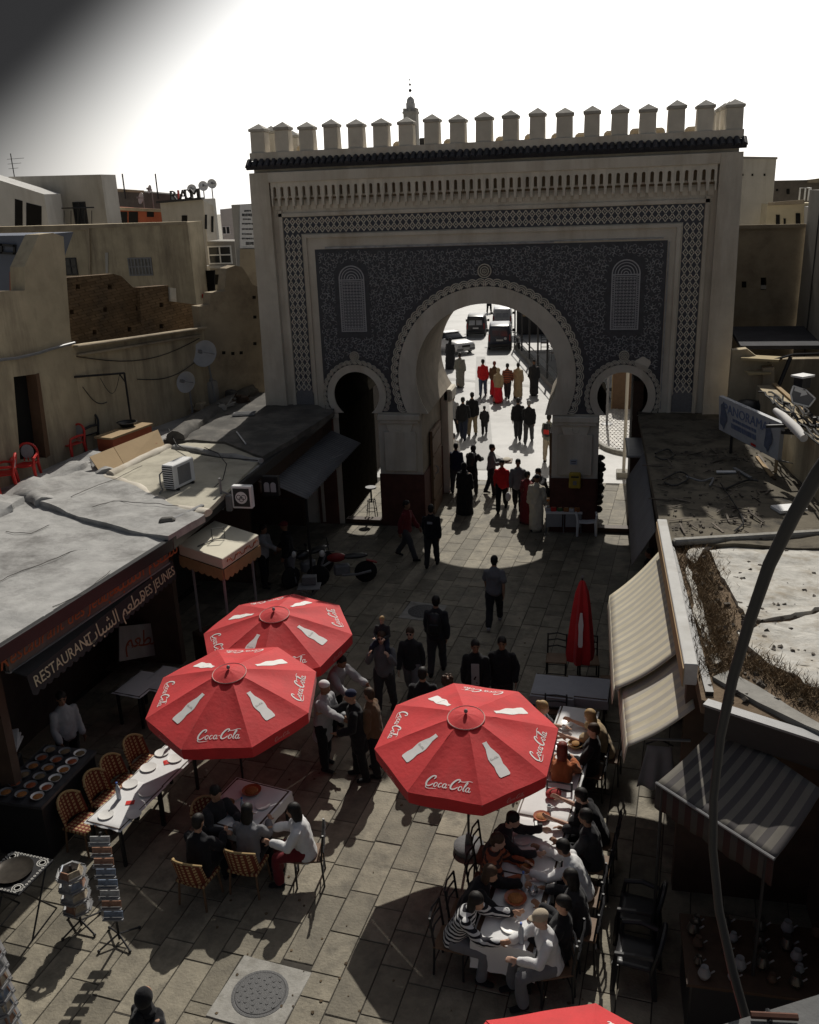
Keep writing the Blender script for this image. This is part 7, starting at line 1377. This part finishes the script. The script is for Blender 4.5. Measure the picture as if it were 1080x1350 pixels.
person('person in a black jacket and khaki trousers, right of the group of three', P(623, 574), 184, 'walkC', [('jacket', 'black'), ('trousers', 'khaki'), ('hair', 'black'), CH], 1.78, 0)
person('small child in dark clothes walking alone beyond the gate', P(639, 573), 190, 'walkA', [('coat', 'charcoal'), BK, ('hair', 'black'), CH], 1.22, 0)
person('person in a black jacket, left of the walking pair beyond the gate', P(683, 580), 180, 'walkB', [('jacket', 'black'), ('trousers', 'charcoal'), ('hair', 'black'), CH], 1.72, 0)
person('person in a black jacket and grey trousers, right of the walking pair beyond the gate', P(697, 584), 180, 'walkA', [('jacket', 'black'), ('trousers', 'darkgrey'), ('hair', 'grey'), CH], 1.74, 1)
person('person in pale trousers with a red and black backpack at the big arch right edge', P(723, 609), 180, 'stand', [('top', 'greygreen'), ('trousers', 'beige'), ('hair', 'black'), CH], 1.76, 0, extra=backpack(BLACKP, REDP))
person('small person in a white vest half hidden behind the bag carrier', P(599, 622), 180, 'stand', [('top', 'white'), ('trousers', 'grey'), ('hair', 'black'), CH], 1.40, 0)
person('person in a dark vest carrying two pale bags through the gate', P(602, 648), 176, 'walkC', [('jacket', 'navy'), ('trousers', 'darkgrey'), ('hair', 'black'), CH], 1.66, 1, extra=bags(CL['palegrey']))
person('person in a full black robe and headscarf in the gateway', P(613, 677), 180, 'stand', [('abaya', 'black'), ('scarf', 'black'), CH], 1.62, 0)
person('person in black with a big dark bundle, behind the woman in the black robe', P(622, 652), 170, 'lean', [('coat', 'black'), ('trousers', 'charcoal'), ('scarf', 'charcoal'), CH], 1.66, 0, extra=backpack(BLACKP))
person('person in a grey shirt carrying a tray of goods in the gateway', P(648, 652), 95, 'hold', [('top', 'grey'), ('trousers', 'charcoal'), ('hair', 'black'), CH], 1.70, 1, extra=tray_)
person('person in a red sweater and black trousers walking towards the viewer', P(662, 673), 0, 'walkA', [('top', 'red'), BK, ('hair', 'black'), CH], 1.70, 0, True, extra=bags(CL['white'], 1))
person('person in a grey hooded top walking towards the viewer beside the red sweater', P(683, 674), 0, 'walkB', [('jacket', 'grey'), BK, ('hair', 'black'), CH], 1.72, 1, True)
person('person in a long off-white robe and cap seen from behind at the right pier', P(707, 700), 184, 'stand', [('robe', 'cream'), ('skullcap', 'charcoal'), CH], 1.70, 1)
person('person in a red robe half hidden behind the off-white robe', P(694, 690), 150, 'standB', [('robe', 'burgundy'), ('hair', 'black'), CH], 1.60, 1)
person('person in a dark shirt leaning at the stall behind the off-white robe', P(716, 684), -30, 'lean', [('top', 'darkgrey'), BK, ('hair', 'black'), CH], 1.72, 1, True)
# -- this side of the gate
person('person in a black jacket with pale back print walking towards the gate in the light', P(570, 746), 180, 'walkC', [('jacket', 'black'), ('trousers', 'charcoal'), ('hair', 'black'), CH], 1.72, 0, extra=lambda t, J: MB().box(J['at'](.36) - J['fw'] * .150, (.14, .012, .06)).build('back_print', CL['palegrey'], t, world=False) and None)
person('person striding in a dark red top at the left edge of the light patch', P(537, 736), 75, 'walkA', [('top', 'burgundy'), ('trousers', 'darkgrey'), ('hair', 'black'), CH], 1.72, 1)
person('person in a grey t-shirt walking alone in the middle of the shaded street', P(652, 824), 180, 'walkA', [('tee', 'grey'), ('trousers', 'charcoal'), ('hair', 'black'), ('shoes', 'palegrey')], 1.74, 0)
person('person in dark clothes with a backpack walking towards the gate', P(577, 887), 180, 'walkC', [('jacket', 'charcoal'), ('trousers', 'darkgrey'), ('hair', 'black'), CH], 1.74, 0, extra=backpack(BLACKP))
DAD = P(509, 938)
person('person in a grey sweater carrying a blond child on the shoulders', DAD, -4, 'carry', [('top', 'grey'), ('trousers', 'darkgrey'), ('hair', 'brown'), CH], 1.72, 2, True, extra=glasses)
person('blond child riding on the shoulders of the person in grey', DAD + Vector((0, .06, 1.19)), -4, 'kid', [('top', 'charcoal'), ('trousers', 'darkjeans'), ('hair', 'blond'), ('shoes', 'grey')], 1.0, 2, True)
person('person in sunglasses and a black top walking towards the viewer', P(545, 925), -3, 'walkB', [('top', 'charcoal'), ('trousers', 'grey'), ('hair', 'brown'), CH], 1.66, 2, True, extra=glasses)
person('person with dark hair in black, seen from behind just past the right umbrella', gz(557, 890, 1.62) * 1.0 - Vector((0, 0, 1.62)), 180, 'stand', [('jacket', 'black'), BK, ('hair', 'black'), CH], 1.72, 0)
person('person with curly brown hair behind the right umbrella rim', gz(590, 900, 1.5) - Vector((0, 0, 1.5)), 190, 'stand', [('top', 'charcoal'), BK, ('curly', 'brown'), CH], 1.60, 2)
person('person in open dark jacket and pale t-shirt, left of the pair above the right umbrella', gz(627, 848, 1.66) - Vector((0, 0, 1.66)), 0, 'walkC', [('coat', 'black'), BK, ('hair', 'black'), CH], 1.72, 1, True, extra=lambda t, J: MB().box(J['at'](.18) + J['fw'] * .152, (.15, .012, .46), Matrix.Rotation(R(2), 3, 'X')).build('t_shirt', CL['palegrey'], t, world=False, bevel=.03) and None)
person('person in a closed dark jacket, right of the pair above the right umbrella', gz(662, 846, 1.66) - Vector((0, 0, 1.66)), 4, 'pockets', [('jacket', 'black'), ('trousers', 'charcoal'), ('hair', 'black'), CH], 1.74, 1, True)
person('waiter in a white coat and cap reaching out beside the left umbrellas', P(431, 1011), 70, 'point', [('coat', 'palegrey'), BK, ('skullcap', 'white'), CH], 1.72, 1)
person('person in black with a dark cap facing the waiter in white', P(476, 1026), -80, 'point', [('coat', 'black'), BK, ('skullcap', 'navy'), CH], 1.72, 0)
person('person in a dark brown jacket close behind the one with the dark cap', P(496, 1020), -100, 'standB', [('jacket', 'brown'), BK, ('hair', 'brown'), CH], 1.66, 0)
person('person in a white jacket bending behind the rear left umbrella', gz(438, 878, 1.35) - Vector((0, 0, 1.35)), 60, 'lean', [('jacket', 'palegrey'), BK, ('hair', 'black'), CH], 1.70, 1)
person('person in a white shirt half hidden by the kiosk on the left', gz(345, 712, 1.3) - Vector((0, 0, 1.3)), 80, 'point', [('top', 'palegrey'), BK, ('hair', 'black'), CH], 1.70, 1)
person('person in a dark top and pale trousers by the shaded left shop', P(384, 771), -60, 'standB', [('jacket', 'black'), ('trousers', 'grey'), ('cap', 'burgundy'), CH], 1.74, 1)
person('waiter in a white shirt in the dark restaurant behind the counter', gz(80, 925, 1.55) - Vector((0, 0, 1.55)), 60, 'standB', [('top', 'palegrey'), BK, ('hair', 'black'), CH], 1.72, 1, True)
person('person in a black hood at the bottom edge, lower left', gz(187, 1312, 1.62) - Vector((0, 0, 1.62)), 160, 'walkC', [('abaya', 'black'), ('scarf', 'black'), CH], 1.66, 0)
person('person standing in the dark by the foot of the right beam', gz(858, 730, 1.6) - Vector((0, 0, 1.6)), -90, 'stand', [('jacket', 'black'), ('trousers', 'darkgrey'), ('hair', 'black'), ('shoes', 'grey')], 1.7, 1)
# -- seated
ORD = ('first', 'second', 'third', 'fourth', 'fifth', 'sixth', 'seventh')
def seat(label, x, y, rz, pose, wear, skin=0, hz=1.18, face=False, h=1.70, extra=None, chair='ladder'):
    p = gz(x, y, hz); p.z = 0; off = {'sit': .13, 'sitlean': .29, 'sitback': -.03}[pose]; fw = Vector((math.sin(R(rz)), -math.cos(R(rz)), 0)); p = p - fw * off
    person(label, p, rz, pose, wear, h, skin, face, extra)
    who = ' '.join(label.replace('seated person', 'diner').replace(',', '').split(' ')[:11])
    (ladder_chair if chair == 'ladder' else wicker_chair)('%s chair under the %s' % ('dark ladder-back' if chair == 'ladder' else 'checked wicker', who), p - fw * .03, R(rz), 'chairs of the seated diners')
L90, R90 = 82, -98
seat('seated person in a black and white striped top, near left of the right table', 628, 1186, L90, 'sitlean', [('top', 'stripes'), ('trousers', 'grey'), ('longhair', 'black'), CH], 0)
seat('seated person in black, second on the left side of the right table', 646, 1150, L90, 'sitlean', [('jacket', 'black'), BK, ('longhair', 'brown'), CH], 0)
seat('seated person in an orange striped top, third on the left side of the right table', 656, 1112, L90, 'sit', [('top', 'rstripes'), BK, ('hair', 'brown'), CH], 2)
seat('seated person in black under the umbrella, fourth on the left side of the right table', 676, 1080, L90, 'sitlean', [('top', 'charcoal'), BK, ('hair', 'black'), CH], 2)
seat('seated person in white with a beige cap and shoulder strap at the near right corner', 713, 1212, R90 + 28, 'sit', [('top', 'white'), ('trousers', 'grey'), ('cap', 'beige'), CH], 2, 1.2, extra=lambda t, J: MB().tube([J['at'](.47) + J['fw'] * v for v in (-.1,)] + [J['at'](.50) + Vector((-.09, 0, .03)), J['at'](.3) + J['fw'] * -.16 + Vector((.02, 0, 0)), J['at'](.05) + J['fw'] * -.15 + Vector((.15, 0, 0))], .014, 5).build('bag_strap', CL['black'], t, world=False) and None)
seat('seated person in black, second on the right side of the right table', 742, 1196, R90, 'sitback', [('jacket', 'black'), BK, ('hair', 'black'), CH], 0)
seat('seated person in dark grey, third on the right side of the right table', 752, 1160, R90, 'sit', [('jacket', 'charcoal'), BK, ('longhair', 'black'), CH], 1)
seat('seated person with dark hair and a white shirt leaning on the right table', 742, 1118, R90, 'sitlean', [('top', 'white'), ('trousers', 'darkjeans'), ('hair', 'black'), CH], 0, 1.16)
seat('seated person in a dark jacket, right side behind the white shirt', 772, 1080, R90, 'sit', [('jacket', 'charcoal'), BK, ('hair', 'black'), CH], 1)
seat('seated person in a black vest reaching across the far end of the right row', 766, 1048, R90, 'sitlean', [('tee', 'black'), BK, ('hair', 'black'), CH], 2)
seat('seated person with dark red hair in an orange top, back to the viewer', 742, 990, 176, 'sit', [('top', 'orange'), ('trousers', 'brown'), ('longhair', 'red'), CH], 2)
seat('seated blond person with hair in a bun left of the separate table', 716, 935, L90, 'sit', [('tee', 'grey'), ('trousers', 'darkgrey'), ('bun', 'blond'), CH], 2)
seat('seated person with light brown hair leaning on the separate table', 778, 943, R90, 'sitlean', [('tee', 'tan'), BK, ('longhair', 'blond'), CH], 2)
seat('seated person in a black jacket at the right of the separate table', 782, 966, R90, 'sitback', [('jacket', 'black'), BK, ('hair', 'brown'), CH], 2)
seat('seated person in dark clothes at the back left of the shaded table', 285, 1048, 60, 'sit', [('top', 'charcoal'), BK, ('hair', 'black'), CH], 0, chair='wicker')
seat('seated person in grey with long dark hair, back turned at the shaded table', 327, 1072, 176, 'sit', [('top', 'grey'), BK, ('longhair', 'black'), CH], 0, chair='wicker')
seat('seated person in black left of the one in grey at the shaded table', 262, 1086, 170, 'sit', [('jacket', 'black'), BK, ('hair', 'black'), CH], 0, chair='wicker')
seat('seated person with a white shawl and red skirt at the edge of the umbrella shade', 388, 1078, -75, 'sit', [('jacket', 'white'), ('trousers', 'burgundy'), ('longhair', 'black'), CH], 0, 1.1)
# ---------------------------------------------------------------- vehicles and street furniture beyond the gate
PAINTS = {k: mat('paint_' + k, v, .3, .03, 3, 0, 30, .5) for k, v in dict(black=(.018, .018, .022), navy=(.03, .035, .055), silver=(.42, .43, .45), white=(.62, .62, .62)).items()}
TAIL = mat('red_lamp_glass', (.25, .015, .012), .2, .1, 9, 0, 30, .5); PLATE = mat('plate_white', (.6, .6, .58), .5)
def wheel(t, x, y, r=.31):
    b = MB(); ax = Matrix.Rotation(R(90), 3, 'Y'); b.lathe([(.12, -.09), (r * .9, -.09), (r, -.06), (r, .06), (r * .9, .09), (.12, .09)], 18, (x, y, r), ax); w_ = b.build('wheel', RUBBER, t, world=False, smooth=True); b = MB(); b.lathe([(r * .62, -.095), (r * .6, -.1), (.02, -.1), (.02, .1), (r * .6, .1), (r * .62, .095)], 14, (x, y, r), ax); o = b.build('rim', GREYM, w_, world=False)
def shell(t, stations, name, m, subs=0):
    """stations along y: (y, half width low, half width high, z low, z mid, z high)"""
    rings = []
    for y, wl, wh, z0, zm, z1 in stations:
        rings.append([Vector(v) for v in ((-wl * .92, y, z0), (-wl, y, z0 + .12), (-wl, y, zm), (-wh, y, z1 - .06), (-wh * .88, y, z1), (wh * .88, y, z1), (wh, y, z1 - .06), (wl, y, zm), (wl, y, z0 + .12), (wl * .92, y, z0))])
    b = MB(); b.loft(rings); return b.build(name, m, t, world=False, smooth=True, bevel=.015)
def van(label, loc, rz, paint, rear_glass_lit=True, emblem=False, size=.82):
    """rear faces -y"""
    t = thing('parked_van', label, 'van', loc, rz, 'vans on the road beyond the gate'); t.scale = (size,) * 3
    shell(t, [(-1.98, .82, .70, .30, .95, 1.72), (-1.9, .86, .74, .26, .98, 1.84), (-.4, .88, .78, .24, 1.0, 1.88), (.75, .88, .76, .24, 1.0, 1.84), (1.25, .87, .66, .24, .98, 1.30), (2.0, .82, .66, .26, .80, 1.0), (2.1, .74, .6, .3, .7, .86)], 'body', paint)
    for sx in (-1, 1):
        b = MB(); b.prism([(sx * .06, 1.08), (sx * .60, 1.08), (sx * .55, 1.55), (sx * .06, 1.57)], lambda u, v, h: Vector((u, -2.005 + (v - 1.08) * .06 + h, v)), 0, .02); b.build('rear_window', mat('van_glass', (.05, .055, .06), .1, .1, 3, 0, 30, .6) if not rear_glass_lit else mat('lit_van_glass', (.30, .31, .33), .15, .25, 3, 0, 30, .5), t, world=False)  # pale glass colour stands in for light in the rear windows
        b = MB(); b.box((sx * .76, -1.96, .98), (.12, .06, .5)); b.build('tail_lamp', TAIL, t, world=False, bevel=.01)
        b = MB(); b.box((sx * 1.0, .95, 1.12), (.20, .12, .22)); b.tube([(sx * .86, .95, 1.06), (sx * .95, .95, 1.08)], .025, 5); b.build('wing_mirror', BLACKP, t, world=False, bevel=.02)
        b = MB(); b.prism([(-.1, 1.08), (.95, 1.08), (.8, 1.6), (-.1, 1.62)], lambda u, v, h: Vector((sx * (.865 - (v - 1.08) * .13 + h), u, v)), 0, .02); b.build('side_window', GLASS, t, world=False)
        for y in (-1.25, 1.35): wheel(t, sx * .80, y)
    b = MB(); b.prism([(-.62, 1.1), (.62, 1.1), (.56, 1.7), (-.56, 1.7)], lambda u, v, h: Vector((u, 1.42 - (v - 1.1) * .95 + h, v)), 0, .02); b.build('windscreen', GLASS, t, world=False)
    b = MB(); b.box((0, -2.02, .42), (1.62, .14, .22)); b.build('bumper', BLACKP, t, world=False, bevel=.03); b = MB(); b.box((0, -2.0, .80), (.5, .03, .12)); b.build('number_plate', PLATE, t, world=False)
    b = MB(); b.box((0, -2.0, 1.0), (.02, .02, 1.35)); b.build('door_seam', BLACKP, t, world=False)
    if emblem: b = MB(); b.lathe([(.10, 0), (.10, .01), (.065, .01), (.065, 0)], 14, (.42, -2.01, .92), Matrix.Rotation(R(90), 3, 'X')); b.build('emblem', WHITEP, t, world=False); b = MB(); b.tube([(-.3, -2.01, .92), (-.2, -2.01, .95)], .02, 5); b.build('handle', GREYM, t, world=False)
    return t
van('black van driving on the left lane beyond the gate, rear windows bright', gz(624, 446) + Vector((0, 2.0, 0)), R(4), PAINTS['black'], True, False, .76)
van('dark van nearest the gate with a round white badge on its rear door', gz(655, 464) + Vector((0, 2.0, 0)), R(5), PAINTS['navy'], False, True, .84)
van('silver van behind the dark van at the top of the arch', gz(655, 436) + Vector((.2, 2.0, 0)), R(5), PAINTS['silver'], True, False, .80)
# white saloon car at the left, nose towards the viewer's right
cp = gz(603, 468); t = thing('parked_car', 'white saloon car with dark bonnet shadow at the left of the road beyond the gate', 'car', cp + Vector((-.6, 1.6, 0)), R(38)); t.scale = (.84,) * 3
shell(t, [(-2.2, .74, .66, .34, .55, .74), (-2.05, .84, .76, .24, .62, .86), (-.9, .86, .78, .22, .70, .94), (-.6, .86, .80, .22, .72, .96), (1.3, .86, .8, .22, .72, .98), (1.4, .86, .78, .22, .72, .98), (2.1, .82, .74, .26, .66, .92), (2.2, .74, .66, .34, .6, .80)], 'body', PAINTS['white'])
shell(t, [(-.75, .80, .72, .90, .93, .96), (-.1, .80, .62, .90, 1.0, 1.38), (.7, .80, .62, .90, 1.0, 1.40), (1.45, .78, .70, .90, .93, .97)], 'cabin', GLASS)
b = MB(); b.box((0, .3, 1.40), (1.26, .95, .05)); b.build('roof', PAINTS['white'], t, world=False, bevel=.02)
b = MB(); b.box((0, -2.19, .62), (.7, .05, .16)); b.build('grille', BLACKP, t, world=False, bevel=.01); b = MB(); b.box((0, -2.2, .40), (1.5, .10, .16)); b.build('bumper', mat('grey_bumper', (.2, .2, .2), .6), t, world=False, bevel=.03); b = MB(); b.box((0, -2.26, .42), (.5, .02, .1)); b.build('number_plate', PLATE, t, world=False)
for sx in (-1, 1):
    b = MB(); b.box((sx * .56, -2.16, .64), (.3, .08, .16)); b.build('headlight', CHINA, t, world=False, bevel=.02); b = MB(); b.box((sx * .9, -.55, 1.0), (.14, .1, .12)); b.build('wing_mirror', PAINTS['white'], t, world=False, bevel=.02)
    for y in (-1.35, 1.3): wheel(t, sx * .78, y, .30)
def motorbike(label, loc, rz, tank):
    t = thing('motorbike', label, 'motorbike', loc, rz, 'motorbikes')
    for y in (-.62, .62):
        b = MB(); ax = Matrix.Rotation(R(90), 3, 'Y'); b.lathe([(.24, -.05), (.29, -.03), (.30, 0), (.29, .03), (.24, .05)], 18, (0, y, .30), ax); w_ = b.build('wheel', RUBBER, t, world=False, smooth=True); b = MB()
        for k in range(5): a = k * PI / 5; b.bar((0, y + .25 * math.cos(a), .3 + .25 * math.sin(a)), (0, y - .25 * math.cos(a), .3 - .25 * math.sin(a)), .02, .02, (1, 0, 0))
        b.build('spokes', GREYM, w_, world=False)
    b = MB(); b.tube([(0, -.62, .30), (0, -.42, .82), (0, -.38, .98)], .03, 6); b.build('fork', GREYM, t, world=False); b = MB(); b.tube([(-.32, -.28, 1.02), (-.1, -.4, .98), (.1, -.4, .98), (.32, -.28, 1.02)], .018, 6); b.build('handlebar', BLACKM, t, world=False)
    b = MB(); b.ball((0, -.12, .76), (.13, .26, .12)); b.build('tank', tank, t, world=False, smooth=True); b = MB(); b.ball((0, .35, .76), (.14, .36, .07)); b.build('saddle', BLACKP, t, world=False, smooth=True); b = MB(); b.box((0, 0, .42), (.22, .42, .30)); b.build('engine', GREYM, t, world=False, bevel=.05)
    b = MB(); b.ball((0, -.48, .90), (.09, .08, .09)); b.build('headlamp', CHINA, t, world=False, smooth=True); b = MB(); b.tube([(.12, 0, .3), (.14, .4, .3), (.14, .75, .36)], .035, 6); b.build('exhaust', GREYM, t, world=False); b = MB(); b.box((0, .78, .58), (.12, .3, .03), Matrix.Rotation(R(-20), 3, 'X')); b.build('mudguard', tank, t, world=False, bevel=.01)
    for sx in (-1, 1): b = MB(); b.tube([(sx * .28, -.3, 1.02), (sx * .32, -.32, 1.16)], .008, 4); b.ball((sx * .32, -.32, 1.18), (.06, .015, .04), 8, 5); b.build('mirror', BLACKM, t, world=False)
    return t
motorbike('motorbike parked at the kerb beside the vans beyond the gate', gz(683, 462), R(10), PAINTS['black']); motorbike('dark red motorbike parked in the shade before the corrugated awning on the left', gz(452, 770), R(-70), mat('paint_red', (.22, .02, .02), .35)); motorbike('dark moped half hidden beside the dark red motorbike', gz(408, 765), R(-30), PAINTS['black'])
# railing with posts along the right-hand kerb, shaded terrace behind
rl = thing('iron_railing', 'black iron posts and rails along the shaded kerb beyond the gate', 'railing', gz(700, 480)); b = MB(); a, c = gz(679, 458), gz(735, 520); b.bar(a + Vector((.1, 0, .12)), c + Vector((.1, 0, .12)), .35, .24); b.build('kerb', CONC, rl)
for k in range(6): p = a.lerp(c, k / 5); b = MB(); b.tube([p, p + Vector((0, 0, 2.6))], .05, 6); b.build('post', BLACKM, rl)
for z in (2.55, 1.0, .6): b = MB(); b.tube([a + Vector((0, 0, z)), c + Vector((0, 0, z))], .03, 5); b.build('rail', BLACKM, rl)
sh = thing('shade_roof', 'dark flat canopy over the seats to the right of the road beyond the gate', 'canopy', gz(715, 470)); e = Vector((c - a)).normalized(); n_ = Vector((e.y, -e.x, 0)); n_ = n_ if n_.x > 0 else -n_
b = MB(); b.prism([(0, .3), ((c - a).length + 3, .3), ((c - a).length + 3, 6.5), (0, 6.5)], lambda u, v, h: a - e * 1.5 + e * u + n_ * v + Vector((0, 0, h)), 2.65, 2.80); b.build('roof', mat('dark_canopy', (.05, .05, .052), .9, .2, 2), sh)
for u in (.5, 4.5, 8.5): b = MB(); p = a + e * u + n_ * 5.5; b.tube([p, p + Vector((0, 0, 2.65))], .06, 6); b.build('post', BLACKM, sh)
for n, (u, v) in enumerate(((1.5, 1.6), (3.4, 2.6), (5.2, 1.5), (6.6, 2.8))): q = a + e * u + n_ * v; ladder_chair('dark chair under the canopy beyond the gate, %s along the railing' % ('first', 'second', 'third', 'last')[n], q, n, 'chairs under the far canopy')
for n, (u, v, c_) in enumerate(((2.3, 2.1, 'charcoal'), (4.4, 1.9, 'palegrey'), (5.9, 2.2, 'black'))): person('seated person in %s under the far canopy, %s along the railing' % (('dark clothes', 'a pale shirt', 'black')[n], ('first', 'second', 'last')[n]), a + e * u + n_ * v, 60 + 70 * n, 'sit', [('top', c_), BK, ('hair', 'black'), CH], 1.7, 1)
lb = thing('side_building', 'dark building wall just beyond the gate behind the left small arch', 'building', (-8, 6.5, 0)); b = MB(); b.box((-9.3, 7.0, 2.6), (9.2, 3.0, 5.2)); b.build('wall', mat('unlit_brown_wall', (.03, .024, .019), .95, .3, 2), lb); b = MB(); b.box((-5.6, 5.46, 1.2), (1.1, .1, 2.4)); b.build('door', BLACK, lb)  # wall colour holds the shade behind the left arch
# houses closing the road
fh = thing('far_house', 'pale low building closing the road at the top of the big arch', 'house', (3.5, 62, 0)); b = MB(); b.box((7.5, 62, 2.2), (13, 8, 4.4)); b.build('wall', DIRTPL, fh); b = MB(); b.box((7.5, 57.6, 3.0), (13.2, 1.2, .2)); b.build('cornice', OCHRE2, fh)
for k in range(6): b = MB(); b.box((2.4 + 2.0 * k, 57.96, 1.3), (1.1, .1, 2.2)); b.build('door', BLACK, fh)
lp = gz(700, 438); t = thing('dark_kiosk', 'dark kiosk with a pale counter behind the silver van', 'kiosk', (lp.x + .6, lp.y, 0)); b = MB(); b.box((0, 0, 1.2), (3.0, 2.2, 2.4)); b.build('booth', BLACKP, t, world=False, bevel=.03); b = MB(); b.box((0, -1.15, 1.5), (2.2, .1, .5)); b.build('counter', CARD, t, world=False); b = MB(); b.box((0, -.3, 2.5), (3.6, 3.0, .12)); b.build('roof', GREYM, t, world=False)
person('person in black standing at the top of the road behind the silver van', gz(645, 412), 180, 'walkC', [('coat', 'black'), BK, ('hair', 'black'), CH], 1.75, 1)
# lamp post, pillar and scooters through the right arch
lp = gz(822, 628); t = thing('lamp_post', 'thin white lamp post on a square foot seen through the right arch', 'lamp post', lp); b = MB(); b.tube([(0, 0, 0), (0, 0, 4.6)], .055, 8); b.build('post', DIRTPL, t, world=False); b = MB(); b.box((0, 0, .1), (.5, .5, .2)); b.build('foot', CONC, t, world=False, bevel=.02); b = MB(); b.tube([(0, 0, 4.6), (-.25, 0, 4.75), (-.6, 0, 4.72)], .03, 6); b.build('arm', DIRTPL, t, world=False)
lp = gz(800, 560); t = thing('iron_bollard_post', 'thin grey post on the cobbles seen at the left side of the right arch', 'post', lp); b = MB(); b.tube([(0, 0, 0), (0, 0, 3.2)], .05, 8); b.build('post', GREYM, t, world=False); b = MB(); b.lathe([(.25, 0), (.25, .06), (.06, .1)], 12); b.build('foot', GREYM, t, world=False)
motorbike('dark moped standing in the shade beyond the right arch', gz(812, 536), R(60), PAINTS['black'])
t = thing('brown_screen', 'brown rounded screen beyond the lamp post in the right arch', 'screen', gz(822, 540)); b = MB(); b.prism([(-.5, 0), (-.5, 1.5)] + arc(0, 1.5, .5, 180, 0, 10)[1:-1] + [(.5, 1.5), (.5, 0)], lambda u, v, h: Vector((u, h, v)), 0, .1); b.build('panel', WOOD2, t, world=False); b = MB(); b.tube([(-.52, .05, 0), (-.52, .05, 1.5)] + [(.52 * math.cos(x), .05, 1.5 + .52 * math.sin(x)) for x in [PI - k * PI / 8 for k in range(9)]] + [(.52, .05, 0)], .03, 5); b.build('frame', CARD, t, world=False)
t = thing('dark_shopfront', 'dark shaded shopfront behind the cobbles beyond the right arch', 'shopfront', (9, 22, 0)); b = MB(); b.box((10.5, 22.5, 1.6), (9, 6, 3.2)); b.build('wall', MATS['dark_brown_wall'], t); b = MB(); b.box((10.5, 19.0, 3.0), (9.4, 1.6, .15)); b.build('awning', BLACKP, t)
for k in range(3): b = MB(); b.box((7.8 + 2.7 * k, 19.46, 1.3), (1.6, .1, 2.4)); b.build('door', BLACK, t)

# small litter blown over the slabs
lit = MB()
for k in range(150):
    x, y = RND.uniform(230, 780), RND.uniform(700, 1345); p = gz(x, y, .006); s_ = RND.uniform(.008, .028); a = RND.uniform(0, 6)
    lit.prism([(p.x + s_ * math.cos(a + q_) * RND.uniform(.6, 1.3), p.y + s_ * math.sin(a + q_)) for q_ in (0, 1.3, 2.6, 3.9, 5.1)], lambda u, v, h: Vector((u, v, h)), .004, .010)
tag(lit.build('litter', mat('dry_leaf_litter', (.09, .065, .04), .95, .5, 30, rnd=.4, island=True)), kind='stuff')
# loose cables on the ochre walls
t = thing('wall_cable', 'thin black cables sagging across the ochre courtyard wall', 'cable', F2(2, 6, .05)); b = MB()
for (xa, ya), (xb, yb), sg in (((100, 470), (262, 446), .35), ((180, 500), (265, 470), .25), ((108, 510), (140, 530), .2)):
    p, q = F2(*onwall(xa, ya, A2, B2), .03), F2(*onwall(xb, yb, A2, B2), .03); b.tube([p.lerp(q, k / 10) - Vector((0, 0, sg * math.sin(PI * k / 10))) for k in range(11)], .012, 4)
b.build('cable', BLACKM, t)
